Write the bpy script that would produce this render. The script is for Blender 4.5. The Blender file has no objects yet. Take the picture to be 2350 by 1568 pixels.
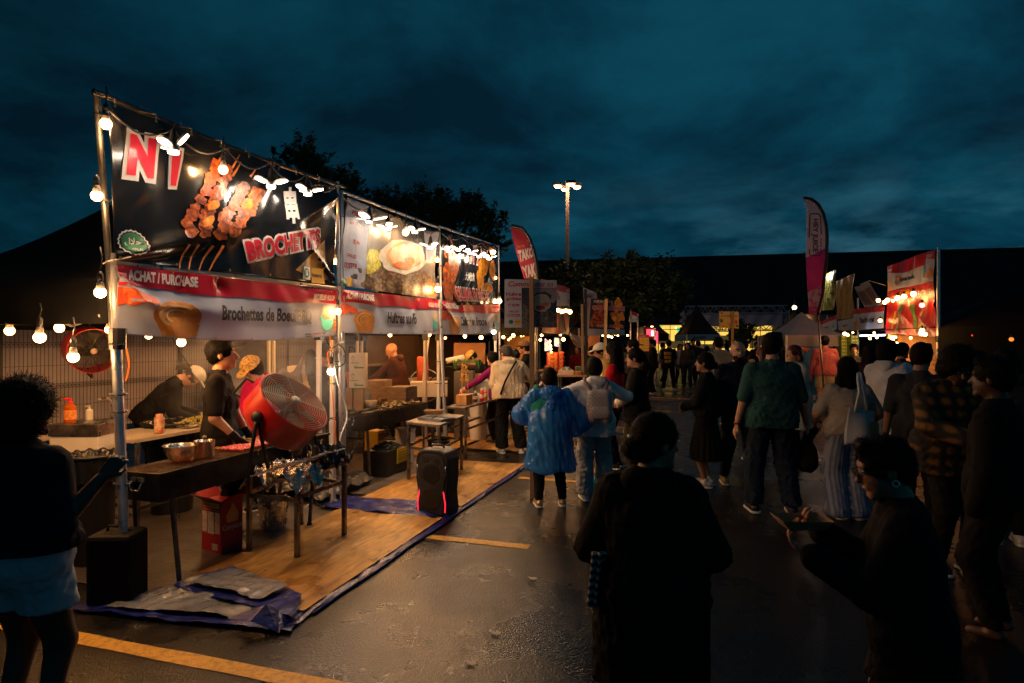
import bpy,bmesh,math,random
import numpy as np
from mathutils import Vector,Matrix
random.seed(7)
SC=bpy.context.scene
COL=SC.collection
PI=math.pi
# camera, sky, exposure
FPX,CX,CY,CAMH=1420.0,1175.0,784.0,1.7
cam_data=bpy.data.cameras.new("camera")
cam=bpy.data.objects.new("camera",cam_data)
COL.objects.link(cam)
cam.location=(0,0,CAMH)
cam.rotation_euler=(PI/2,0,0)
cam_data.sensor_width=36.0
cam_data.lens=36.0*FPX/2350.0
cam_data.clip_end=600
cam_data.clip_start=0.05
cam_data.dof.use_dof=True
cam_data.dof.focus_distance=7.5
cam_data.dof.aperture_fstop=4.5
SC.camera=cam
SC.view_settings.view_transform='Standard'
SC.view_settings.look='None'
SC.view_settings.exposure=0.22
SC.view_settings.gamma=1.0
SC.render.engine='CYCLES'
SC.cycles.use_denoising=True
SC.cycles.max_bounces=5
SC.cycles.diffuse_bounces=3
SC.cycles.glossy_bounces=3
SC.cycles.transparent_max_bounces=8
SC.cycles.volume_bounces=0
SC.cycles.sample_clamp_indirect=4.0
SC.cycles.sample_clamp_direct=12.0
SC.cycles.caustics_reflective=False
SC.cycles.caustics_refractive=False
world=bpy.data.worlds.new("World")
SC.world=world
world.use_nodes=True
def build_sky():
 nt=world.node_tree
 N,Lk=nt.nodes,nt.links
 bg=N['Background']
 tc=N.new('ShaderNodeTexCoord')
 sep=N.new('ShaderNodeSeparateXYZ');Lk.new(tc.outputs['Generated'],sep.inputs[0])
 def math_(op,a,b=None,clamp=False):
  n=N.new('ShaderNodeMath');n.operation=op;n.use_clamp=clamp
  for i,v in enumerate((a,b)):
   if v is None:continue
   if isinstance(v,(int,float)):n.inputs[i].default_value=v
   else:Lk.new(v,n.inputs[i])
  return n.outputs[0]
 zc=math_('MAXIMUM',sep.outputs[2],0.0)
 den=math_('ADD',zc,0.20)
 px=math_('DIVIDE',sep.outputs[0],den)
 py=math_('DIVIDE',sep.outputs[1],den)
 cmb=N.new('ShaderNodeCombineXYZ');Lk.new(px,cmb.inputs[0]);Lk.new(py,cmb.inputs[1])
 cmb.inputs[2].default_value=3.1
 n1=N.new('ShaderNodeTexNoise');n1 .inputs['Scale'].default_value=1.25;n1 .inputs['Detail'].default_value=8
 n1 .inputs['Roughness'].default_value=0.6;n1 .inputs['Distortion'].default_value=0.25
 Lk.new(cmb.outputs[0],n1 .inputs['Vector'])
 n2=N.new('ShaderNodeTexNoise');n2 .inputs['Scale'].default_value=2.0;n2 .inputs['Detail'].default_value=9
 n2 .inputs['Roughness'].default_value=0.55
 Lk.new(cmb.outputs[0],n2 .inputs['Vector'])
 r1=N.new('ShaderNodeValToRGB');Lk.new(n1 .outputs['Fac'],r1 .inputs[0])
 e=r1 .color_ramp.elements
 e[0].position=0.38;e[0].color=(0.0013,0.0125,0.0245,1)
 e[1].position=0.64;e[1].color=(0.0030,0.046,0.076,1)
 m=r1 .color_ramp.elements.new(0.5);m.color=(0.0018,0.0265,0.047,1)
 hz=math_('SUBTRACT',1.0,math_('MULTIPLY',zc,3.3),True)
 hz=math_('POWER',hz,1.5)
 br=N.new('ShaderNodeValToRGB');Lk.new(n2 .outputs['Fac'],br.inputs[0])
 br.color_ramp.elements[0].position=0.45;br.color_ramp.elements[0].color=(0,0,0,1)
 br.color_ramp.elements[1].position=0.66;br.color_ramp.elements[1].color=(1,1,1,1)
 xs=math_('ADD',math_('MULTIPLY',sep.outputs[0],1.15),0.34,True)
 f=math_('MULTIPLY',math_('MULTIPLY',hz,br.outputs[0]),xs)
 mix=N.new('ShaderNodeMix');mix.data_type='RGBA'
 Lk.new(f,mix.inputs['Factor']);Lk.new(r1 .outputs[0],mix.inputs['A'])
 mix.inputs['B'].default_value=(0.06,0.22,0.30,1)
 dark=math_('ADD',math_('MULTIPLY',sep.outputs[0],0.55),0.92,True)
 sc=N.new('ShaderNodeVectorMath');sc.operation='SCALE'
 Lk.new(mix.outputs['Result'],sc.inputs[0]);Lk.new(dark,sc.inputs['Scale'])
 Lk.new(sc.outputs[0],bg.inputs['Color'])
 bg.inputs['Strength'].default_value=1.0
build_sky()
# helpers: points from pixels, objects, meshes
def ptY(x,y,Y):return Vector(((x-CX)/FPX*Y,Y,CAMH-(y-CY)/FPX*Y))
def ptZ(x,y,z=0.0):
 Y=(CAMH-z)*FPX/(y-CY)
 return Vector(((x-CX)/FPX*Y,Y,z))
RD=Vector((0.299,0.954)).normalized()
RN=Vector((-RD.y,RD.x))
P0=Vector((-2.63,4.06));BAY=2.658
def ST(s,t,z=0.0):
 p=P0+RD*s+RN*t
 return Vector((p.x,p.y,z))
def to_st(p):
 d=Vector((p.x,p.y))-P0
 return d.dot(RD),d.dot(RN)
BASE={}
def setp(o,label=None,cat=None,group=None,kind=None):
 if label:o['label']=label
 if cat:o['category']=cat
 if group:o['group']=group
 if kind:o['kind']=kind
 return o
def thing(name,label,cat,loc=(0,0,0),group=None,kind=None):
 o=bpy.data.objects.new(name,None);COL.objects.link(o)
 o.empty_display_size=0.1
 o.location=loc;BASE[o.name]=Vector(loc)
 return setp(o,label,cat,group,kind)
def base_of(o):
 while o.parent is not None:o=o.parent
 return BASE.get(o.name,Vector((0,0,0)))
class MB:
 """collects boxes, bars and tubes in world space; build() links them as one mesh object"""
 def __init__(s):s.v=[];s.f=[];s.m=[];s.mi=0
 def add(s,vs,fs):
  n=len(s.v);s.v+=[tuple(v)for v in vs]
  s.f+=[tuple(i+n for i in f)for f in fs];s.m+=[s.mi]*len(fs)
  return s
 def hexa(s,p):
  return s.add(p,[(3,2,1,0),(4,5,6,7),(0,1,5,4),(1,2,6,5),(2,3,7,6),(3,0,4,7)])
 def box(s,c,sx,sy,sz,ax=None,up=None):
  c=Vector(c);X=Vector((ax.x,ax.y,0))if ax is not None and len(ax)==2 else(Vector(ax)if ax is not None else Vector((1,0,0)))
  X.normalize();Z=Vector(up)if up is not None else Vector((0,0,1));Y=Z.cross(X).normalized();Z=X.cross(Y)
  P=[]
  for dz in(-1,1):
   for a,b in((-1,-1),(1,-1),(1,1),(-1,1)):
    P.append(c+X*a*sx/2+Y*b*sy/2+Z*dz*sz/2)
  return s.hexa(P)
 def bar(s,a,b,w,h=None,up=(0,0,1)):
  a,b=Vector(a),Vector(b);h=h or w;d=(b-a);L=d.length;d.normalize()
  u=Vector(up)
  if abs(d.dot(u))>0.95:u=Vector((RD.x,RD.y,0))
  x=d.cross(u).normalized();z=x.cross(d)
  P=[a+x*i*w/2+z*j*h/2 for i,j in((-1,-1),(1,-1),(1,1),(-1,1))]
  return s.hexa(P+[p+d*L for p in P])
 def tube(s,pts,r,n=8,closed=False,cap=True):
  pts=[Vector(p)for p in pts];k=len(pts)
  rs=r if isinstance(r,(list,tuple))else[r]*k
  prev=None;rings=[]
  for i,p in enumerate(pts):
   a=pts[(i-1)%k]if closed or i>0 else p
   b=pts[(i+1)%k]if closed or i<k-1 else p
   d=(b-a).normalized()
   if prev is None:
    u=Vector((0,0,1))if abs(d.z)<0.9 else Vector((1,0,0))
    x=d.cross(u).normalized()
   else:
    x=(prev-d*prev.dot(d)).normalized()
   prev=x;y=d.cross(x)
   rings.append([p+(x*math.cos(2*PI*j/n)+y*math.sin(2*PI*j/n))*rs[i]for j in range(n)])
  vs=[v for rg in rings for v in rg];fs=[]
  for i in range(k if closed else k-1):
   i2=(i+1)%k
   for j in range(n):
    j2=(j+1)%n
    fs.append((i*n+j,i*n+j2,i2*n+j2,i2*n+j))
  if cap and not closed:
   fs.append(tuple(reversed(range(n))));fs.append(tuple(range((k-1)*n,k*n)))
  return s.add(vs,fs)
 def lathe(s,c,prof,ax=(0,0,1),n=16,cap=True):
  c=Vector(c);d=Vector(ax).normalized()
  u=Vector((0,0,1))if abs(d.z)<0.9 else Vector((1,0,0))
  x=d.cross(u).normalized();y=d.cross(x)
  vs=[c+d*h+(x*math.cos(2*PI*j/n)+y*math.sin(2*PI*j/n))*max(r,1e-4)for r,h in prof for j in range(n)]
  fs=[(i*n+j,i*n+(j+1)%n,(i+1)*n+(j+1)%n,(i+1)*n+j)for i in range(len(prof)-1)for j in range(n)]
  if cap:fs+=[tuple(reversed(range(n))),tuple(range((len(prof)-1)*n,len(prof)*n))]
  return s.add(vs,fs)
 def ball(s,c,r,n=10,sq=(1,1,1)):
  c=Vector(c);m=max(5,n//2+1);vs=[];fs=[]
  for i in range(m+1):
   th=PI*i/m
   for j in range(n):
    ph=2*PI*j/n
    vs.append(c+Vector((math.sin(th)*math.cos(ph)*r*sq[0],math.sin(th)*math.sin(ph)*r*sq[1],math.cos(th)*r*sq[2])))
  for i in range(m):
   for j in range(n):
    fs.append((i*n+j,(i+1)*n+j,(i+1)*n+(j+1)%n,i*n+(j+1)%n))
  return s.add(vs,fs)
 def sheet(s,fn,nu,nv):
  vs=[fn(i/nu,j/nv)for j in range(nv+1)for i in range(nu+1)]
  return s.add(vs,[(j*(nu+1)+i,j*(nu+1)+i+1,(j+1)*(nu+1)+i+1,(j+1)*(nu+1)+i)for j in range(nv)for i in range(nu)])
 def prism(s,poly,d):
  poly=[Vector(p)for p in poly];d=Vector(d);n=len(poly)
  return s.add(poly+[p+d for p in poly],[tuple(reversed(range(n))),tuple(range(n,2*n))]+[(i,(i+1)%n,n+(i+1)%n,n+i)for i in range(n)])
 def build(s,name,mats,parent=None,smooth=False,bevel=0.0,label=None,cat=None,group=None,kind=None,thick=0.0):
  b=base_of(parent)if parent is not None else Vector((0,0,0))
  me=bpy.data.meshes.new(name)
  if parent is None and s.v:
   xs=[v[0]for v in s.v];ys=[v[1]for v in s.v];zs=[v[2]for v in s.v]
   b=Vector(((min(xs)+max(xs))/2,(min(ys)+max(ys))/2,min(zs)))
  me.from_pydata([(v[0]-b.x,v[1]-b.y,v[2]-b.z)for v in s.v],[],s.f)
  if not isinstance(mats,(list,tuple)):mats=[mats]
  for m in mats:me.materials.append(m)
  if len(mats)>1:me.polygons.foreach_set('material_index',s.m)
  if smooth:me.polygons.foreach_set('use_smooth',[True]*len(me.polygons))
  me.update()
  o=bpy.data.objects.new(name,me);COL.objects.link(o)
  if parent is not None:o.parent=parent
  else:o.location=b;BASE[o.name]=b
  if smooth=='auto':
   bm=bmesh.new();bm.from_mesh(me)
   for e in bm.edges:
    if len(e.link_faces)==2 and e.calc_face_angle(0)>0.7:e.smooth=False
   bm.to_mesh(me);bm.free()
  if thick:
   md=o.modifiers.new('solid','SOLIDIFY');md.thickness=thick
  if bevel:
   md=o.modifiers.new('bevel','BEVEL');md.width=bevel;md.segments=2;md.limit_method='ANGLE'
  return setp(o,label,cat,group,kind)
def dup(o,offset=None,parent=None,label=None,loc=None,rotz=None):
 c=o.copy();COL.objects.link(c)
 if parent is not None:c.parent=parent
 else:
  if offset is not None:c.location=o.location+Vector(offset)
  if loc is not None:c.location=loc
  if rotz is not None:c.rotation_euler=(0,0,rotz)
  BASE[c.name]=Vector(c.location)
  if label:c['label']=label
 for ch in list(o.children):dup(ch,parent=c)
 return c
 # materials
_MC={}
def M(name,col,rough=0.6,metal=0.0,var=0.0,scale=6.0,bump=0.0,bscale=40.0,stretch=(1,1,1),col2=None,emit=0.0,ecol=None,trans=0.0,alpha=1.0,spec=0.5,coat=0.0,rvar=0.0,sub=0.0,detail=4,coord='Object',sheen=0.0,ramp=None,ior=None,cell=False):
 if name in _MC:return _MC[name]
 m=bpy.data.materials.new(name);m.use_nodes=True
 nt=m.node_tree;N,Lk=nt.nodes,nt.links;b=N['Principled BSDF']
 col=tuple(col)+(1,)if len(col)==3 else col
 b.inputs['Base Color'].default_value=col
 b.inputs['Roughness'].default_value=rough;b.inputs['Metallic'].default_value=metal
 b.inputs['Specular IOR Level'].default_value=spec
 if ior:b.inputs['IOR'].default_value=ior
 if coat:b.inputs['Coat Weight'].default_value=coat;b.inputs['Coat Roughness'].default_value=0.15
 if trans:b.inputs['Transmission Weight'].default_value=trans
 if alpha<1:b.inputs['Alpha'].default_value=alpha
 if sub:b.inputs['Subsurface Weight'].default_value=sub;b.inputs['Subsurface Radius'].default_value=(0.02,0.008,0.004)
 if sheen:b.inputs['Sheen Weight'].default_value=sheen
 if emit:
  b.inputs['Emission Strength'].default_value=emit
  b.inputs['Emission Color'].default_value=tuple(ecol or col[:3])+(1,)
 tc=N.new('ShaderNodeTexCoord');mp=N.new('ShaderNodeMapping');Lk.new(tc.outputs[coord],mp.inputs[0])
 mp.inputs['Scale'].default_value=stretch
 if var or col2 or ramp:
  if cell:
   nz=N.new('ShaderNodeTexVoronoi');nz.inputs['Scale'].default_value=scale;fac=nz.outputs['Distance']
  else:
   nz=N.new('ShaderNodeTexNoise');nz.inputs['Scale'].default_value=scale;nz.inputs['Detail'].default_value=detail
   nz.inputs['Roughness'].default_value=0.6;fac=nz.outputs['Fac']
  Lk.new(mp.outputs[0],nz.inputs['Vector'])
  cr=N.new('ShaderNodeValToRGB');Lk.new(fac,cr.inputs[0])
  if ramp:
   cr.color_ramp.elements[0].position=ramp[0][0];cr.color_ramp.elements[0].color=tuple(ramp[0][1])+(1,)
   cr.color_ramp.elements[1].position=ramp[-1][0];cr.color_ramp.elements[1].color=tuple(ramp[-1][1])+(1,)
   for p_,c_ in ramp[1:-1]:
    el=cr.color_ramp.elements.new(p_);el.color=tuple(c_)+(1,)
  else:
   c2=tuple(col2)if col2 else tuple(c*(1-var)for c in col[:3])
   c1=col[:3]if col2 else tuple(min(1,c*(1+var))for c in col[:3])
   cr.color_ramp.elements[0].position=0.36;cr.color_ramp.elements[0].color=c2+(1,)
   cr.color_ramp.elements[1].position=0.64;cr.color_ramp.elements[1].color=c1+(1,)
  Lk.new(cr.outputs[0],b.inputs['Base Color'])
 if rvar:
  nz=N.new('ShaderNodeTexNoise');nz.inputs['Scale'].default_value=scale*1.7;Lk.new(mp.outputs[0],nz.inputs['Vector'])
  mr=N.new('ShaderNodeMapRange');Lk.new(nz.outputs['Fac'],mr.inputs[0])
  mr.inputs[1].default_value=0.3;mr.inputs[2].default_value=0.7
  mr.inputs[3].default_value=max(0.02,rough-rvar);mr.inputs[4].default_value=min(1,rough+rvar)
  Lk.new(mr.outputs[0],b.inputs['Roughness'])
 if bump:
  nb=N.new('ShaderNodeTexNoise');nb.inputs['Scale'].default_value=bscale;nb.inputs['Detail'].default_value=3
  Lk.new(mp.outputs[0],nb.inputs['Vector'])
  bp=N.new('ShaderNodeBump');bp.inputs['Strength'].default_value=bump;bp.inputs['Distance'].default_value=0.01
  Lk.new(nb.outputs['Fac'],bp.inputs['Height']);Lk.new(bp.outputs[0],b.inputs['Normal'])
 _MC[name]=m
 return m
STEEL=M('brushed_steel',(0.55,0.55,0.55),0.28,1.0,rvar=0.12,scale=14)
ALU=M('aluminium_pole',(0.62,0.63,0.66),0.34,0.9,rvar=0.1,scale=5)
DARKST=M('dark_pipe',(0.10,0.10,0.10),0.4,0.8,var=0.3,scale=12)
BLACKP=M('black_plastic',(0.012,0.012,0.013),0.42)
WHITEP=M('white_plastic',(0.72,0.70,0.66),0.45,var=0.06)
TAPE=M('black_tape',(0.01,0.01,0.01),0.5)
# sheets: banners and signs hang on vertical planes
class Sheet:
 """a vertical plane through o (x, y) along d; n points at the viewer; wr(a, z) is the cloth's real displacement"""
 def __init__(s,o,d,wr=None,flip=False,tilt=0.0):
  s.o=Vector(o);s.d=Vector(d).normalized();n=Vector((s.d.y,-s.d.x));s.n=-n if flip else n
  s.wr=wr or(lambda a,z:0.0)
 def hit(s,x,y):
  u=(x-CX)/FPX
  a=(u*s.o.y-s.o.x)/(s.d.x-u*s.d.y)
  Y=s.o.y+a*s.d.y
  return a,CAMH-(y-CY)/FPX*Y
 def pt(s,a,z,off=0.0):
  w=s.wr(a,z)+off
  p=s.o+s.d*a+s.n*w
  return Vector((p.x,p.y,z))
def bil(q,u,v):
 x=(q[0][0]*(1-u)+q[1][0]*u)*(1-v)+(q[3][0]*(1-u)+q[2][0]*u)*v
 y=(q[0][1]*(1-u)+q[1][1]*u)*(1-v)+(q[3][1]*(1-u)+q[2][1]*u)*v
 return x,y
def cloth(sh,q,name,mat,parent,nu=48,nv=28,off=0.0,sag=None,**kw):
 mb=MB();kx=1
 def fn(u,v):
  a,z=bil(q,u,v)
  if sag:z+=sag(u,v)
  return sh.pt(a,z,off)
 mb.sheet(fn,nu,nv)
 return mb.build(name,mat,parent,smooth=True,**kw)
def refine(bm,step_x,step_y,x0,x1,y0,y1):
 n=int((x1-x0)/step_x);
 for i in range(1,n+1):
  bmesh.ops.bisect_plane(bm,geom=bm.verts[:]+bm.edges[:]+bm.faces[:],plane_co=(x0+i*step_x,0,0),plane_no=(1,0,0))
 n=int((y1-y0)/step_y)
 for i in range(1,n+1):
  bmesh.ops.bisect_plane(bm,geom=bm.verts[:]+bm.edges[:]+bm.faces[:],plane_co=(0,y0+i*step_y,0),plane_no=(0,1,0))
def decal_mesh(sh,verts,faces,off,step=0.05):
 """flat (a, z) faces cut to a grid and laid on the sheet"""
 bm=bmesh.new()
 vs=[bm.verts.new((v[0],v[1],0))for v in verts]
 for f in faces:
  try:bm.faces.new([vs[i]for i in f])
  except Exception:pass
 bmesh.ops.triangulate(bm,faces=bm.faces[:])
 if bm.verts and step:
  xs=[v.co.x for v in bm.verts];ys=[v.co.y for v in bm.verts]
  refine(bm,step,step,min(xs),max(xs),min(ys),max(ys))
 bm.normal_update()
 V=[sh.pt(v.co.x,v.co.y,off)for v in bm.verts]
 bm.verts.index_update()
 F=[tuple(v.index for v in f.verts)for f in bm.faces]
 bm.free()
 if F:
  nx=0
  for f in F[:20]:
   n=(V[f[1]]-V[f[0]]).cross(V[f[2]]-V[f[0]]);nx+=n.x*sh.n.x+n.y*sh.n.y
  if nx<0:F=[tuple(reversed(f))for f in F]
 return V,F
def poly_decal(mb,sh,pts,off=0.003,px=True,step=0.06):
 q=[sh.hit(*p)for p in pts]if px else list(pts)
 V,F=decal_mesh(sh,q,[tuple(range(len(q)))],off,step)
 mb.add(V,F)
_TC={}
def text2d(txt,bold=0.0,shear=0.0,spacing=1.0):
 key=(txt,bold,shear,spacing)
 if key in _TC:return _TC[key]
 cu=bpy.data.curves.new('t','FONT');cu.body=txt;cu.offset=bold;cu.shear=shear;cu.space_character=spacing
 cu.resolution_u=3;cu.fill_mode='FRONT' if hasattr(cu,'fill_mode')else cu.fill_mode
 ob=bpy.data.objects.new('t',cu);COL.objects.link(ob)
 bpy.context.view_layer.update()
 me=bpy.data.meshes.new_from_object(ob.evaluated_get(bpy.context.evaluated_depsgraph_get()))
 V=[(v.co.x,v.co.y)for v in me.vertices];F=[tuple(p.vertices)for p in me.polygons]
 bpy.data.objects.remove(ob);bpy.data.curves.remove(cu);bpy.data.meshes.remove(me)
 _TC[key]=(V,F)
 return V,F
def text_decal(mb,sh,txt,quad,off=0.006,bold=0.02,outline=None,shear=0.0,px=True,step=0.06,spacing=1.0,ref=None):
 """quad: bl, br, tr, tl corners (pixels of the frame, or a, z); the lettering fills it"""
 q=[sh.hit(*p)for p in quad]if px else quad
 V0,_=text2d(ref or txt,bold,shear,spacing)
 V,F=text2d(txt,outline if outline is not None else bold,shear,spacing)
 if not V0 or not V:return
 x0=min(v[0]for v in V0);x1=max(v[0]for v in V0);y0=min(v[1]for v in V0);y1=max(v[1]for v in V0)
 V2=[bil(q,(v[0]-x0)/(x1-x0),(v[1]-y0)/max(1e-6,y1-y0))for v in V]
 Vw,Fw=decal_mesh(sh,V2,F,off,step)
 mb.add(Vw,Fw)
def blob(cx,cy,rx,ry,n=14,rnd=0.18,ang=0.0,rng=random):
 out=[]
 for i in range(n):
  t=2*PI*i/n;r=1+rng.uniform(-rnd,rnd)
  x,y=math.cos(t)*rx*r,math.sin(t)*ry*r
  out.append((cx+x*math.cos(ang)-y*math.sin(ang),cy+x*math.sin(ang)+y*math.cos(ang)))
 return out
 # ground
def crp(ox,oy,s):return lambda x,y:((ox+x/s)/1.0894,(oy+y/s)/1.0894)
def node_mat(name):
 m=bpy.data.materials.new(name);m.use_nodes=True;nt=m.node_tree
 return m,nt,nt.nodes,nt.links,nt.nodes['Principled BSDF']
def asphalt():
 m,nt,N,Lk,b=node_mat('asphalt')
 tc=N.new('ShaderNodeTexCoord')
 def noise(sc,det=3,ro=0.6):
  n=N.new('ShaderNodeTexNoise');n.inputs['Scale'].default_value=sc;n.inputs['Detail'].default_value=det
  n.inputs['Roughness'].default_value=ro;Lk.new(tc.outputs['Object'],n.inputs['Vector']);return n.outputs['Fac']
 v=N.new('ShaderNodeTexVoronoi');v.inputs['Scale'].default_value=95;Lk.new(tc.outputs['Object'],v.inputs['Vector'])
 cr=N.new('ShaderNodeValToRGB');Lk.new(v.outputs['Color'],cr.inputs[0])
 cr.color_ramp.elements[0].position=0.15;cr.color_ramp.elements[0].color=(0.0045,0.0045,0.005,1)
 cr.color_ramp.elements[1].position=0.95;cr.color_ramp.elements[1].color=(0.016,0.015,0.015,1)
 big=N.new('ShaderNodeValToRGB');Lk.new(noise(0.9,5),big.inputs[0])
 big.color_ramp.elements[0].position=0.35;big.color_ramp.elements[0].color=(0.55,0.55,0.55,1)
 big.color_ramp.elements[1].position=0.65;big.color_ramp.elements[1].color=(1,1,1,1)
 mx=N.new('ShaderNodeMix');mx.data_type='RGBA';mx.blend_type='MULTIPLY';mx.inputs['Factor'].default_value=1
 Lk.new(cr.outputs[0],mx.inputs['A']);Lk.new(big.outputs[0],mx.inputs['B']);Lk.new(mx.outputs['Result'],b.inputs['Base Color'])
 mr=N.new('ShaderNodeMapRange');Lk.new(noise(1.3,5),mr.inputs[0]);mr.inputs[1].default_value=0.35;mr.inputs[2].default_value=0.65
 mr.inputs[3].default_value=0.18;mr.inputs[4].default_value=0.42;Lk.new(mr.outputs[0],b.inputs['Roughness'])
 bp=N.new('ShaderNodeBump');bp.inputs['Strength'].default_value=0.55;bp.inputs['Distance'].default_value=0.004;b.inputs['Specular IOR Level'].default_value=0.34
 Lk.new(v.outputs['Distance'],bp.inputs['Height'])
 bp2=N.new('ShaderNodeBump');bp2 .inputs['Strength'].default_value=0.14;bp2 .inputs['Distance'].default_value=0.01
 Lk.new(noise(22,4),bp2 .inputs['Height']);Lk.new(bp.outputs[0],bp2 .inputs['Normal']);Lk.new(bp2 .outputs[0],b.inputs['Normal'])
 return m
mb=MB();mb.add([(-160,-60,0),(200,-60,0),(200,260,0),(-160,260,0)],[(0,1,2,3)])
mb.build('ground',asphalt(),kind='structure')
PAINT=M('worn_yellow_paint',(0.62,0.30,0.02),0.5,ramp=[(0.0,(0.12,0.07,0.02)),(0.36,(0.40,0.20,0.02)),(0.55,(0.66,0.33,0.02)),(1.0,(0.70,0.37,0.03))],scale=26,detail=6,bump=0.5,bscale=90)
LINES=MB()
for s_,t0,t1 in((-0.45,0.9,-2.4),(1.83,-1.38,-2.33),(4.30,-1.5,-2.36),(6.75,-1.3,-2.4),(9.2,-1.3,-2.4),(11.7,-1.3,-2.4)):
 mb=LINES
 n=22;wv=0.055
 L=[];R_=[]
 for i in range(n+1):
  t=t0+(t1-t0)*i/n
  L.append(ST(s_-wv+random.uniform(-.004,.004),t,0.004));R_.append(ST(s_+wv+random.uniform(-.004,.004),t,0.004))
 mb.add(L+R_,[(i,i+1,n+2+i,n+1+i)for i in range(n)])
LINES.build('road_markings',PAINT,kind='structure')
mb=MB()
for y_ in(24,28,33):mb.box((5.5,y_,0.004),10,0.1,0.002)
mb.build('lot_markings',M('dull_white_paint',(0.35,0.34,0.32),0.6,var=0.3),kind='structure')
# plywood, tarpaulins
def plywood(name):
 m,nt,N,Lk,b=node_mat(name)
 tc=N.new('ShaderNodeTexCoord');mp=N.new('ShaderNodeMapping');Lk.new(tc.outputs['Object'],mp.inputs[0])
 mp.inputs['Rotation'].default_value=(0,0,-math.atan2(RD.y,RD.x));
 mp2=N.new('ShaderNodeMapping');Lk.new(mp.outputs[0],mp2 .inputs[0]);mp2 .inputs['Scale'].default_value=(1.0,5.0,1)
 n1=N.new('ShaderNodeTexNoise');n1 .inputs['Scale'].default_value=3.2;n1 .inputs['Detail'].default_value=8;n1 .inputs['Distortion'].default_value=1.2
 Lk.new(mp2 .outputs[0],n1 .inputs['Vector'])
 cr=N.new('ShaderNodeValToRGB');Lk.new(n1 .outputs['Fac'],cr.inputs[0])
 e=cr.color_ramp.elements;e[0].position=0.28;e[0].color=(0.20,0.09,0.025,1);e[1].position=0.72;e[1].color=(0.72,0.41,0.12,1)
 k=e.new(0.5);k.color=(0.53,0.28,0.075,1)
 v=N.new('ShaderNodeTexVoronoi');v.inputs['Scale'].default_value=6.5;v.inputs['Randomness'].default_value=1.0;Lk.new(mp.outputs[0],v.inputs['Vector'])
 kr=N.new('ShaderNodeValToRGB');Lk.new(v.outputs['Distance'],kr.inputs[0]);kr.color_ramp.elements[0].position=0.045;kr.color_ramp.elements[0].color=(0.22,0.22,0.22,1)
 kr.color_ramp.elements[1].position=0.11;kr.color_ramp.elements[1].color=(1,1,1,1)
 n2=N.new('ShaderNodeTexNoise');n2 .inputs['Scale'].default_value=2.0;n2 .inputs['Detail'].default_value=6;Lk.new(mp.outputs[0],n2 .inputs['Vector'])
 dr=N.new('ShaderNodeValToRGB');Lk.new(n2 .outputs['Fac'],dr.inputs[0]);dr.color_ramp.elements[0].position=0.36;dr.color_ramp.elements[0].color=(0.5,0.46,0.42,1)
 dr.color_ramp.elements[1].position=0.6;dr.color_ramp.elements[1].color=(1,1,1,1)
 a=N.new('ShaderNodeMix');a.data_type='RGBA';a.blend_type='MULTIPLY';a.inputs['Factor'].default_value=1;Lk.new(cr.outputs[0],a.inputs['A']);Lk.new(kr.outputs[0],a.inputs['B'])
 c=N.new('ShaderNodeMix');c.data_type='RGBA';c.blend_type='MULTIPLY';c.inputs['Factor'].default_value=1;Lk.new(a.outputs['Result'],c.inputs['A']);Lk.new(dr.outputs[0],c.inputs['B'])
 Lk.new(c.outputs['Result'],b.inputs['Base Color'])
 mr=N.new('ShaderNodeMapRange');Lk.new(n2 .outputs['Fac'],mr.inputs[0]);mr.inputs[1].default_value=0.35;mr.inputs[2].default_value=0.65;mr.inputs[3].default_value=0.22;mr.inputs[4].default_value=0.6
 Lk.new(mr.outputs[0],b.inputs['Roughness'])
 bp=N.new('ShaderNodeBump');bp.inputs['Strength'].default_value=0.35;bp.inputs['Distance'].default_value=0.005;b.inputs['Specular IOR Level'].default_value=0.34;Lk.new(n1 .outputs['Fac'],bp.inputs['Height']);Lk.new(bp.outputs[0],b.inputs['Normal'])
 return m
PLY=plywood('plywood')
def ply_sheet(s0,s1,t0,t1,z,label,warp=0.006):
 mb=MB()
 def top(u,v):
  p=ST(s0+(s1-s0)*u,t0+(t1-t0)*v,z+0.018+warp*math.sin(u*5+1)*math.sin(v*3));return p
 nu,nv=14,8
 mb.sheet(top,nu,nv)
 n=len(mb.v)
 mb.v+=[(v[0],v[1],v[2]-0.015)for v in mb.v[:n]]
 rim=[i for i in range(nu+1)]+[(j+1)*(nu+1)-1 for j in range(1,nv+1)]+[nv*(nu+1)+i for i in range(nu-1,-1,-1)]+[j*(nu+1)for j in range(nv-1,0,-1)]
 for i in range(len(rim)):mb.f.append((rim[i],rim[(i+1)%len(rim)],rim[(i+1)%len(rim)]+n,rim[i]+n));mb.m.append(0)
 return mb.build('plywood_sheet',PLY,label=label,cat='plywood sheet',group='plywood sheets laid along the stalls')
ply_sheet(0.19,2.32,-1.34,-0.22,0.012,'worn plywood sheet under the fan table, nearest the camera')
ply_sheet(2.76,5.02,-1.36,-0.20,0.012,'glossy wet plywood sheet behind the black party speaker')
ply_sheet(5.95,8.2,-1.30,-0.10,0.012,'plywood sheet under the feet of the man in the tan jacket')
ply_sheet(5.2,7.4,0.0,1.1,0.010,'plywood floor sheet beside the white buckets of the third stall')
TARPB=M('blue_tarp',(0.006,0.014,0.14),0.32,var=0.35,scale=9,bump=0.8,bscale=30)
TARPS=M('silver_tarp',(0.27,0.28,0.31),0.26,0.4,var=0.25,scale=6,bump=0.9,bscale=22)
def crumple(x,y,seed=0.0,a=0.012):
 v=0
 for k,(fx,fy,ph)in enumerate(((7,3,0),(-4,9,1.3),(13,-6,2.1),(5,17,0.4),(-19,8,3.3))):
  v+=(1-abs(math.sin(fx*x+fy*y+ph+seed+1.3*math.sin(3*y+k))))/(1+0.5*k)
 return v*a*0.5
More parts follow.
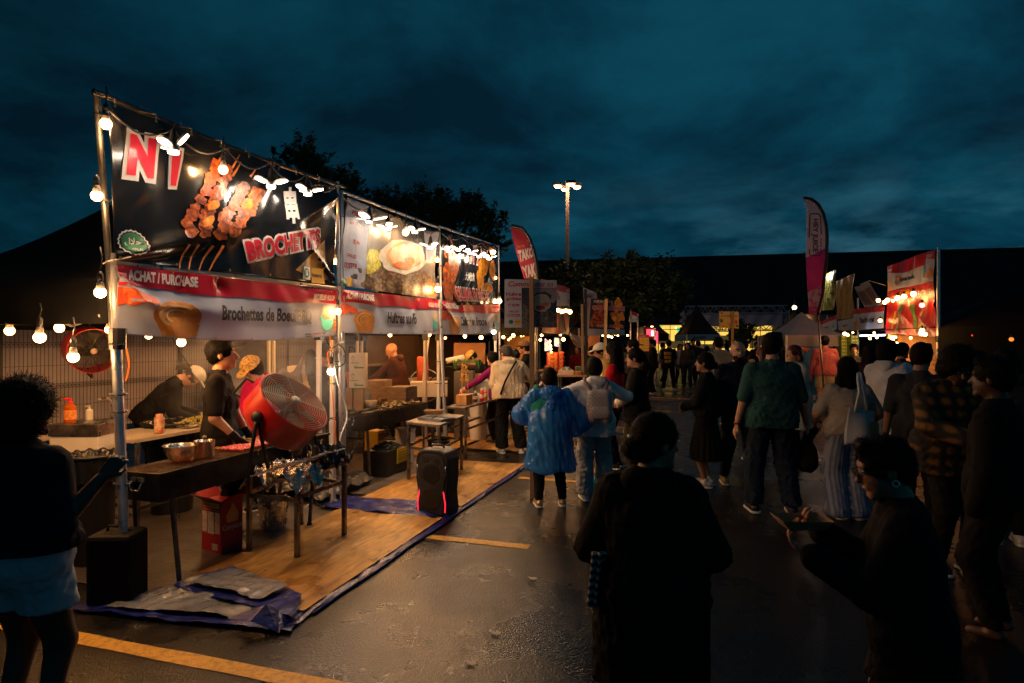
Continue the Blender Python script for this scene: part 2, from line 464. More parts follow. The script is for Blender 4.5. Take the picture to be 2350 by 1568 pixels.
def ground_sheet(mb,corners,z,n=60,amp=0.014,seed=0.0,rnd=0.01):
 a,b,c,d=corners
 def fn(u,v):
  p=(a*(1-u)+b*u)*(1-v)+(d*(1-u)+c*u)*v
  e=rnd*math.sin(9*u+seed)if v in(0,1)else 0
  return Vector((p.x+e,p.y+e*0.5,z+crumple(p.x*1.7,p.y*1.7,seed,amp*0.9)+crumple(p.y*0.6,p.x*0.6,seed+2,amp*1.0)))
 mb.sheet(fn,n,n)
FLOORT=M('dusty_groundsheet',(0.075,0.065,0.058),0.36,var=0.35,scale=3,bump=0.5,bscale=30)
mb=MB();mb.sheet(lambda u,v:(lambda p:Vector((p.x,p.y,0.004+crumple(p.x*.6,p.y*.6,1.0,0.012))))(ST(0.15+2.7*u,-0.2+3.9*v)),70,70)
mb.build('groundsheet',FLOORT,smooth=True,label='dusty creased groundsheet covering the floor of the brochette stall',cat='groundsheet')
mb=MB();mb.sheet(lambda u,v:(lambda p:Vector((p.x,p.y,0.004+crumple(p.x*.8,p.y*.8,2.0,0.014))))(ST(2.95+2.2*u,-0.2+3.9*v)),50,60)
mb.build('groundsheet',M('brown_groundsheet',(0.075,0.058,0.048),0.5,var=0.4,scale=3,bump=0.5),smooth=True,label='brown dirty groundsheet on the floor of the oyster stall',cat='groundsheet')
g1=thing('tarpaulin','blue and silver tarpaulin folded back over the near plywood corner','tarpaulin',ptZ(520,1400))
q=[ptZ(120,1412),ptZ(655,1455),ptZ(1048,1195),ptZ(985,1200)]
mb=MB();ground_sheet(mb,[ptZ(130,1405),ptZ(668,1458),ptZ(700,1400),ptZ(395,1352)],0.008,amp=0.02)
mb.build('blue_side',TARPB,g1,smooth=True)
mb=MB();ground_sheet(mb,[ptZ(235,1408),ptZ(560,1432),ptZ(600,1395),ptZ(385,1362)],0.032,amp=0.02,seed=2)
mb.build('silver_side',TARPS,g1,smooth=True)
mb=MB();ground_sheet(mb,[ptZ(385,1362),ptZ(672,1440),ptZ(694,1384),ptZ(530,1318)],0.045,amp=0.016,seed=1)
mb.build('blue_border',TARPB,g1,smooth=True)
mb=MB();ground_sheet(mb,[ptZ(420,1360),ptZ(600,1405),ptZ(664,1374),ptZ(545,1330)],0.062,amp=0.024,seed=3)
mb.build('silver_fold',TARPS,g1,smooth=True)
mb=MB();pk=ptZ(612,1385,0.14)
a_,b_,c_,d_=ptZ(520,1420,0.07),ptZ(640,1452,0.02),ptZ(690,1392,0.05),ptZ(640,1400,0.08)
mb.add([pk,a_,b_,c_,d_,ptZ(575,1425,0.1)],[(0,1,5),(0,5,2),(0,2,4),(2,3,4)])
mb.build('raised_corner',TARPB,g1,thick=0.003)
mb=MB()
for p_ in((545,1322),(658,1372),(418,1362)):mb.lathe(ptZ(*p_,0.075),[(0.014,0),(0.014,0.004),(0.006,0.005)],n=10)
mb.build('eyelets',M('brass',(0.6,0.45,0.2),0.3,1.0),g1)
g2=thing('tarpaulin','narrow blue tarpaulin edge running along beside the plywood sheets','tarpaulin',ST(2.5,-1.4))
def strip(s0,s1,ta,tb,z,name,par,n=60,m=8,amp=0.02):
 mb=MB();mb.sheet(lambda u,v:(lambda p,w:Vector((p.x,p.y,z+w)))(ST(s0+(s1-s0)*u,ta+(tb-ta)*v+0.015*math.sin(u*30)),crumple(s0+(s1-s0)*u*2,v,z*9,amp)),n,m)
 return mb.build(name,TARPB,par,smooth=True)
strip(0.0,5.3,-1.40,-1.30,0.005,'edge',g2,amp=0.03)
strip(2.28,2.80,-1.30,0.0,0.006,'cross_strip',g2,20,30,0.045)
mb=MB();mb.tube([ST(0.2+i*0.17,-1.405+0.008*math.sin(i),0.014)for i in range(30)],0.010,6);mb.build('hem_rope',TARPB,g2,smooth=True)
mb=MB();mb.sheet(lambda u,v:ST(2.35+1.1*u+.1*math.sin(v*5),0.05+1.0*v,0.03+crumple(u*1.5,v*1.2,4,0.09)+0.05*math.sin(v*3)),30,30)
mb.build('tarpaulin',M('dark_tarp',(0.02,0.022,0.03),0.3,bump=0.4),smooth=True,label='crumpled dark tarpaulin bunched behind the speaker, between the first two stalls',cat='tarpaulin')
# distant building
BW=M('building_cladding',(0.020,0.020,0.023),0.8,var=0.15,scale=0.3)
bld=thing('building','long dark big-box store with lit yellow shopfront behind the market','building',(10,66,0))
def bplane(x):return 72.0+(61.0-72.0)*(x-1150)/1200.0
def bp_(x,y,dy=0.0):Yb=1/(1/72.0+(1/61.0-1/72.0)*(x-1150)/1200.0);return ptY(x,y,Yb+dy)
pa,pb=bp_(1040,784),bp_(2700,784);HB=bp_(1150,606).z
dv=(pb-pa);dv.z=0;dv.normalize();nv=Vector((dv.y,-dv.x,0))
def wallbox(mb,x0,x1,z0,z1,out=0.0,dep=0.6):
 A=bp_(x0,784);B=bp_(x1,784);A.z=B.z=0
 c=(A+B)/2+nv*(out-dep/2);c.z=(z0+z1)/2
 mb.box(c,(B-A).length,dep,z1-z0,ax=dv)
wx0,wx1=1505,1785;zt=bp_(1600,745).z;zb=0.0
mb=MB();wallbox(mb,1040,wx0,0,HB,0,20);wallbox(mb,wx1,2700,0,HB,0,20);wallbox(mb,wx0,wx1,zt,HB,0,20)
mb.build('wall',BW,bld)
mb=MB();wallbox(mb,1030,2710,HB,HB+0.25,0.15,20.3);mb.build('parapet',BW,bld)
SHOPW=M('lit_shop_interior',(0.6,0.45,0.12),0.8,emit=0.95,ecol=(1.0,0.62,0.10),ramp=[(0.2,(0.35,0.22,0.06)),(0.5,(0.8,0.6,0.2)),(0.8,(0.9,0.75,0.35))],scale=1.6)
mb=MB();wallbox(mb,wx0,wx1,0,zt,-3.0,0.2);mb.build('shop_back_wall',SHOPW,bld)
SHOPG=M('shop_shelf_goods',(0.25,0.2,0.05),0.7,ramp=[(0.3,(0.1,0.12,0.02)),(0.5,(0.5,0.35,0.08)),(0.62,(0.5,0.12,0.05)),(0.7,(0.15,0.3,0.1))],scale=3.0,emit=0.05,ecol=(1,.7,.2))
for i,(x0,x1,y0,y1)in enumerate(((1512,1535,775,790),(1540,1570,783,800),(1652,1690,770,800),(1700,1720,764,800),(1725,1748,775,800),(1595,1640,790,802))):
 mb=MB();wallbox(mb,x0,x1,max(0,bp_(x0,y1).z),bp_(x0,y0).z,-1.6+0.2*i,0.6);mb.build('shelf',SHOPG,bld)
mb=MB()
for x_ in(1505,1538,1572,1603,1650,1700,1727,1745,1783):wallbox(mb,x_-0.7,x_+0.7,0,zt,0.05,0.12)
wallbox(mb,wx0,wx1,bp_(1600,757).z,bp_(1600,755.6).z,0.06,0.12);wallbox(mb,wx0,wx1,0,0.3,0.06,0.12)
mb.build('window_frame',M('shop_mullion',(0.06,0.05,0.03),0.5),bld)
for x0,x1,y0,y1 in((1556,1566,751,760),(1517,1523,746,749)):
 mb=MB();wallbox(mb,x0,x1,bp_(x0,y1).z,bp_(x0,y0).z,-2.5,0.1);mb.build('lit_sign',M('green_exit_sign',(0.05,0.5,0.2),0.5,emit=0.6,ecol=(0.1,1,0.35)),bld)
sg=Sheet(bp_(1500,784).xy,dv.xy);sg.o=sg.o+Vector((nv.x,nv.y))*-1.2
mb=MB();text_decal(mb,sg,'CENTRE CULINAIRE',[(1612,762),(1700,762),(1700,750),(1612,750)],off=0,bold=0.02,step=0)
mb.build('window_lettering',M('window_letters',(0.30,0.14,0.05),0.6),bld)
WING=M('entrance_wing_wall',(0.22,0.17,0.14),0.8,var=0.1,scale=0.4)
wg=thing('entrance_block','pale beige entrance block lit by a wall lamp, right of the shopfront','building',bp_(1830,784))
def wb2(mb,x0,x1,z0,z1,out,dep):wallbox(mb,x0,x1,z0,z1,out,dep)
mb=MB();wb2(mb,1797,1900,0,bp_(1850,727).z,6.0,5.8);mb.build('wall',WING,wg)
mb=MB();wb2(mb,1795,1902,bp_(1850,727).z,bp_(1850,722).z,6.2,6.2);mb.build('parapet',BW,wg)
EM_WARM=M('lamp_glow_warm',(1,0.6,0.3),0.5,emit=9,ecol=(1.0,0.55,0.22))
mb=MB();wb2(mb,1814,1822,bp_(1818,737).z-.1,bp_(1818,737).z+0.1,6.3,0.3);mb.build('wall_lamp',EM_WARM,wg)
# figures: one smooth surface per body, clothes over it
def v3(*a):return np.array(a,dtype=np.float64)
def nrm(v):return v/(np.linalg.norm(v)+1e-12)
def cap(a,b,ra,rb,sq=None,f=1.0):return('C',v3(*a),v3(*b),ra,rb,None if sq is None else nrm(v3(*sq)),f)
def ell(c,r,R=None):return('E',v3(*c),v3(*r),np.eye(3)if R is None else R)
def sd(p,pr):
 if pr[0]=='C':
  _,a,b,ra,rb,sq,f=pr
  ba=b-a;q=p-a;L=float(ba@ba)+1e-9
  t=np.clip(q@ba/L,0,1)
  w=q-t[:,None]*ba
  d2=np.einsum('ij,ij->i',w,w)
  if sq is not None:
   c=w@sq
   d2=d2+c*c*(1/(f*f)-1)
  return np.sqrt(np.maximum(d2,0))-(ra+t*(rb-ra))
 _,c,r,R=pr
 q=((p-c)@R)/r
 return(np.sqrt(np.einsum('ij,ij->i',q,q))-1)*float(min(r))
def smin(a,b,k):
 h=np.clip(0.5+0.5*(b-a)/k,0,1)
 return b+(a-b)*h-k*h*(1-h)
def field(prims,k=0.025,cuts=(),fold=0.0,seed=0,fscale=1.0,subs=()):
 rs=np.random.RandomState(seed+11)
 wv=rs.normal(size=(6,3))*np.array([1,1,0.8]);wv=wv/np.linalg.norm(wv,axis=1)[:,None]
 fr=2*PI/(rs.uniform(0.05,0.17,6)*fscale);ph=rs.uniform(0,6.28,6)
 def fn(p):
  d=None
  for pr in prims:
   e=sd(p,pr);d=e if d is None else smin(d,e,k)
  for pr in subs:
   e=sd(p,pr);d=-smin(-d,e,0.006)
  if fold:
   w=0
   for i in range(6):
    s_=np.sin((p@wv[i])*fr[i]+ph[i]+1.6*np.sin((p@wv[(i+1)%6])*fr[i]*0.5))
    w=w+(1-np.abs(s_))*0.5
   d=d-fold*(w-1.0)
  for n,c in cuts:d=np.maximum(d,p@n-c)
  return d
 return fn
def surf(fn,lo,hi,h):
 lo=np.array(lo)-2.5*h;hi=np.array(hi)+2.5*h
 B=6
 nb=np.maximum(1,np.ceil((hi-lo)/(h*B)).astype(int));n=nb*B
 g=np.stack(np.meshgrid(*[np.arange(k)for k in nb],indexing='ij'),-1).reshape(-1,3)
 cen=lo+(g*B+(B-1)/2)*h
 dc=fn(cen)
 D=np.repeat(np.repeat(np.repeat(dc.reshape(nb),B,0),B,1),B,2).astype(np.float32)
 near=np.abs(dc)<h*B*1.5
 loc=np.stack(np.meshgrid(*[np.arange(B)]*3,indexing='ij'),-1).reshape(-1,3)
 idx=(g[near][:,None,:]*B+loc[None]).reshape(-1,3)
 if len(idx)==0:return np.zeros((0,3)),np.zeros((0,4),int)
 D[idx[:,0],idx[:,1],idx[:,2]]=fn(lo+idx*h)
 I=D<0
 c8=[(a,b,c)for a in(0,1)for b in(0,1)for c in(0,1)]
 sl=lambda A,o:A[o[0]:A.shape[0]-1+o[0],o[1]:A.shape[1]-1+o[1],o[2]:A.shape[2]-1+o[2]]
 cnt=sum(sl(I,o).astype(np.int8)for o in c8)
 act=(cnt>0)&(cnt<8)
 ci=np.argwhere(act);vid=-np.ones(act.shape,int);vid[act]=np.arange(len(ci))
 vals=np.stack([D[ci[:,0]+o[0],ci[:,1]+o[1],ci[:,2]+o[2]]for o in c8],1)
 acc=np.zeros((len(ci),3));wt=np.zeros(len(ci))
 for i,a in enumerate(c8):
  for j,b in enumerate(c8):
   if j>i and sum(abs(a[k]-b[k])for k in range(3))==1:
    va,vb=vals[:,i],vals[:,j];m=(va<0)!=(vb<0)
    t=np.where(m,va/np.where(m,va-vb,1),0)
    pt=np.array(a)+t[:,None]*(np.array(b)-np.array(a))
    acc+=pt*m[:,None];wt+=m
 V=lo+(ci+acc/np.maximum(wt,1)[:,None])*h
 Fs=[]
 for ax in range(3):
  u,w=(ax+1)%3,(ax+2)%3
  A=np.take(I,range(I.shape[ax]-1),axis=ax);Bq=np.take(I,range(1,I.shape[ax]),axis=ax)
  e=np.argwhere(A!=Bq)
  e=e[(e[:,u]>0)&(e[:,w]>0)&(e[:,u]<act.shape[u])&(e[:,w]<act.shape[w])]
  if len(e)==0:continue
  ins=I[e[:,0],e[:,1],e[:,2]]
  du=np.zeros(3,int);du[u]=1;dw=np.zeros(3,int);dw[w]=1
  q=[e-du-dw,e-dw,e,e-du]
  ids=np.stack([vid[x[:,0],x[:,1],x[:,2]]for x in q],1)
  ids=np.where(ins[:,None],ids,ids[:,::-1])
  Fs.append(ids[(ids>=0).all(1)])
 return V,(np.concatenate(Fs)if Fs else np.zeros((0,4),int))
def mesh_np(name,parts,mat,parent,tf=None,**kw):
 V=[];F=[];n=0
 for v,f in parts:
  V.append(v);F.append(f+n);n+=len(v)
 V=np.concatenate(V);F=np.concatenate(F)
 if len(V)==0:return None
 if tf is not None:V=tf(V)
 me=bpy.data.meshes.new(name)
 me.vertices.add(len(V));me.vertices.foreach_set('co',V.astype(np.float32).ravel())
 me.loops.add(len(F)*4);me.loops.foreach_set('vertex_index',F.ravel().astype(np.int32))
 me.polygons.add(len(F));me.polygons.foreach_set('loop_start',np.arange(0,len(F)*4,4,dtype=np.int32))
 try:me.polygons.foreach_set('loop_total',np.full(len(F),4,dtype=np.int32))
 except Exception:pass
 me.polygons.foreach_set('use_smooth',np.ones(len(F),dtype=bool))
 me.update(calc_edges=True);me.validate()
 me.materials.append(mat)
 o=bpy.data.objects.new(name,me);COL.objects.link(o);o.parent=parent
 return setp(o,**kw)
def strands(ho,mat,k,n,style,seed,tf,HC,hf):
 me=ho.data;rs=np.random.RandomState(seed+5);nv=len(me.vertices);co=np.empty(nv*3);me.vertices.foreach_get('co',co);co=co.reshape(-1,3);no=np.empty(nv*3);me.vertices.foreach_get('normal',no);no=no.reshape(-1,3)
 i=rs.randint(0,nv,n);p=co[i];nn=no[i];wild={'afro':0.7,'curly':0.6}.get(style,0.07)
 down=np.array([0,0,-1.0]);t=down-nn*(nn@down)[:,None]if style in('long','curly','bowl','pony')else rs.normal(size=(n,3));t=t-nn*np.einsum('ij,ij->i',t,nn)[:,None];t/=np.linalg.norm(t,axis=1)[:,None]+1e-6
 t=t*(1-0.5*wild)+rs.normal(size=(n,3))*(0.08+0.2*wild);L=rs.uniform(0.014,0.036,n)[:,None]*k*(0.8+0.5*wild);s=np.cross(nn,t);s/=np.linalg.norm(s,axis=1)[:,None]+1e-6;w=0.0011*k
 a=p-nn*0.002;b=p+t*L*0.5+nn*(0.003+0.02*wild*rs.rand(n,1))*k;c=p+t*L+nn*(0.002+0.04*wild*rs.rand(n,1))*k+rs.normal(size=(n,3))*0.004*wild
 V=np.stack([a-s*w,a+s*w,b+s*w,b-s*w,c+s*w*.3,c-s*w*.3],1).reshape(-1,3);o=np.arange(n)[:,None]*6;F=np.concatenate([o+[0,1,2,3],o+[3,2,4,5]])
 mesh_np('loose_strands',[(V,F)],mat,ho)
def ik(S,T,a,b,hint):
 d=T-S;L=np.linalg.norm(d);mx=(a+b)*0.995
 if L>mx:T=S+d/L*mx;d=T-S;L=mx
 L=max(L,abs(a-b)+0.02)
 x=(a*a-b*b+L*L)/(2*L);h=math.sqrt(max(a*a-x*x,0))
 u=d/(np.linalg.norm(d)+1e-9);w=hint-u*(hint@u);w=nrm(w)
 return S+u*x+w*h,T
def rot_x(a):c,s=math.cos(a),math.sin(a);return np.array([[1,0,0],[0,c,-s],[0,s,c]])
def rot_y(a):c,s=math.cos(a),math.sin(a);return np.array([[c,0,s],[0,1,0],[-s,0,c]])
def rot_z(a):c,s=math.cos(a),math.sin(a);return np.array([[c,-s,0],[s,c,0],[0,0,1]])
SKIN={'light':M('skin_light',(0.50,0.27,0.17),0.5,var=0.08,scale=20,sub=0.08),'tan':M('skin_tan',(0.36,0.18,0.10),0.48,var=0.08,scale=20,sub=0.06),'dark':M('skin_dark',(0.085,0.04,0.024),0.45,var=0.1,scale=20),}
HAIR={'black':M('hair_black',(0.003,0.0024,0.002),0.6,spec=0.1,var=0.5,scale=30,stretch=(4,4,0.6),bump=0.6,bscale=60),'brown':M('hair_brown',(0.010,0.005,0.003),0.6,spec=0.1,var=0.5,scale=30,stretch=(4,4,0.6),bump=0.6,bscale=60),'grey':M('hair_grey',(0.05,0.042,0.036),0.6,spec=0.2,var=0.5,scale=40,bump=0.6,bscale=60),'red':M('hair_red',(0.09,0.01,0.01),0.42,var=0.4,scale=30,bump=0.6,bscale=60),}
def fab(name,col,rough=0.85,**kw):
 kw.setdefault('var',0.12);kw.setdefault('bump',0.55);kw.setdefault('bscale',17)
 return M('fabric_'+name,col,rough,spec=0.08,**kw)
EYEW=M('eye_white',(0.5,0.45,0.4),0.3);EYED=M('eye_dark',(0.01,0.006,0.004),0.2)
LIPS=M('lips',(0.30,0.10,0.08),0.4);BROW=M('brow',(0.012,0.008,0.006),0.7)
def hand_prims(W,hd,pn,side,curl=0.6,sp=1.0,fat=1.0,thumb_out=0.6):
 hd=nrm(hd);pn=nrm(pn-hd*(pn@hd));sdv=np.cross(hd,pn)*side
 P=[cap(W-hd*0.02,W+hd*0.015,0.026*fat,0.028*fat,pn,0.8),cap(W+hd*0.03,W+hd*0.075,0.034*fat,0.038*fat,pn,0.42)]
 Ls=(0.070,0.080,0.074,0.058)
 for i in range(4):
  b=W+hd*(0.088-0.004*abs(i-1.2))+sdv*(1.5-i)*0.0195*sp
  c=curl*(0.85+0.1*i);d=hd+sdv*(1.5-i)*0.05*sp;r0=0.0092*fat;l=Ls[i]
  q=b
  for sgm,(fr,ca)in enumerate(((0.45,0.5),(0.32,1.5),(0.23,2.2))):
   dd=nrm(d*math.cos(c*ca)+pn*math.sin(c*ca));e=q+dd*l*fr
   P.append(cap(q,e,r0-0.0006*sgm,r0-0.0006*(sgm+1)));q=e
 t0=W+hd*0.028+sdv*0.028;t1=t0+nrm(hd*0.7+sdv*thumb_out+pn*0.35*curl)*0.035
 t2=t1+nrm(hd*0.9+sdv*0.15*thumb_out+pn*0.5*curl)*0.030
 P+=[cap(W+hd*0.02+sdv*0.012,t0,0.016*fat,0.0135*fat),cap(t0,t1,0.0130*fat,0.0105*fat),cap(t1,t2,0.0105*fat,0.0085*fat)]
 return P
def person(label,x=None,Y=None,H=1.7,face=0,group=None,loc=None,w=1.0,fem=False,lean=0.0,side=0.0,head=(0,0,0),skin='light',hair='short',haircol='black',hairlen=0.25,lh=None,rh=None,lhint=None,rhint=None,lf=(-0.10,0.0),rf=(0.10,0.0),top=None,topmat=None,bottom='trousers',botmat=None,shoemat=None,sleeve=1.0,hem=0.10,loose=0.0,neck=0.0,fold=0.009,q=0.013,sole=True,gloves=None,hands=True,curl=0.5,hcurl=None,lp=None,rp=None,legw=0.0,skirt_r=0.26,bothem=0.09,hood=None,capmat=None,cap_face=0,cap_pull=0.0,beard=None,extra=None,crouch=0.0,headsc=1.0,cut_hem=True,seed=None,brim=True,facey=True):
 """one standing figure; the body is one surface, hair and clothes are its children. Local front is +y, sizes are for 1.75 m then scaled."""
 k=H/1.75
 if loc is None:loc=Vector(((x-CX)/FPX*Y,Y,0))
 seed=abs(hash(label))%1000 if seed is None else seed
 seed=sum(ord(c)*(i+3)for i,c in enumerate(label))%1000
 root=thing('person',label,'person',loc,group)
 rz=math.radians(face);cz,sz=math.cos(rz),math.sin(rz)
 def tf(V):
  V=V*k
  return np.stack([V[:,0]*cz-V[:,1]*sz,V[:,0]*sz+V[:,1]*cz,V[:,2]],1)
 P=v3(0,0,0.945-crouch)
 R=rot_y(math.radians(side))@rot_x(-math.radians(lean))
 r,f,u=R[:,0],R[:,1],R[:,2]
 sw=(0.150 if fem else 0.171)*(0.6+0.4*w)
 Nk=P+u*0.51;Sl=P+u*0.428-r*sw;Sr=P+u*0.428+r*sw
 hy,hp,hr=[math.radians(a)for a in head]
 Rh=R@rot_z(hy)@rot_x(-hp)@rot_y(hr)
 hx,hf,hu=Rh[:,0],Rh[:,1],Rh[:,2]
 HC=Nk+nrm(u+f*0.14)*0.058+hu*0.092+hf*0.022
 hs=headsc*1.05
 def hp_(a,b,c):return HC+(hx*a+hf*b+hu*c)*hs
 lw_=v3(*lh)if lh is not None else v3(-0.27*(0.7+0.3*w),0.05,0.83)
 rw_=v3(*rh)if rh is not None else v3(0.27*(0.7+0.3*w),0.05,0.83)
 El,Wl=ik(Sl,lw_,0.29,0.255,v3(*(lhint or(-0.45,-1,-0.25))))
 Er,Wr=ik(Sr,rw_,0.29,0.255,v3(*(rhint or(0.45,-1,-0.25))))
 Jl=P-r*0.088-u*0.03;Jr=P+r*0.088-u*0.03
 Al=v3(lf[0],lf[1],lf[2]if len(lf)>2 else 0.085);Ar=v3(rf[0],rf[1],rf[2]if len(rf)>2 else 0.085)
 Kl,Al=ik(Jl,Al,0.435,0.425,v3(-0.05,1,0.1));Kr,Ar=ik(Jr,Ar,0.435,0.425,v3(0.05,1,0.1))
 W=w
 cw=0.118 if fem else 0.128
 def torso(g=0.0):
  hipr=(0.118 if fem else 0.108)
  return[cap(P-r*0.07*W,P+r*0.07*W,(hipr)*(0.4+0.6*W)+g,hipr*(0.4+0.6*W)+g,f,0.88),cap(P+u*0.06-r*0.03*W,P+u*0.22+r*0.0,(0.12 if not fem else 0.112)*W+g,(0.118 if not fem else 0.10)*W+g,f,0.78),cap(P+u*0.31-r*0.065*W,P+u*0.31+r*0.065*W,cw*(0.4+0.6*W)+g,cw*(0.4+0.6*W)+g,f,0.78),cap(Sl-u*0.012,Nk-u*0.055,0.050+g,0.062+g,f,0.95),cap(Sr-u*0.012,Nk-u*0.055,0.050+g,0.062+g,f,0.95)]
 def arm(S,E,Wv,g=0.0,fr=1.0,g2=None):
  g2=g if g2 is None else g2
  out=[cap(S,S+(E-S)*min(1,fr*2),0.054*(0.5+0.5*W)+g,(0.054-0.012*min(1,fr*2))*(0.5+0.5*W)+g)]
  if fr>0.5:out.append(cap(E,E+(Wv-E)*(fr-0.5)*2,0.042*(0.5+0.5*W)+g,(0.042-0.018*(fr-0.5)*2)*(0.5+0.5*W)+g2))
  return out
 def leg(J,K,A,g=0.0,fr=1.0,g2=None):
  g2=g if g2 is None else g2
  out=[cap(J,K,0.088*(0.5+0.5*W)+g,0.058*(0.5+0.5*W)+(g+g2)/2)]
  if fr>0.5:out.append(cap(K,A,0.057*(0.5+0.5*W)+(g+g2)/2,0.034+g2))
  return out
 neckp=[cap(P+u*0.46,Nk+u*0.02,0.078,0.056),cap(Nk-u*0.02,HC-hu*0.05-hf*0.015,0.054*(0.6+0.4*W),0.052)]
 headp=[ell(hp_(0,-0.012,0.03),v3(0.078,0.098,0.090)*hs,Rh),ell(hp_(0,0.02,-0.035),v3(0.062,0.072,0.082)*hs,Rh)]
 face_=[cap(hp_(0,0.083,0.012),hp_(0,0.108,-0.026),0.009*hs,0.0135*hs),cap(hp_(-0.02,0.07,-0.092),hp_(0.02,0.07,-0.092),0.021,0.021),cap(hp_(-0.017,0.083,-0.058),hp_(0.017,0.083,-0.058),0.0105,0.0105),cap(hp_(-0.036,0.073,0.034),hp_(0.036,0.073,0.034),0.016,0.016),ell(hp_(-0.077,-0.008,-0.008),v3(0.010,0.019,0.031)*hs,Rh),ell(hp_(0.077,-0.008,-0.008),v3(0.010,0.019,0.031)*hs,Rh)]
 sockets=[ell(hp_(-0.031,0.100,0.010),v3(0.017,0.016,0.010),Rh),ell(hp_(0.031,0.100,0.010),v3(0.017,0.016,0.010),Rh)]
 hcl,hcr=hcurl or(curl,curl)
 HL=HR=None
 if hands:
  dl=nrm(Wl-El);dr=nrm(Wr-Er)
  HL=hand_prims(Wl,dl,v3(*(lp or(0.9,0.15,-0.3))),1,hcl)
  HR=hand_prims(Wr,dr,v3(*(rp or(-0.9,0.15,-0.3))),-1,hcr)
 bodyp=torso()+neckp+arm(Sl,El,Wl)+arm(Sr,Er,Wr)+leg(Jl,Kl,Al)+leg(Jr,Kr,Ar)
 bodyp+=[cap(Al-v3(0,0.03,0.03),Al+v3(0,0.12,-0.045),0.034,0.026),cap(Ar-v3(0,0.03,0.03),Ar+v3(0,0.12,-0.045),0.034,0.026)]
 allp=np.array([Sl,Sr,El,Er,Wl,Wr,Kl,Kr,Al,Ar,Jl,Jr,P,Nk])
 lo=allp.min(0)-0.16;hi=allp.max(0)+0.16;lo[2]=-0.02
 parts=[surf(field(bodyp+headp,0.022),lo,np.array([hi[0],hi[1],Nk[2]+0.03]),q)]
 hq=min(q,0.0085)if q<0.018 else q*0.8
 parts.append(surf(field(headp+neckp+face_,0.012,subs=sockets),np.minimum(HC,Nk)-0.14*v3(1,1,0)+v3(0,0,-0.03),HC+0.15,hq))
 if hands and q<0.018:
  for Hp,Wv,dd in((HL,Wl,nrm(Wl-El)),(HR,Wr,nrm(Wr-Er))):
   if gloves is None:
    c=Wv+dd*0.09;parts.append(surf(field(Hp,0.006),c-0.12,c+0.12,0.0055))
 elif hands:
  for Wv,dd in((Wl,nrm(Wl-El)),(Wr,nrm(Wr-Er))):
   c=Wv+dd*0.08;Hp=hand_prims(Wv,dd,v3(0.9,0.2,0),1,0.6)
   parts.append(surf(field(Hp,0.008),c-0.12,c+0.12,0.009))
 body=mesh_np('body',parts,SKIN[skin],root,tf)
 if gloves is not None:
  for Wv,dd,Hp in((Wl,nrm(Wl-El),HL),(Wr,nrm(Wr-Er),HR)):
   pts=[(pr[0],pr[1],pr[2],pr[3]+0.003,pr[4]+0.003,pr[5],pr[6])for pr in Hp]+[cap(Wv-dd*0.07,Wv,0.034,0.032)]
   c=Wv+dd*0.05
   mesh_np('glove',[surf(field(pts,0.007,fold=0.001,fscale=0.3),c-0.15,c+0.15,0.0065)],gloves,root,tf)
 if facey and q<0.018:
  def T(p):return Vector(tf(np.array([p]))[0])+Vector(loc)
  for sx in(-1,1):
   mb=MB();mb.ball(T(hp_(0.0305*sx,0.0815,0.010)),0.0122*k,8,(1,1,0.62));ey=mb.build('eye',EYEW,root,smooth=True)
   mb=MB();mb.ball(T(hp_(0.0305*sx,0.0895,0.0095)),0.0062*k,8,(1,1,0.8));mb.build('iris',EYED,ey,smooth=True)
   mb=MB();mb.tube([T(hp_(sx*a,b,c))for a,b,c in((0.014,0.089,0.028),(0.032,0.088,0.034),(0.050,0.074,0.029))],[0.003*k,0.0038*k,0.002*k],6)
   mb.build('eyebrow',BROW if haircol!='grey' else HAIR['grey'],root,smooth=True)
  mb=MB()
  mb.tube([T(hp_(a,b,-0.057))for a,b in((-0.022,0.085),(0,0.0945),(0.022,0.085))],[0.002,0.0055*k,0.002],6)
  mb.build('mouth',LIPS,root,smooth=True)
 if beard is not None:
  fd=field([ell(hp_(0,0.024,-0.062),v3(0.066,0.072,0.060),Rh),cap(hp_(-0.02,0.07,-0.098),hp_(0.02,0.07,-0.098),0.027,0.027)],0.02,fold=0.003,fscale=0.2,subs=[cap(hp_(-0.012,0.1,-0.057),hp_(0.012,0.1,-0.057),0.009,0.009)],cuts=[(hu*1.0-hf*0.25,float(HC@(hu-hf*0.25))-0.052)])
  mesh_np('beard',[surf(fd,HC-0.16,HC+0.14,0.008)],HAIR[beard],root,tf)
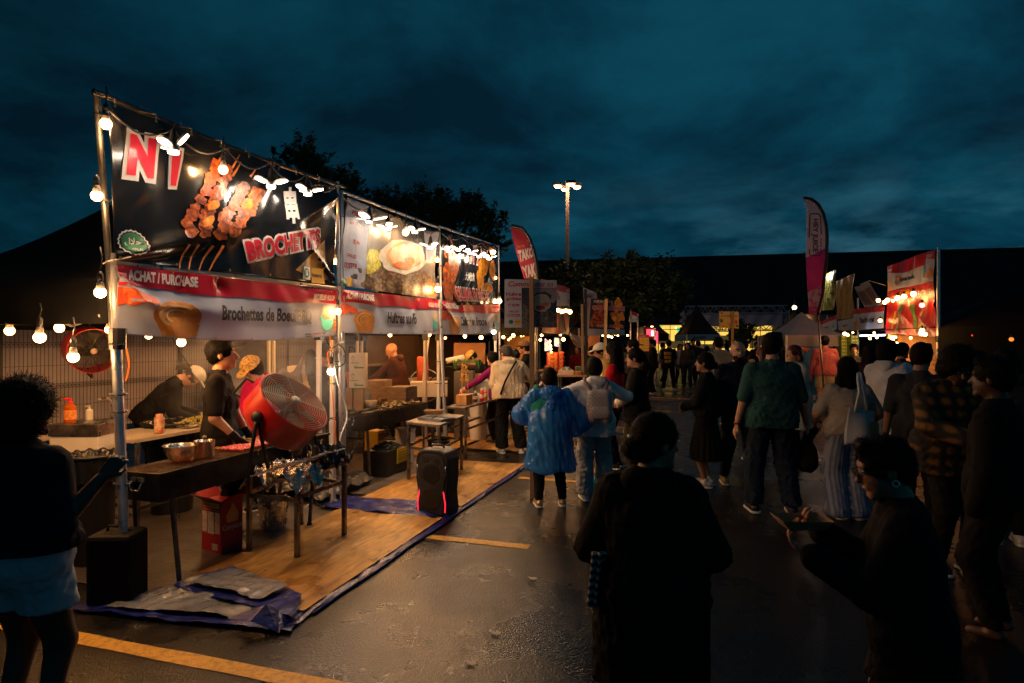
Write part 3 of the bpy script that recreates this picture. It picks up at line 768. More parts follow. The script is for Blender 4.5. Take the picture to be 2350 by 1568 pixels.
 if hair not in(None,'bald'):
  hcut=[];subs=[ell(hp_(0,0.128,-0.028),v3(0.074,0.094,0.112),Rh)]
  pr=[ell(hp_(0,-0.016,0.036),v3(0.088,0.107,0.100)*hs,Rh)]
  fo,fs=0.004,0.25
  if hair=='short':
   hcut=[(-(hu-hf*0.45),-float(HC@(hu-hf*0.45))+0.045)];pr+=[ell(hp_(0,-0.045,-0.01),v3(0.077,0.070,0.08),Rh)];fo,fs=0.007,0.2
   pr+=[cap(hp_(-0.035,0.055,0.108),hp_(0.035,0.045,0.112),0.027,0.027)]
  elif hair=='bowl':
   pr+=[ell(hp_(0,-0.03,0.0),v3(0.094,0.098,0.11),Rh)]
   hcut=[(-hu,-float(HC@hu)+0.105)]
  elif hair in('long','curly'):
   L=hairlen;g=0.018 if hair=='curly' else 0.0
   pr+=[cap(hp_(-0.055,-0.035,0.02),hp_(-0.07,-0.05,-L),0.045+g,0.05+g),cap(hp_(0.055,-0.035,0.02),hp_(0.07,-0.05,-L),0.045+g,0.05+g),cap(hp_(0,-0.06,0.02),hp_(0,-0.085,-L),0.06+g,0.055+g)]
   if hair=='curly':fo,fs=0.012,0.35;pr+=[ell(hp_(0,-0.02,0.04),v3(0.10,0.115,0.112),Rh)]
  elif hair=='bun':
   pr+=[ell(hp_(0,-0.128,-0.03),v3(0.046,0.040,0.044),Rh),ell(hp_(0,-0.045,-0.02),v3(0.076,0.072,0.085),Rh)]
   hcut=[(-(hu-hf*0.6),-float(HC@(hu-hf*0.6))+0.045)]
  elif hair=='pony':
   pr+=[cap(hp_(0,-0.115,0.03),hp_(0,-0.15,-0.08),0.03,0.032),cap(hp_(0,-0.15,-0.08),hp_(0.01,-0.13,-hairlen),0.032,0.012)]
   hcut=[];subs=subs+[ell(hp_(0,0.03,-0.12),v3(0.12,0.13,0.085),Rh)]
  elif hair=='afro':
   pr=[ell(hp_(0,-0.02,0.045),v3(0.125,0.13,0.13),Rh),ell(hp_(0,-0.05,-0.02),v3(0.115,0.10,0.12),Rh)];fo,fs=0.010,0.25
  ph=np.array([HC-0.24,HC+0.24]);ph[0][2]=HC[2]-(hairlen+0.12 if hair in('long','curly','pony')else 0.2)
  if capmat is not None:hcut=list(hcut)+[(hu,float(HC@hu)+0.040)]
  hd_=mesh_np('hair',[surf(field(pr,0.02,fold=fo,fscale=fs,seed=seed,subs=subs,cuts=hcut),ph[0],ph[1],min(0.011,q))],HAIR[haircol],root,tf)
  if hd_ and q<0.018:strands(hd_,HAIR[haircol],k,900 if q>0.0125 else 1800,hair,seed,tf,HC,hf)
 if capmat is not None:
  Rc=Rh@rot_z(math.radians(cap_face))@rot_x(math.radians(-cap_pull));cf,cu,cx_=Rc[:,1],Rc[:,2],Rc[:,0]
  o=hp_(0,-0.012,0.05)
  pr=[ell(o,v3(0.102,0.122,0.104),Rc)]
  subs=[]
  fd1=field(pr,0.01,cuts=[(-cu,-float(o@cu)+0.012)],fold=0.0015,fscale=0.5)
  pp=[surf(fd1,o-0.16,o+0.16,0.009)]
  if brim:
   b0=o+cf*0.12
   fd2=field([ell(o+cf*0.118+cu*0.0,v3(0.080,0.085,0.010),Rc@rot_x(-0.15))],0.01)
   pp.append(surf(fd2,b0-0.14,b0+0.14,0.007))
  mesh_np('cap',pp,capmat,root,tf)
 glo=np.concatenate([allp,[HC]]).min(0)-0.3;ghi=np.concatenate([allp,[HC]]).max(0)+0.3
 if topmat is not None:
  g=0.014+loose*0.3
  pr=torso(g+loose*0.35)+arm(Sl,El,Wl,g,sleeve,g+0.008)+arm(Sr,Er,Wr,g,sleeve,g+0.008)
  pr+=[cap(P-r*0.07*W+u*0.02,P+r*0.07*W+u*0.02,(0.128+loose)*(0.3+0.7*W)+0.012,(0.128+loose)*(0.3+0.7*W)+0.012,f,0.92)]
  if hem>0.06:pr+=[cap(P-r*0.085*W-u*0.05,P-r*0.09*W-u*max(hem,0.12),0.118*(0.4+0.6*W)+loose,0.118*(0.4+0.6*W)+loose),cap(P+r*0.085*W-u*0.05,P+r*0.09*W-u*max(hem,0.12),0.118*(0.4+0.6*W)+loose,0.118*(0.4+0.6*W)+loose)]
  pr+=[cap(P+u*0.30-r*0.03,P-u*hem-r*0.03,(0.135*W)+loose,(0.140*W)+loose*1.3,f,0.80),cap(P+u*0.30+r*0.03,P-u*hem+r*0.03,(0.135*W)+loose,(0.140*W)+loose*1.3,f,0.80)]
  pr+=[cap(P+u*0.44,Nk+u*(0.0+neck),0.088,0.064+neck*0.1)]
  cuts=[(-u,-float(P@u)+hem),(u,float(Nk@u)+0.035+neck*1.0)]
  fd=field(pr,0.028,cuts=[],fold=fold,seed=seed)
  c1=cuts
  def fdd(p):
   d=fd(p)
   near=np.einsum('ij,ij->i',p-P,p-P)
   dd=np.maximum(d,p@c1[1][0]-c1[1][1])
   arms=None
   for a_ in(arm(Sl,El,Wl,g,sleeve,g+0.008)+arm(Sr,Er,Wr,g,sleeve,g+0.008)):
    e=sd(p,a_);arms=e if arms is None else np.minimum(arms,e)
   h_=np.maximum(dd,-(p@u)+float(P@u)-hem+0.004*np.sin(p[:,0]*22+seed))
   raised=(p@u)>1e9
   out=np.minimum(h_,np.maximum(arms-fold*0.5,p@c1[1][0]-c1[1][1]-0.5))
   return out
  mesh_np(top or 'shirt',[surf(fdd,glo,ghi,q)],topmat,root,tf)
 if hood is not None:
  c=Nk-f*0.075+u*0.0
  pr=[cap(c-r*0.06,c+r*0.06,0.062,0.062,u,0.9),cap(c-f*0.01-u*0.02,c-u*0.12-f*0.03,0.075,0.04,f,0.6),cap(Nk-r*0.085+f*0.0,Nk-r*0.05+f*0.07-u*0.02,0.032,0.026),cap(Nk+r*0.085+f*0.0,Nk+r*0.05+f*0.07-u*0.02,0.032,0.026)]
  mesh_np('hood',[surf(field(pr,0.03,fold=0.007,seed=seed+5,subs=[ell(c+u*0.06+f*0.02,v3(0.05,0.04,0.04),R)]),c-0.24,c+0.24,min(q,0.012))],hood,root,tf)
 if botmat is not None:
  top_cut=(u,float(P@u)+0.09)
  if bottom=='trousers':
   pr=[cap(P-r*0.065*W,P+r*0.065*W,0.125*(0.3+0.7*W),0.125*(0.3+0.7*W),f,0.88),cap(P,P+u*0.09,0.122*W,0.122*W,f,0.85)]
   L1=leg(Jl,Kl,Al,0.014,1.0,0.02+legw);L2=leg(Jr,Kr,Ar,0.014,1.0,0.02+legw)
   fa=field(pr+L1,0.03,fold=fold*1.1,seed=seed+1);fb=field(pr+L2,0.03,fold=fold*1.1,seed=seed+2)
   def fdt(p):
    d=smin(fa(p),fb(p),0.006)
    d=np.maximum(d,p@top_cut[0]-top_cut[1])
    return np.maximum(d,bothem-p[:,2])
  elif bottom=='shorts':
   pr=[cap(P-r*0.065*W,P+r*0.065*W,0.132*(0.3+0.7*W),0.132*(0.3+0.7*W),f,0.95),cap(P,P+u*0.09,0.125*W,0.122*W,f,0.85)]
   L1=[cap(Jl,Kl,0.108*(0.4+0.6*W),0.09*W)];L2=[cap(Jr,Kr,0.108*(0.4+0.6*W),0.09*W)]
   fa=field(pr+L1,0.03,fold=fold,seed=seed+1);fb=field(pr+L2,0.03,fold=fold,seed=seed+2)
   def fdt(p):
    d=smin(fa(p),fb(p),0.006);d=np.maximum(d,p@top_cut[0]-top_cut[1])
    return np.maximum(d,bothem-p[:,2])
  else:
   Fc=(Al+Ar)/2;Fc=v3(Fc[0],Fc[1],bothem)
   def fdt(p):
    ang=np.arctan2(p[:,1]-P[1],p[:,0]-P[0])
    d=sd(p,cap(P+u*0.08,Fc,0.125*W,skirt_r,f,0.85))-0.010*np.cos(ang*19+seed)*np.clip((P[2]-p[:,2])*2.2,0,1)
    d=smin(d,sd(p,cap(P-r*0.07,P+r*0.07,0.125,0.125,f,0.88)),0.03)
    for a_ in(cap(Jl,Kl,0.112,0.085),cap(Jr,Kr,0.112,0.085)):d=smin(d,sd(p,a_),0.05)
    d=np.maximum(d,p@top_cut[0]-top_cut[1])
    return np.maximum(d,bothem-p[:,2])
  l2=allp.min(0)-0.3;h2=allp.max(0)+0.3;l2[2]=bothem-0.03;h2[2]=P[2]+0.25
  mesh_np({'trousers':'trousers','shorts':'shorts'}.get(bottom,'skirt'),[surf(fdt,l2,h2,q)],botmat,root,tf)
 if shoemat is not None:
  for A,K in((Al,Kl),(Ar,Kr)):
   fw=nrm(v3(0.10 if A is Ar else-0.10,1,0));b=v3(A[0],A[1],A[2]-0.085)
   pr=[cap(b+v3(0,0,0.05)-fw*0.045,b+v3(0,0,0.038)+fw*0.15,0.044,0.040,(0,0,1),0.95),cap(b+v3(0,0,0.06),b+v3(0,0,0.10),0.044,0.042)]
   zc=b[2]
   sh=mesh_np('shoe',[surf(field(pr,0.02,cuts=[(v3(0,0,-1),-zc-0.014)]),b-0.16,b+v3(0.16,0.26,0.2),min(q,0.010))],shoemat,root,tf)
   if sole and sh:
    pr=[cap(b+v3(0,0,0.014)-fw*0.05,b+v3(0,0,0.014)+fw*0.16,0.050,0.046)]
    mesh_np('sole',[surf(field(pr,0.01,cuts=[(v3(0,0,-1),-zc-0.0015),(v3(0,0,1),zc+0.026)]),b-0.16,b+v3(0.16,0.28,0.1),min(q,0.009))],WHITEP,sh,tf)
 def W_(p):return Vector(tf(np.array([p]))[0])+Vector(loc)
 J=dict(P=P,Nk=Nk,HC=HC,Sl=Sl,Sr=Sr,El=El,Er=Er,Wl=Wl,Wr=Wr,f=f,u=u,r=r,tf=tf,W=W_,hp=hp_,q=q,root=root,loc=loc,k=k,hf=hf,hu=hu,hx=hx,dl=nrm(Wl-El),dr=nrm(Wr-Er),Al=Al,Ar=Ar,body=body)
 return J
 # light bulbs
def emat(name,col,s):return M(name,col,0.4,emit=s,ecol=col)
BW_=emat('bulb_warm',(1.0,0.41,0.11),340.0)
BN_=emat('bulb_neutral',(1.0,0.50,0.18),330.0)
BC_=emat('bulb_cool',(1.0,0.74,0.52),210.0)
BD_=emat('bulb_small_warm',(1.0,0.46,0.13),75.0)
LED=emat('led_panel',(1.0,0.77,0.56),100.0)
SOCK=M('bulb_socket',(0.35,0.30,0.26),0.5)
CORD=M('black_cord',(0.01,0.01,0.01),0.5)
def bulb(p,label,r=0.034,mat=None,cord=0.25,group='hanging light bulbs of the stalls',up=True):
 p=Vector(p);t=thing('light_bulb',label,'light bulb',p,group)
 mb=MB();mb.lathe(p,[(0.001,-r),(r*0.5,-r*0.86),(r*0.87,-r*0.5),(r,0),(r*0.95,r*0.35),(r*0.75,r*0.7)],n=12);mb.build('bulb_glass',mat or BW_,t,smooth=True)
 mb=MB();mb.lathe(p,[(r*0.76,r*0.7),(r*0.6,r*1.7),(r*0.42,r*2.0)],n=10);mb.build('bulb_collar',SOCK,t,smooth=True)
 mb=MB();mb.lathe(p,[(r*0.48,r*2.0),(r*0.5,r*3.4),(r*0.15,r*4.0)],n=8)
 if cord:mb.tube([p+Vector((0,0,r*3.9)),p+Vector((0.01,0,r*4+cord*0.5)),p+Vector((0,0,r*4+cord))],0.005,5)
 mb.build('socket',BLACKP,t,smooth=True)
 return t
def sbulb(p,label,r=0.022,mat=None,group='small warm bulbs strung through the market'):
 p=Vector(p);t=thing('string_bulb',label,'light bulb',p,group)
 mb=MB();mb.ball(p,r,10);mb.build('bulb_glass',mat or BD_,t,smooth=True)
 mb=MB();mb.lathe(p,[(r*0.5,r*0.8),(r*0.5,r*2.2)],n=7);mb.build('socket',BLACKP,t)
 return t
def Tt(t):return Sheet(ST(0,t).xy,RD)
def at(x,y,t,off=0.0):
 sh=Tt(t);a,z=sh.hit(x,y);p=sh.pt(a,z,off);return p
 # tents
CANO=M('black_canopy',(0.004,0.004,0.0045),0.85,var=0.25,scale=4,bump=0.3,bscale=12,spec=0.12)
WLEG=M('white_tent_leg',(0.66,0.62,0.56),0.42,0.2,rvar=0.1)
LEGG='legs of the black canopies'
def tent(s0,label,zt=2.12,zp=3.02,legs=True,lean=None,cano=CANO,val=0.30,dep=3.0,width=BAY,frontval=True,o=None):
 t=thing('canopy_tent',label,'canopy tent',ST(s0+width/2,dep/2),'canopy tents of the stall row')
 e=0.06;s1=s0+width
 c=[ST(s0+e,0.12,zt),ST(s1-e,0.12,zt),ST(s1-e,dep,zt),ST(s0+e,dep,zt)];pk=ST((s0+s1)/2,dep/2,zp)
 mb=MB();n=10
 for i in range(4):
  a,b=c[i],c[(i+1)%4]
  def fn(u,v,a=a,b=b):
   p=(a*(1-u)+b*u)*(1-v)+pk*v
   p.z-=0.14*math.sin(PI*v)*1.0+0.05*math.sin(PI*u)*(1-v);return p
  mb.sheet(fn,n,n)
 mb.build('canopy',cano,t,smooth=True,thick=0.004)
 mb=MB()
 for i in range(4):
  if i==0 and not frontval:continue
  a,b=c[i],c[(i+1)%4]
  mb.sheet(lambda u,v,a=a,b=b:(a*(1-u)+b*u)+Vector((0,0,-val*v-0.05*math.sin(PI*u)*(1-v)))+Vector((0.012*math.sin(u*40),0.008*math.cos(u*31),0))*v,30,3)
 mb.build('valance',cano,t,smooth=True,thick=0.003)
 mb=MB()
 for a,b in((c[0],c[1]),(c[1],c[2]),(c[3],c[2]),(c[0],c[3])):
  k=4
  for i in range(k):
   inw=(ST((s0+s1)/2,dep/2,zt)-(a+b)/2).normalized()*0.06
   p=a+(b-a)*i/k+inw;q_=a+(b-a)*(i+1)/k+inw;dz=Vector((0,0,-0.22))
   mb.bar(p+(dz if i%2 else Vector())*1-Vector((0,0,0.03)),q_+(Vector()if i%2 else dz)-Vector((0,0,0.03)),0.012,0.024)
   mb.bar(p+(Vector()if i%2 else dz)-Vector((0,0,0.03)),q_+(dz if i%2 else Vector())-Vector((0,0,0.03)),0.012,0.024)
 mb.build('roof_truss',WLEG,t)
 if legs:
  for(ds,dt)in legs if isinstance(legs,(list,tuple))else((0,0.05),(width,0.05),(width,dep),(0,dep)):
   mb=MB();b_=ST(s0+ds+(0.06 if ds<1 else-0.06),dt)
   mb.box(b_+Vector((0,0,(zt)/2)),0.045,0.045,zt,ax=RD);mb.box(b_+Vector((0,0,0.43)),0.054,0.054,0.86,ax=RD)
   mb.box(b_+Vector((0,0,0.008)),0.11,0.11,0.012,ax=RD)
   lg=mb.build('leg',WLEG,t,bevel=0.006)
   mb=MB();mb.box(b_+Vector((0,0,1.78)),0.075,0.075,0.13,ax=RD);mb.build('clamp',BLACKP,lg)
 return t
tent(0,'black canopy tent over the brochette stall, nearest the camera',legs=[(BAY,3.0),(0,3.0),(BAY,0.05)])
tent(BAY,'black canopy tent over the grilled oyster stall',legs=[(0.0,0.3),(BAY,3.0),(BAY,0.02)],zp=2.75)
tent(2*BAY,'black canopy tent over the calamari stall',legs=[(BAY,3.0),(0,3.0),(BAY,0.05),(0.12,0.35)],zp=2.75)
# pipe frames that carry the big banners
def zt_at(x,y,t=-0.03):return at(x,y,t)
def ties(mb,c,r=0.035):
 c=Vector(c);mb.tube([c+Vector((math.cos(a)*r,math.sin(a)*r,0.004*math.sin(a*2)))for a in[2*PI*i/10 for i in range(10)]],0.005,5,closed=True)
f1=thing('pipe_frame','dark pipe frame with leaning silver post carrying the brochette banner','banner frame',ST(0,0),'pipe frames of the banners')
A0=ptZ(291,1385);A1=ptY(259,600,4.10);A2=ptY(250,600,4.08);A3=ptY(221,213,4.02)
mb=MB();mb.tube([A0,A1+Vector((0,0,0.05))],0.031,14);mb.build('upright',ALU,f1,smooth='auto')
mb=MB();mb.tube([ptY(285,1230,4.06),A2,A3],0.021,12);mb.build('upright',DARKST,f1,smooth='auto')
B3=at(774,424,-0.03)
mb=MB();pts=[A3+Vector((-.02,0,0.01))]+[A3*(1-k)+B3*k+Vector((0,0,-0.03*math.sin(PI*k)))for k in(0.25,.5,.75)]+[B3+(B3-A3).normalized()*0.12]
mb.tube(pts,0.021,10);mb.build('top_rail',DARKST,f1,smooth='auto')
L0,L1=at(262,603,-0.02),at(772,662,-0.02)
mb=MB();mb.tube([L0,L1],0.019,10);mb.build('lower_rail',ALU,f1,smooth='auto')
mb=MB();mb.tube([ST(BAY-0.01,-0.03,0.0),B3+Vector((0,0,0.03))],0.019,10);mb.build('upright',ALU,f1,smooth='auto')
mb=MB();mb.lathe(ptY(270,778,4.07),[(0.05,-0.07),(0.052,0.07)],n=12);mb.build('clamp',BLACKP,f1)
mb=MB()
for y_ in(790,905,945,1110,1185):ties(mb,ptY(268+(y_-790)*0.035,y_,4.06),0.047)
for y_ in(265,460):ties(mb,ptY(224+(y_-215)*0.075,y_,4.03),0.03)
mb.build('cable_tie',TAPE,f1)
def post_frame(label,s_,top,x0y0,x1y1,lowl,lowr):
 f=thing('pipe_frame',label,'banner frame',ST(s_,0),'pipe frames of the banners')
 mb=MB();mb.tube([ST(s_+0.05,-0.03,0),at(*x0y0,-0.03)],0.019,10);mb.build('upright',ALU,f,smooth='auto')
 mb=MB();mb.tube([at(*x0y0,-0.03),at(*x1y1,-0.03)],0.018,10);mb.build('top_rail',ALU,f,smooth='auto')
 mb=MB();mb.tube([at(*lowl,-0.02),at(*lowr,-0.02)],0.016,10);mb.build('lower_rail',ALU,f,smooth='auto')
 return f
f2=post_frame('pipe frame holding the oyster banner between the second and third posts',BAY,0,(784,440),(1003,522),(784,668),(1005,690))
f3=post_frame('pipe frame holding the calamari banner at the end of the row',2*BAY,0,(1008,520),(1143,566),(1008,690),(1145,702))
mb=MB();mb.tube([ST(3*BAY,-0.03,0),at(1144,563,-0.03)],0.019,10);mb.build('upright',ALU,f3,smooth='auto')
mb=MB();mb.tube([at(1030,1150,-0.25),at(1008,690,-0.05)],0.024,10);mb.build('brace',ALU,f3,smooth='auto')
mb=MB()
for y_ in(830,880,960):ties(mb,at(765,y_,-0.02),0.06);ties(mb,at(1012,y_,0.0),0.09)
mb.build('cable_tie',TAPE,f2)
# banners
BLK=M('vinyl_black',(0.006,0.006,0.007),0.2,var=0.4,scale=3,rvar=0.06,spec=0.5)
RED=M('vinyl_red',(0.50,0.008,0.03),0.33);WHT=M('vinyl_white',(0.62,0.66,0.80),0.36,var=0.04)
WHT2=M('vinyl_lettering_white',(0.78,0.76,0.74),0.4)
def translucent(m,k):
 nt=m.node_tree;b=nt.nodes['Principled BSDF'];out=[n for n in nt.nodes if n.type=='OUTPUT_MATERIAL'][0]
 tr=nt.nodes.new('ShaderNodeBsdfTranslucent');mx=nt.nodes.new('ShaderNodeMixShader');mx.inputs[0].default_value=k
 src=b.inputs['Base Color']
 if src.is_linked:nt.links.new(src.links[0].from_socket,tr.inputs[0])
 else:tr.inputs[0].default_value=src.default_value
 nt.links.new(b.outputs[0],mx.inputs[1]);nt.links.new(tr.outputs[0],mx.inputs[2]);nt.links.new(mx.outputs[0],out.inputs[0])
 return m
translucent(WHT,0.16);translucent(RED,0.12)
INK=M('vinyl_ink_blue_black',(0.01,0.012,0.03),0.35);ORG=M('vinyl_orange',(0.72,0.27,0.04),0.4,var=0.15,scale=8)
ORG2=M('vinyl_orange_light',(0.85,0.50,0.18),0.4);TEAL=M('vinyl_teal',(0.10,0.52,0.50),0.4);CORAL=M('vinyl_coral',(0.70,0.11,0.035),0.4,var=0.2,scale=10)
GRN=M('vinyl_green',(0.02,0.16,0.08),0.4);YEL=M('vinyl_yellow',(0.78,0.42,0.04),0.4);NOOD=M('vinyl_noodle',(0.66,0.46,0.22),0.4)
MEAT=M('print_grilled_meat',(0.4,0.1,0.02),0.35,ramp=[(0.28,(0.03,0.006,0.004)),(0.43,(0.10,0.016,0.004)),(0.54,(0.27,0.055,0.006)),(0.64,(0.50,0.14,0.010)),(0.78,(0.7,0.33,0.06))],scale=24,detail=8,bump=0.3)
MEAT2=M('print_grilled_gold',(0.6,0.3,0.05),0.35,ramp=[(0.28,(0.12,0.03,0.008)),(0.45,(0.50,0.16,0.012)),(0.58,(0.80,0.33,0.02)),(0.75,(0.90,0.55,0.10))],scale=15,detail=8,bump=0.3)
SHELL=M('print_oyster_shell',(0.2,0.15,0.1),0.4,ramp=[(0.34,(0.012,0.009,0.006)),(0.47,(0.07,0.04,0.022)),(0.56,(0.18,0.10,0.045)),(0.68,(0.34,0.23,0.12)),(0.8,(0.5,0.4,0.3))],scale=13,detail=10,stretch=(1,1,2.2))
SALAD=M('print_green_salad',(0.3,0.3,0.05),0.4,ramp=[(0.3,(0.06,0.07,0.01)),(0.5,(0.33,0.30,0.02)),(0.65,(0.66,0.56,0.03)),(0.8,(0.5,0.5,0.3))],scale=26,detail=6)
OYST=M('print_oyster_white',(0.72,0.66,0.56),0.35,var=0.12,scale=18);OYC=M('print_oyster_cream',(0.76,0.52,0.32),0.35,var=0.2,scale=14)
CHILI=M('print_red_chili',(0.62,0.05,0.02),0.35,ramp=[(0.35,(0.55,0.03,0.015)),(0.5,(0.75,0.14,0.03)),(0.62,(0.85,0.4,0.1)),(0.7,(0.2,0.35,0.05))],scale=60)
def crease_fn(lines,base=0.012,seed=0.0,L=2.6):
 def wr(a,z):
  w=base*(math.sin(a*3.1+seed)*math.sin(z*4.2+1.2*seed)+0.5*math.sin(a*7.3+z*5.1+seed*2)+0.28*math.sin(a*19+3*math.sin(z*6)+seed))
  for(p,q_,amp,wd)in lines:
   dx,dz=q_[0]-p[0],q_[1]-p[1];ll=dx*dx+dz*dz
   t=max(0.0,min(1.0,((a-p[0])*dx+(z-p[1])*dz)/ll))
   d=math.hypot(a-p[0]-t*dx,z-p[1]-t*dz)
   w+=amp*math.exp(-(d/(wd*(0.35+t)))**2)*(1-0.6*t)
  return w
 return wr
def mk_sheet(t,lines_px,base,seed):
 sh=Tt(t);sh.wr=crease_fn([(sh.hit(*p),sh.hit(*q_),a,w)for p,q_,a,w in lines_px],base,seed);return sh
c1=crp(200,200,3.136)
sh1=mk_sheet(-0.06,[((262,597),(600,500),0.05,0.10),((262,597),(480,590),-0.04,0.07),((768,450),(600,560),0.045,0.12),((768,640),(640,470),0.03,0.06),((247,240),(330,420),0.03,0.10),((520,320),(500,480),0.02,0.07),((640,370),(560,560),0.03,0.09),((768,430),(560,395),0.02,0.06)],0.014,0.4)
qb=[sh1 .hit(*p)for p in((263,598),(769,652),(771,430),(248,235))]
bn1=thing('banner','large black brochettes banner with red lettering and a skewer picture','banner',ST(1.3,-0.06,2.2),'big food banners above the stalls')
cloth(sh1,qb,'fabric',BLK,bn1,180,100,thick=0.002)
def sub(name,fill,mat,par,sh):mb=MB();fill(mb);return mb.build(name,mat,par,smooth=True)
mw=MB();mr=MB()
for tx,qd,ol in(('N',((352,742),(568,776),(590,468),(372,422)),0.11),('1',((708,828),(748,832),(772,562),(706,548)),0.09),('o',((622,530),(672,536),(676,486),(626,480)),0.12)):
 Q=[c1(*p)for p in qd];text_decal(mw,sh1,tx,Q,0.006,0.075,ol+0.07,ref=tx);text_decal(mr,sh1,tx,Q,0.011,0.075)
Q=[c1(*p)for p in((1300,1425),(1890,1300),(1872,1165),(1258,1268))]
text_decal(mw,sh1,'BROCHETTES',Q,0.010,0.045,0.13,step=0.03);text_decal(mr,sh1,'BROCHETTES',Q,0.017,0.045,step=0.03)
text_decal(mw,sh1,'串',[c1(*p)for p in((1592,1130),(1692,1128),(1700,840),(1592,840))],0.008,0.05)
mw.build('lettering_outline',WHT2,bn1);mr.build('lettering',RED,bn1)
mb=MB();rr=random.Random(3)
sk=[((1070,660),(1010,800),(905,1010),(850,1120),(850,1230)),((1165,700),(1100,860),(1010,1010),(960,1130),(950,1240)),((1290,840),(1230,960),(1130,1060),(1090,1150),(1060,1260)),((1375,880),(1310,1000),(1270,1060),(1230,1130),(1150,1230))]
for j,ch in enumerate(sk):
 for i in range(len(ch)-1):
  for k in range(3):
   u=k/3;x=ch[i][0]*(1-u)+ch[i+1][0]*u;y=ch[i][1]*(1-u)+ch[i+1][1]*u
   poly_decal(mb,sh1,[c1(*p)for p in blob(x+rr.uniform(-12,12),y,rr.uniform(42,58),rr.uniform(34,46),11,0.26,0.5,rr)],0.004+0.0012*((i*3+k)%5),step=0.09)
mb.build('skewer_picture',MEAT,bn1)
mb=MB()
for x,y in((1030,985),(1300,975),(985,1110)):poly_decal(mb,sh1,[c1(*p)for p in blob(x,y,50,34,12,0.2,-0.8,rr)],0.0125,step=0.09)
mb.build('pepper_picture',MEAT2,bn1)
mb=MB()
for a,b in(((1080,650),(1128,572)),((1180,715),(1258,585)),((1200,755),(1266,642)),((1335,760),(1375,700)),((1360,785),(1390,742)),((850,1290),(790,1490)),((930,1290),(860,1495)),((1040,1300),(940,1500)),((1110,1300),(1020,1505))):
 dx,dy=b[0]-a[0],b[1]-a[1];l=math.hypot(dx,dy);nx,ny=-dy/l*11,dx/l*11
 poly_decal(mb,sh1,[c1(a[0]+nx,a[1]+ny),c1(a[0]-nx,a[1]-ny),c1(b[0]-nx*.3,b[1]-ny*.3),c1(b[0]+nx*.3,b[1]+ny*.3)],0.0035)
mb.build('skewer_stick_picture',M('print_stick',(0.50,0.16,0.03),0.4),bn1)
mb=MB();poly_decal(mb,sh1,[c1(*p)for p in((1680,1490),(1800,1380),(1925,1255),(1930,1400),(1915,1500),(1950,1570),(1830,1560))],0.004)
mb.build('flame_picture',M('print_flame',(0.5,0.25,0.04),0.4,ramp=[(0.35,(0.03,0.015,0.006)),(0.5,(0.35,0.15,0.02)),(0.7,(0.8,0.45,0.08))],scale=9,stretch=(1,1,0.4)),bn1)
mb=MB();mg=MB()
def seal(x,y,rx,ry,sh,off,mbx,n=36,rnd=0.05,ang=0.35):
 poly_decal(mbx,sh,[c1(x+rx*(1+rnd*math.cos(i*1.0*PI))*math.cos(2*PI*i/n)*math.cos(ang)-ry*math.sin(2*PI*i/n)*math.sin(ang)*.4,y+ry*(1+rnd*math.cos(i*PI))*math.sin(2*PI*i/n)+rx*.25*math.cos(2*PI*i/n))for i in range(n)],off)
seal(405,1275,118,95,sh1,0.005,mb);mb.build('seal_rim',WHT2,bn1)
seal(405,1275,106,84,sh1,0.0075,mg);mg.build('seal_ring',INK,bn1)
mb=MB();seal(405,1275,92,72,sh1,0.010,mb,rnd=0);mb.build('halal_seal',GRN,bn1)
mb=MB();text_decal(mb,sh1,'ﻝﻼﺣ',[c1(*p)for p in((342,1300),(462,1310),(462,1245),(342,1235))],0.0135,0.02);text_decal(mb,sh1,'HALAL',[c1(*p)for p in((385,1335),(458,1345),(458,1325),(385,1315))],0.0135,0.02)
mb.build('seal_lettering',WHT2,bn1)
mb=MB();poly_decal(mb,sh1,[c1(*p)for p in((1735,1560),(1805,1570),(1805,1470),(1750,1462))],0.006);mb.build('payment_mark_ground',WHT2,bn1)
mb=MB();poly_decal(mb,sh1,[c1(*p)for p in blob(1770,1515,26,38,16,0.05)],0.009);mb.build('payment_mark',GRN,bn1)
mb=MB();text_decal(mb,sh1,'$',[c1(*p)for p in((1757,1540),(1783,1540),(1783,1490),(1757,1490))],0.012,0.03);mb.build('payment_mark_lettering',WHT2,bn1)
mb=MB();poly_decal(mb,sh1,[c1(*p)for p in((1815,1590),(1925,1600),(1910,1480),(1818,1475))],0.0065);mb.build('payment_box',YEL,bn1)
mb=MB();text_decal(mb,sh1,'Interac',[c1(*p)for p in((1820,1545),(1900,1552),(1900,1520),(1820,1513))],0.0095,0.03);mb.build('payment_lettering',INK,bn1)
def eyelets(sh,q,n,par,top=True,off=0.004):
 mb=MB()
 for i in range(n+1):
  for v in((0.985,)if top else(0.02,)):
   a,z=bil(q,0.01+0.98*i/n,v);p=sh.pt(a,z,off);mb.lathe(p,[(0.011,0),(0.011,0.004),(0.005,0.005)],ax=(sh.n.x,sh.n.y,0),n=8)
 mb.build('eyelet',M('brass',(0.6,0.45,0.2),0.3,1.0),par)
eyelets(sh1,qb,8,bn1);eyelets(sh1,qb,5,bn1,False)
mb=MB()
for i in range(9):
 a,z=bil(qb,0.01+0.98*i/8,0.985);p=sh1 .pt(a,z,0.003);tz=A3*(1-i/8)+B3*(i/8)
 mb.tube([p,p+Vector((0.01,-0.01,0.04)),tz+Vector((0,-0.025,-0.02)),tz+Vector((0,0,0.026)),tz+Vector((0.0,0.02,0.0))],0.003,4)
mb.tube([at(262,597,-0.07),ptY(247,600,4.0),ptY(236,606,3.98)],0.005,4);mb.tube([at(262,597,-0.07),ptY(300,590,4.1)],0.004,4)
mb.build('tie',M('white_string',(0.5,0.45,0.4),0.7),bn1)
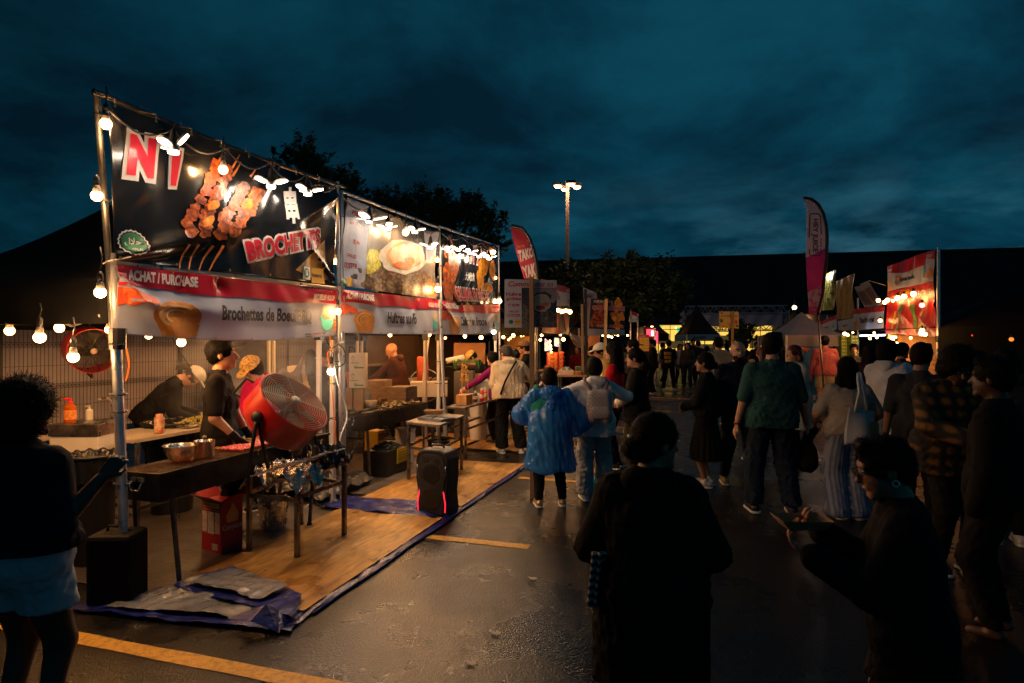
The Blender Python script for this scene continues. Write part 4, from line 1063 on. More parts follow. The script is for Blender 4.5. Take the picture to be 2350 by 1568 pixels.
def purchase(label,sh,q,words,qpos=(0.36,0.83),sag=0.05,partial=None,logos=True,s_loc=(0,0),achat='ACHAT / PURCHASE',group='white and red order banners'):
 t=thing('banner',label,'banner',sh.pt(q[0][0],q[0][1]),group)
 def B(u,v):a,z=bil(q,u,v);return a,z+SG(u,v)
 def SG(u,v):return-sag*math.sin(PI*u)*(1-v)
 cloth(sh,q,'fabric',WHT,t,130,44,sag=SG,thick=0.0015)
 def poly(mb,uv,off):poly_decal(mb,sh,[B(*p)for p in uv],off,px=False,step=0.035)
 hb=[(i/12,0.70+0.02*math.sin(i*1.3))for i in range(13)]+[(1,1.0),(0.75,1.0),(0.5,1.0),(0.25,1.0),(0,1.0)]
 mb=MB();poly(mb,hb,0.005);mb.build('header_band',RED,t)
 def txt(mb,s_,u0,v0,u1,v1,off=0.011,bold=0.03,slant=0.0,shear=0.0):
  text_decal(mb,sh,s_,[B(u0,v0),B(u1,v0+slant),B(u1,v1+slant),B(u0,v1)],off,bold,px=False,shear=shear,step=0.035)
 mb=MB();txt(mb,achat,0.03,0.79,0.26,0.95,bold=0.05);txt(mb,'RECUEILLIR / PICKUP',0.845,0.77,0.985,0.89,bold=0.05);mb.build('header_lettering',WHT2,t)
 mb=MB();txt(mb,words,qpos[0],0.27,qpos[1],0.56,bold=0.035);mb.build('lettering',INK,t)
 def ring(cu,cv,ru,rv,n=20,rnd=0.0):return[(cu+ru*math.cos(2*PI*i/n)*(1+rnd*math.sin(i*3)),cv+rv*math.sin(2*PI*i/n)*(1+rnd*math.cos(i*2)))for i in range(n)]
 mb=MB();poly(mb,[(0.105,0.30),(0.275,0.22),(0.262,0.03),(0.20,0.015),(0.14,0.03)],0.0035);poly(mb,ring(0.19,0.33,0.088,0.23),0.005);mb.build('cup_picture',ORG,t)
 mb=MB()
 for r0 in(0.92,0.55):
  o=ring(0.19,0.33,0.078*r0,0.19*r0,24);i_=ring(0.19,0.33,0.066*r0,0.155*r0,24)
  k=17
  poly(mb,o[3:k]+i_[3:k][::-1],0.008)
 mb.build('foam_picture',ORG2,t)
 mb=MB();poly(mb,[(0.0,0.68),(0.045,0.67),(0.085,0.62),(0.118,0.57),(0.125,0.50),(0.10,0.44),(0.07,0.50),(0.045,0.42),(0.02,0.45),(0.0,0.40)],0.0045);mb.build('splash_picture',CORAL,t)
 mb=MB();poly(mb,[(0.895,0.50),(0.93,0.36),(0.968,0.36),(0.978,0.28),(0.955,0.14),(0.925,0.12),(0.905,0.22)],0.0045);mb.build('bowl_picture',TEAL,t)
 mb=MB();poly(mb,[(0.905,0.48),(0.915,0.66),(0.94,0.60),(0.955,0.40),(0.93,0.38)],0.0035);mb.build('noodle_picture',NOOD,t)
 mb=MB()
 for k in range(4):poly(mb,ring(0.985,0.13+0.07*k,0.012,0.028,8),0.0045)
 mb.build('shrimp_picture',ORG,t)
 if logos:
  mb=MB();txt(mb,'T&T',0.90,0.045,0.925,0.10);txt(mb,'marche de nuit',0.785,0.06,0.82,0.11);txt(mb,'asiatique',0.785,0.02,0.815,0.05);mb.build('sponsor_lettering',INK,t)
  mb=MB();txt(mb,'FranchisesDeChoix',0.83,0.06,0.89,0.10);mb.build('sponsor_lettering',RED,t)
 qe=q
 mb=MB()
 for i in range(7):
  for v in(0.03,0.975):
   a,z=B(0.015+0.97*i/6,v);mb.lathe(sh.pt(a,z,0.006),[(0.009,0),(0.009,0.003)],ax=(sh.n.x,sh.n.y,0),n=8)
 mb.build('eyelet',M('brass',(0.6,0.45,0.2),0.3,1.0),t)
 return t
shp1=mk_sheet(-0.045,[((275,640),(390,750),0.045,0.06),((300,690),(520,720),0.03,0.06),((500,650),(530,690),-0.04,0.10),((770,665),(640,700),0.03,0.08),((430,630),(380,760),-0.02,0.08)],0.012,1.7)
purchase('white order banner reading Brochettes de Boeuf BBQ with red header',shp1,[shp1 .hit(*p)for p in((269,767),(772,770),(770,668),(270,607))],'Brochettes de Boeuf BBQ',(0.355,0.83))
shp2=mk_sheet(-0.045,[((780,668),(860,700),0.03,0.05),((960,690),(930,760),0.02,0.05)],0.010,2.9)
purchase('white order banner reading Huitres au Four with red header',shp2,[shp2 .hit(*p)for p in((780,764),(1008,767),(1008,688),(784,664))],'Huîtres au Fo',(0.40,0.70),sag=0.01)
shp3=mk_sheet(-0.045,[((1012,700),(1050,750),0.04,0.05),((1145,706),(1100,760),0.03,0.05),((1060,700),(1075,760),0.02,0.04)],0.012,4.1)
purchase('white order banner reading Calmar en Broche with red header',shp3,[shp3 .hit(*p)for p in((1012,768),(1148,762),(1144,702),(1012,690))],'Calmar en Broche',(0.28,0.70),sag=0.02)
c3=crp(820,450,3.824)
sh2=mk_sheet(-0.05,[((900,470),(890,560),0.03,0.04),((860,450),(840,560),0.025,0.05),((950,500),(960,600),0.03,0.05),((1000,520),(985,600),0.02,0.05),((785,660),(850,600),0.03,0.08)],0.016,5.2)
q2=[sh2 .hit(*c3(*p))for p in((120,1012),(1035,1140),(1040,495),(165,165))]
bn2=thing('banner','grilled oyster banner with a huge open shell and a white text column','banner',ST(BAY*1.5,-0.05,2.3),'big food banners above the stalls')
cloth(sh2,q2,'fabric',M('vinyl_grey_photo',(0.10,0.095,0.09),0.3,var=0.4,scale=3),bn2,80,50,thick=0.002)
P2=lambda L:[c3(*p)for p in L]
def dec(name,polys,mat,par,sh,off,conv,step=0.08):
 mb=MB()
 for i,L in enumerate(polys):poly_decal(mb,sh,[conv(*p)for p in L],off+0.0007*(i%4),step=step)
 return mb.build(name,mat,par)
dec('text_column',[((120,1010),(345,1042),(385,470),(420,265),(168,168))],WHT,bn2,sh2,0.004,c3)
dec('shell_rock_picture',[((350,1040),(345,960),(420,880),(520,830),(700,900),(800,890),(900,850),(950,900),(1030,960),(1032,1138),(800,1108))]+[blob(rr.uniform(380,1000),rr.uniform(900,1070),rr.uniform(50,110),rr.uniform(28,50),12,0.2,rr.uniform(-.4,.6),rr)for _ in range(14)],SHELL,bn2,sh2,0.005,c3)
dec('salad_picture',[((350,900),(365,720),(400,665),(470,670),(520,720),(500,830),(420,900))],SALAD,bn2,sh2,0.0075,c3)
dec('shell_picture',[blob(705,735,218,168,26,0.05,0.1,rr)],OYST,bn2,sh2,0.010,c3)
dec('shell_rim_picture',[blob(715,730,168,132,24,0.06,0.1,rr)],M('print_shell_rim',(0.55,0.28,0.10),0.4,var=0.3,scale=20),bn2,sh2,0.0125,c3)
dec('oyster_flesh_picture',[blob(722,735,150,115,22,0.07,0.1,rr),blob(790,690,85,75,16,0.08,0.1,rr)],OYC,bn2,sh2,0.0145,c3)
dec('chili_picture',[blob(700,815,95,34,16,0.12,0.05,rr),blob(770,775,60,30,12,0.15,0.1,rr)],CHILI,bn2,sh2,0.0165,c3)
dec('banner_corner_patch',[((905,480),(1040,500),(1025,660),(960,785),(925,760))],WHT,bn2,sh2,0.0185,c3)
mb=MB()
text_decal(mb,sh2,'GRILLED',P2(((183,730),(272,757),(275,722),(187,697))),0.008,0.04);text_decal(mb,sh2,'OYSTER',P2(((157,835),(278,856),(282,803),(162,780))),0.008,0.04)
text_decal(mb,sh2,'Huître',P2(((212,330),(335,385),(342,325),(220,280))),0.008,0.04);text_decal(mb,sh2,'grillée',P2(((205,420),(320,470),(325,430),(212,390))),0.008,0.03)
text_decal(mb,sh2,'生蠔',P2(((232,605),(300,640),(302,590),(237,560))),0.008,0.03)
mb.build('lettering',M('vinyl_dark_red',(0.32,0.02,0.03),0.4),bn2)
dec('payment_mark',[blob(143,975,20,26,12,0.05)],GRN,bn2,sh2,0.008,c3);dec('payment_box',[((170,1015),(228,1025),(222,940),(168,935))],YEL,bn2,sh2,0.008,c3)
sh3=mk_sheet(-0.05,[((1020,530),(1030,640),0.03,0.03),((1060,545),(1065,640),0.025,0.03),((1100,555),(1105,640),0.025,0.03),((1135,565),(1130,660),0.02,0.04)],0.014,7.7)
q3=[sh3 .hit(*c3(*p))for p in((1100,1200),(1622,1192),(1612,628),(1085,500))]
bn3=thing('banner','black calamari banner with two fried squid pictures and white characters','banner',ST(BAY*2.5,-0.05,2.3),'big food banners above the stalls')
cloth(sh3,q3,'fabric',BLK,bn3,70,50,thick=0.002)
dec('fried_squid_picture',[blob(1150,640,40,110,14,0.15,0.1,rr),blob(1180,850,65,150,16,0.15,0.15,rr),blob(1150,1050,50,140,14,0.18,-0.1,rr),blob(1215,1060,30,110,12,0.2,-0.4,rr)],MEAT,bn3,sh3,0.004,c3)
dec('golden_squid_picture',[blob(1490,800,48,120,14,0.15,0.1,rr),blob(1455,950,40,100,14,0.15,0,rr),blob(1575,860,32,110,12,0.2,-0.1,rr),blob(1545,690,36,60,12,0.2,0.2,rr),blob(1520,1030,60,50,12,0.2,0.2,rr)],MEAT2,bn3,sh3,0.006,c3)
mw=MB();mr=MB()
Q=P2(((1240,1150),(1545,1160),(1535,1060),(1200,1022)));text_decal(mw,sh3,'CALAMAR EN BROCHE',Q,0.009,0.03,0.09);text_decal(mr,sh3,'CALAMAR EN BROCHE',Q,0.012,0.03)
Q=P2(((1348,790),(1430,805),(1450,640),(1355,625)));text_decal(mw,sh3,'N°1',Q,0.009,0.03,0.10);text_decal(mr,sh3,'N°1',Q,0.012,0.03)
text_decal(mw,sh3,'大魷魚',P2(((1298,962),(1394,975),(1394,890),(1300,878))),0.009,0.03)
mw.build('lettering_outline',WHT2,bn3);mr.build('lettering',RED,bn3)
# lamps on the row
def blade_lamp(p,label,ax=0.0,blades=3,r=0.14,tilt=0.25,w=0.07,mat=LED,cord=0.04,fold=None):
 """LED lamp with fold-out panels"""
 p=Vector(p);t=thing('panel_lamp',label,'LED lamp',p,'folding LED panel lamps')
 mb=MB();mb.lathe(p,[(0.035,-0.01),(0.04,0.03),(0.028,0.055),(0.018,0.12),(0.006,0.14)],n=12)
 if cord:mb.tube([p+Vector((0,0,0.13)),p+Vector((0.01,0.01,0.13+cord))],0.005,5)
 mb.build('lamp_body',BLACKP,t,smooth='auto')
 mb=MB();mb.lathe(p,[(0.034,-0.028),(0.036,-0.011)],n=12);mb.build('centre_light',mat,t)
 for i in range(blades):
  a=ax+2*PI*i/blades;d=Vector((math.cos(a),math.sin(a),0));tl=tilt if not(fold and i==fold[0])else fold[1]
  dd=(d*math.cos(tl)+Vector((0,0,math.sin(tl))));up=(Vector((0,0,1))*math.cos(tl)-d*math.sin(tl));sd_=dd.cross(up)
  def P(l,s_,h):return p+dd*l+sd_*s_+up*h
  out=[(0.045,-w*.35),(0.07,-w*.5),(r*0.8,-w*.5),(r,-w*.32),(r,w*.32),(r*0.8,w*.5),(0.07,w*.5),(0.045,w*.35)]
  mb=MB();mb.prism([P(l,s_,0.0)for l,s_ in out],up*0.014);bl=mb.build('panel',M('lamp_shell',(0.6,0.58,0.55),0.5),t)
  mb=MB();mb.prism([P(0.05+(l-0.045)*0.93,s_*0.88,-0.001)for l,s_ in out],up*-0.005);mb.build('light_face',mat,bl)
 return t
blade_lamp(at(398,343,-0.34),'folding LED lamp shining white across the N on the black banner',0.4,fold=(0,0.9),cord=0.05)
blade_lamp(at(622,424,-0.30),'folding LED lamp left of the white character on the black banner',2.0)
blade_lamp(at(706,441,-0.30),'folding LED lamp right of the white character on the black banner',0.2)
blade_lamp(at(847,506,-0.26),'dim folding LED lamp hanging at the text column of the oyster banner',0.3,mat=emat('led_dim',(1,.8,.6),4),r=0.2,w=0.1)
blade_lamp(at(890,522,-0.26),'folding LED lamp above the green salad of the oyster banner',0.9,r=0.13)
blade_lamp(at(952,530,-0.30),'brightest folding LED lamp glaring over the big oyster shell',0.2,mat=emat('led_strong',(1.0,0.72,0.45),190),r=0.13)
blade_lamp(at(988,566,-0.26),'folding LED lamp beside the white corner of the oyster banner',1.3)
for i,(x,y)in enumerate(((1030,574),(1052,571),(1078,579),(1100,587),(1122,592))):
 blade_lamp(at(x,y,-0.26),['first bright panel lamp in the row across the calamari banner','second bright panel lamp across the calamari banner','middle bright panel lamp across the calamari banner','fourth bright panel lamp across the calamari banner','last bright panel lamp across the calamari banner, near the golden squid'][i],0.4+i,mat=emat('led_row',(1.0,0.78,0.52),75),r=0.13)
BL=[((243,285),-0.10,0.034,BN_,'hanging bulb at the top corner of the black banner',0.10),((222,450),-0.06,0.034,BN_,'hanging bulb halfway up the pole of the black banner',0.0),((230,672),-0.10,0.034,BN_,'hanging bulb beside the corner of the brochettes order banner',0.15),((512,390),-0.20,0.034,BN_,'bulb hanging in front of the skewer picture',0.12),((341,771),0.35,0.025,BW_,'small bulb just under the printed orange cup',0.1),((416,786),0.35,0.034,BN_,'bulb hanging above the white capped cook',0.1),((481,775),0.35,0.02,BD_,'bulb peeking under the banner above the cook in black',0.05),((22,760),1.1,0.032,BW_,'bulb under the black canopy at the far edge of the picture',0.06),((91,775),0.25,0.034,BN_,'large bulb hanging second from the edge under the black canopy',0.08),((136,753),1.0,0.034,BW_,'bulb above the hanging red drum fan',0.05),((168,820),0.10,0.033,BN_,'bulb hanging in front of the red drum fan',0.12),((250,757),0.6,0.028,BW_,'bulb tucked behind the silver corner post',0.05),((775,715),-0.12,0.034,BN_,'bulb at the seam between the first two order banners',0.1),((772,769),0.1,0.032,BC_,'cool bulb below the seam of the first two order banners',0.02),((760,853),-0.10,0.040,BC_,'cool white bulb clipped to the second white post',0.06),((762,478),-0.02,0.022,BW_,'slim bulb near the top corner between the first two banners',0.04),((768,600),0.06,0.034,BW_,'bulb between the big black banner and the oyster text column',0.08),((776,596),0.15,0.030,BW_,'second bulb beside the oyster text column',0.08),((931,534),-0.22,0.040,BN_,'bulb hanging beside the brightest lamp on the oyster banner',0.14),((1003,597),-0.1,0.032,BW_,'bulb at the upper seam of the oyster and calamari banners',0.08),((1005,664),-0.14,0.044,BN_,'bulb at the lower corner of the oyster banner',0.12),((1137,638),-0.05,0.026,BW_,'bulb beside the golden squid picture on the last post',0.05),((1133,579),-0.1,0.036,BC_,'bulb at the top end of the calamari banner',0.05),((1146,691),-0.1,0.045,BN_,'bulb at the lower outer corner of the calamari banner',0.1),((1133,762),-0.05,0.042,BC_,'cool bulb below the end of the calamari order banner',0.02),((592,748),0.10,0.030,BN_,'bulb shining through the lower edge of the brochettes order banner',0.05),((545,752),0.35,0.030,BW_,'second bulb glowing behind the brochettes order banner',0.05),((470,715),1.5,0.055,BN_,'bulb under the canopy above the waste bin behind the banner',0.05),((610,725),1.4,0.055,BN_,'bulb under the canopy above the pink jacket cook behind the banner',0.05),((866,745),0.25,0.030,BN_,'bulb shining through the oyster order banner',0.05),((1070,748),0.15,0.030,BN_,'bulb shining through the calamari order banner',0.05),((1096,750),0.15,0.030,BN_,'second bulb shining through the calamari order banner',0.05),((1050,735),1.4,0.055,BN_,'bulb under the canopy of the calamari stall',0.05),((930,735),1.6,0.055,BN_,'bulb under the canopy of the oyster stall',0.05),((560,728),2.2,0.05,BW_,'bulb deep under the first canopy toward the fence',0.05),((690,745),1.9,0.05,BW_,'bulb under the first canopy near the stacked cartons',0.05),((840,748),1.6,0.05,BW_,'bulb under the second canopy above the carton stack',0.05),((960,752),0.9,0.05,BW_,'bulb under the second canopy above the oyster grill',0.05),((895,769),0.5,0.026,BW_,'bulb under the oyster order banner above the bald cook',0.05),((985,768),0.4,0.030,BW_,'bulb under the oyster order banner by the white tent legs',0.05)]  # unseen bulbs deep under the canopies are added to brighten the stall interiors
for(x,y),t_,r_,m_,lb,cd in BL:bulb(at(x,y,t_),lb,r_,m_,cd)
wire=thing('light_cable','black cable sagging along the top rail above the stall lamps','cable',ST(2.6,-0.1,3.2))
for a,b,n_,sg_ in(((243,245),(772,428),5,0.10),((786,450),(1003,528),4,0.09),((1008,530),(1143,568),3,0.08)):
 pa_,pb_=at(a[0],a[1],-0.12),at(b[0],b[1],-0.12);mb=MB();pts=[]
 for i in range(n_*8+1):
  k=i/(n_*8);p=pa_*(1-k)+pb_*k;p.z-=sg_*abs(math.sin(PI*k*n_));pts.append(p)
 mb.tube(pts,0.007,5);mb.build('cable_run',CORD,wire,smooth=True)
 # mesh fence with its privacy screen behind the stalls
FT=4.1
fence=thing('mesh_fence','welded wire fence with grey privacy screen behind the food stalls','fence',ST(3,FT))
WIRE=M('fence_wire',(0.035,0.035,0.04),0.5,0.5)
SCR=M('privacy_screen',(0.30,0.27,0.30),0.75,var=0.18,scale=1.6,bump=0.35,bscale=5)
mb=MB()
n=260;s0_,s1_=-3.2,9.8
for i in range(n+1):
 s_=s0_+(s1_-s0_)*i/n;mb.bar(ST(s_,FT,0.06),ST(s_,FT,2.35),0.004)
folds=[0.1,0.62,1.14,1.66,2.2]
for z in[0.1+0.26*k for k in range(9)]:mb.bar(ST(s0_,FT-0.004,z),ST(s1_,FT-0.004,z),0.005)
for z in folds:
 for dz in(-0.03,0.03):mb.bar(ST(s0_,FT-0.004,z+dz),ST(s1_,FT-0.004,z+dz),0.005)
 for i in range(n):
  s_=s0_+(s1_-s0_)*i/n;mb.bar(ST(s_,FT,z+0.03),ST(s_+0.03,FT-0.03,z),0.004);mb.bar(ST(s_+0.03,FT-0.03,z),ST(s_,FT,z-0.03),0.004)
mb.build('wire_mesh',WIRE,fence)
for k in range(6):
 mb=MB();b_=ST(-3.2+2.6*k,FT+0.03);mb.box(b_+Vector((0,0,1.2)),0.06,0.04,2.4,ax=RD);mb.box(b_+Vector((0,0,0.05)),0.5,0.2,0.1,ax=RN);mb.build('post',WIRE,fence)
mb=MB();mb.sheet(lambda u,v:(lambda s_:ST(s_,FT+0.05+0.02*math.sin(s_*3.3)+0.015*math.sin(s_*9+v*4),0.50+0.03*math.sin(s_*2.2)*(1-v)+1.9*v))(-3.2+13*u),120,10)
mb.build('privacy_screen',SCR,fence,smooth=True)
fs=Sheet(ST(0,FT-0.035).xy,RD)
mb=MB();text_decal(mb,fs,'Pro',[(740,822),(772,822),(772,794),(740,794)],0,0.02,step=0);text_decal(mb,fs,'DéSH',[(800,820),(850,820),(850,794),(800,794)],0,0.02,step=0)
mb.build('lettering',M('screen_letters',(0.05,0.05,0.07),0.7),fence)
mb=MB();mb.sheet(lambda u,v:ST(4.7+1.8*u,FT-0.25+.04*math.sin(9*u+4*v),0.3+1.9*v*(0.35+0.65*u)+0.1*math.sin(u*6)),24,24)
mb.build('tarpaulin',M('navy_tarp',(0.015,0.022,0.07),0.4,bump=0.5,bscale=12,var=0.3),smooth=True,label='dark blue tarpaulin draped on the fence behind the bald cook',cat='tarpaulin')
# generic pieces
def table(name,label,corners,z,mat,legmat,thick=0.035,leg=0.032,inset=0.04,cat='table',group=None,bar=0.25,apron=True):
 c=[Vector(p)for p in corners];cen=sum(c,Vector())/4;t=thing(name,label,cat,(cen.x,cen.y,0),group)
 mb=MB();lo=[Vector((p.x,p.y,z-thick))for p in c];hi=[Vector((p.x,p.y,z))for p in c];mb.hexa(lo+hi);mb.build('table_top',mat,t,bevel=0.005)
 ft=[]
 for p in c:
  q_=p+(cen-p).normalized()*inset*1.4;ft.append(q_);mb=MB();mb.box((q_.x,q_.y,(z-thick)/2+0.006),leg,leg,z-thick-0.012,ax=(c[1]-c[0]).xy)
  lg=mb.build('leg',legmat,t,bevel=0.003);mb=MB();mb.box((q_.x,q_.y,0.012),leg+0.006,leg+0.006,0.02,ax=(c[1]-c[0]).xy);mb.build('foot',BLACKP,lg)
 if bar:
  mb=MB()
  for i in range(4):
   a,b=ft[i],ft[(i+1)%4];mb.bar((a.x,a.y,bar+0.02*(i%2)),(b.x,b.y,bar+0.02*(i%2)),0.022,0.03)
  mb.build('stretcher',legmat,t)
 return t
def boxobj(name,label,c,sx,sy,sz,mat,ax=RD,cat='box',group=None,marks=None,flaps=False,lid=None,tape=None):
 """a carton: c is the centre of its base"""
 c=Vector(c);t=thing(name,label,cat,c,group);ax=Vector((ax.x,ax.y)).normalized()
 mb=MB();mb.box(c+Vector((0,0,sz/2+0.001)),sx,sy,sz,ax=ax);mb.build('carton',mat,t,bevel=0.004)
 if tape:mb=MB();mb.box(c+Vector((0,0,sz+0.0025)),sx,0.05,0.002,ax=ax);mb.build('tape',tape,t)
 if marks:
  X=Vector((ax.x,ax.y));Yv=Vector((-ax.y,ax.x))
  for face,(txt,mt,u0,v0,u1,v1,solid)in marks:
   if face=='x':sh=Sheet((c.xy-Yv*(sy/2+0.002)-X*sx/2),X);W_=sx
   else:sh=Sheet((c.xy-X*(sx/2+0.002)+Yv*sy/2),-Yv);W_=sy
   q_=[(u0*W_,c.z+v0*sz),(u1*W_,c.z+v0*sz),(u1*W_,c.z+v1*sz),(u0*W_,c.z+v1*sz)]
   mb=MB()
   if solid:poly_decal(mb,sh,q_,0.0+0.001*solid,px=False,step=0)
   else:text_decal(mb,sh,txt,q_,0.004,0.02,px=False,step=0)
   mb.build('printed_panel' if solid else 'lettering',mt,t)
 if flaps:
  mb=MB();X=Vector((ax.x,ax.y,0));Yv=Vector((-ax.y,ax.x,0));tp=c+Vector((0,0,sz))
  for d,w_,l in((X,sy,sx),(-X,sy,sx),(Yv,sx,sy),(-Yv,sx,sy)):
   e=tp+d*l/2;s_=Vector((-d.y,d.x,0))*w_/2;o=d*0.10+Vector((0,0,0.06))
   mb.add([e-s_,e+s_,e+s_*0.95+o,e-s_*0.95+o],[(0,1,2,3)])
  mb.build('flap',mat,t,thick=0.004)
 return t
def lathe_obj(name,label,c,prof,mat,cat,n=24,group=None,extra=None,smooth='auto',part='body',thick=0.0):
 t=thing(name,label,cat,c,group);mb=MB();mb.lathe(c,prof,n=n,cap=not thick);mb.build(part,mat,t,smooth=True,thick=thick)
 if extra:extra(t,Vector(c))
 return t
CARD=M('cardboard',(0.36,0.20,0.10),0.8,var=0.12,scale=5);CREAM=M('cream_carton',(0.62,0.52,0.38),0.7,var=0.06,scale=5)
PRN=M('carton_print',(0.16,0.10,0.06),0.7);PRG=M('carton_print_green',(0.08,0.25,0.06),0.7)
BAG=M('black_bag_plastic',(0.012,0.012,0.013),0.22,bump=0.9,bscale=14);GRILLB=M('blackened_steel',(0.018,0.016,0.015),0.45,0.5,var=0.5,scale=9,rvar=0.15)
GRATE=M('grill_mesh_metal',(0.30,0.22,0.15),0.4,0.8,var=0.5,scale=14);RUST=M('greasy_steel',(0.22,0.19,0.16),0.35,0.85,var=0.35,scale=8,rvar=0.15)
WOODP=M('weathered_wood',(0.20,0.13,0.08),0.75,var=0.3,scale=5,stretch=(1,1,6),bump=0.3)
POL=M('polished_steel',(0.5,0.48,0.46),0.22,1.0)
# charcoal grills
def grill(label,s0,s1,t0,t1,z,joints=1,legs=((0.12,0),(0.12,1),(-0.12,0),(-0.12,1)),depth=0.19):
 g=thing('charcoal_grill',label,'charcoal grill',ST((s0+s1)/2,(t0+t1)/2),'long charcoal grills')
 d=depth;w=0.012
 mb=MB()
 def pl(a0,a1,b0,b1,z0,z1):mb.hexa([ST(a0,b0,z0),ST(a1,b0,z0),ST(a1,b1,z0),ST(a0,b1,z0),ST(a0,b0,z1),ST(a1,b0,z1),ST(a1,b1,z1),ST(a0,b1,z1)])
 pl(s0,s1,t0,t0+w,z-d,z);pl(s0,s1,t1-w,t1,z-d,z);pl(s0,s0+w,t0+w,t1-w,z-d,z);pl(s1-w,s1,t0+w,t1-w,z-d,z);pl(s0+w,s1-w,t0+w,t1-w,z-d+0.002,z-d+0.014)
 pl(s0-0.012,s1+0.012,t0-0.012,t0-0.0005,z-0.018,z+0.004);pl(s0-0.012,s1+0.012,t1+0.0005,t1+0.012,z-0.018,z+0.004)
 mb.build('firebox',GRILLB,g,bevel=0.003)
 mb=MB();k=int((s1-s0)/0.018)
 for i in range(1,k):mb.bar(ST(s0+0.018*i,t0+0.013,z-0.006),ST(s0+0.018*i,t1-0.013,z-0.006),0.004)
 for j in range(1,12):t_=t0+(t1-t0)*j/12;mb.bar(ST(s0+0.013,t_,z-0.002),ST(s1-0.013,t_,z-0.002),0.004)
 mb.build('grate',GRATE,g)
 mb=MB();rr_=random.Random(5)
 for i in range(240):p=ST(rr_.uniform(s0+.04,s1-.04),rr_.uniform(t0+.04,t1-.04),z-0.10+rr_.uniform(0,0.03));mb.ball(p,rr_.uniform(0.015,0.03),6,(1,1,0.8))
 mb.build('charcoal',M('charcoal',(0.02,0.018,0.016),0.9,emit=0.6,ecol=(0.5,0.06,0.005),ramp=[(0.5,(0.01,0.01,0.01)),(0.62,(0.10,0.08,0.07))],scale=30),g)
 for ls,side in legs:
  a=ST((s0 if ls>0 else s1)+ls,t0+0.03 if side==0 else t1-0.03,0.03);mb=MB();mb.tube([a+Vector((RN.x,RN.y,0))*(-0.03 if side==0 else 0.03),ST((s0 if ls>0 else s1)+ls*0.6,t0+0.02 if side==0 else t1-0.02,z-0.04)],0.017,8)
  lg=mb.build('leg',DARKST,g,smooth='auto');mb=MB();mb.lathe(a+Vector((RN.x,RN.y,0))*(-0.03 if side==0 else 0.03)-Vector((0,0,0.03)),[(0.028,0),(0.03,0.02),(0.018,0.05)],n=8);mb.build('foot',GRILLB,lg)
 mb=MB()
 for k_ in(0.3,0.7):
  pass
 c=ST(s0-0.014,(t0+t1)/2,z-0.085);N_=Vector((RN.x,RN.y,0));D_=Vector((-RD.x,-RD.y,0))
 mb.tube([c+N_*0.045+Vector((0,0,0.03)),c+N_*0.045+D_*0.02,c+N_*0.03+D_*0.02-Vector((0,0,0.03)),c-N_*0.03+D_*0.02-Vector((0,0,0.03)),c-N_*0.045+D_*0.02,c-N_*0.045+Vector((0,0,0.03))],0.006,7)
 mb.box(c+Vector((0,0,0.04)),0.006,0.12,0.03,ax=RD);mb.build('handle',STEEL,g,smooth='auto')
 mb=MB();pl(s0+(s1-s0)*0.48,s0+(s1-s0)*0.48+0.02,t0-0.016,t0-0.0125,z-0.03,z+0.01);mb.build('hinge',STEEL,g)
 return g
grill('long black charcoal grill at the front with a steel bowl on its near end',0.13,2.05,-0.27,0.09,0.82,legs=((0.16,0),(0.16,1),(-0.3,0),(-0.3,1)))
grill('charcoal grill loaded with oysters, in the second stall',3.40,5.12,0.14,0.50,0.82)
mb=MB()
for k_ in range(2):
 p=ptZ(393+12*k_,1092,0.62);mb.tube([p,p+Vector((0.004,0,-0.32)),p+Vector((0.02,0,-0.34)),p+Vector((0.03,0.0,-0.30))],0.004,5)
mb.build('chain_hook',DARKST,label='thin wire hooks hanging under the near end of the front grill',cat='hook')
bp0=ST(0.52,-0.07,0.825)
lathe_obj('mixing_bowl','wide shiny steel mixing bowl on the near end of the front grill',ptZ(414,1058,0.826),[(0.045,0.0),(0.07,0.012),(0.105,0.07),(0.112,0.11),(0.122,0.115),(0.120,0.118),(0.108,0.112),(0.09,0.06),(0.05,0.02),(0.001,0.018)],POL,'bowl',30)
def pot_x(t,c):mb=MB();mb.tube([c+Vector((0.01,0.0,0.02)),c+Vector((0.0,0,0.14))],0.008,6);mb.ball(c+Vector((0,0,0.145)),0.018,8);mb.build('brush',WOODP,t,smooth=True)
lathe_obj('sauce_pot','straight sided steel sauce pot with a brush, beside the mixing bowl',ptZ(469,1048,0.826),[(0.072,0.0),(0.074,0.005),(0.074,0.12),(0.078,0.122),(0.072,0.122),(0.070,0.02),(0.001,0.018)],POL,'pot',30,extra=pot_x)
RAWM=M('raw_beef',(0.42,0.05,0.06),0.35,ramp=[(0.3,(0.30,0.02,0.03)),(0.5,(0.50,0.06,0.07)),(0.62,(0.62,0.16,0.16)),(0.75,(0.70,0.42,0.38))],scale=60,coat=0.2);BAM=M('bamboo',(0.62,0.40,0.13),0.5)
rr=random.Random(9)
for i in range(26):
 s_=0.95+0.030*i;t=thing('beef_skewer','raw beef skewer in the row lying across the front grill','skewer',ST(s_,-0.1,0.83),'raw beef skewers on the grill')
 mb=MB();mb.tube([ST(s_,-0.24,0.835),ST(s_+rr.uniform(-.01,.01),0.16,0.842)],0.0025,5);mb.build('stick',BAM,t)
 mb=MB()
 for j in range(8):mb.ball(ST(s_+rr.uniform(-.004,.004),-0.22+0.030*j,0.842),0.017*rr.uniform(0.8,1.15),7,(1,1,0.75))
 mb.build('meat',RAWM,t,smooth=True)
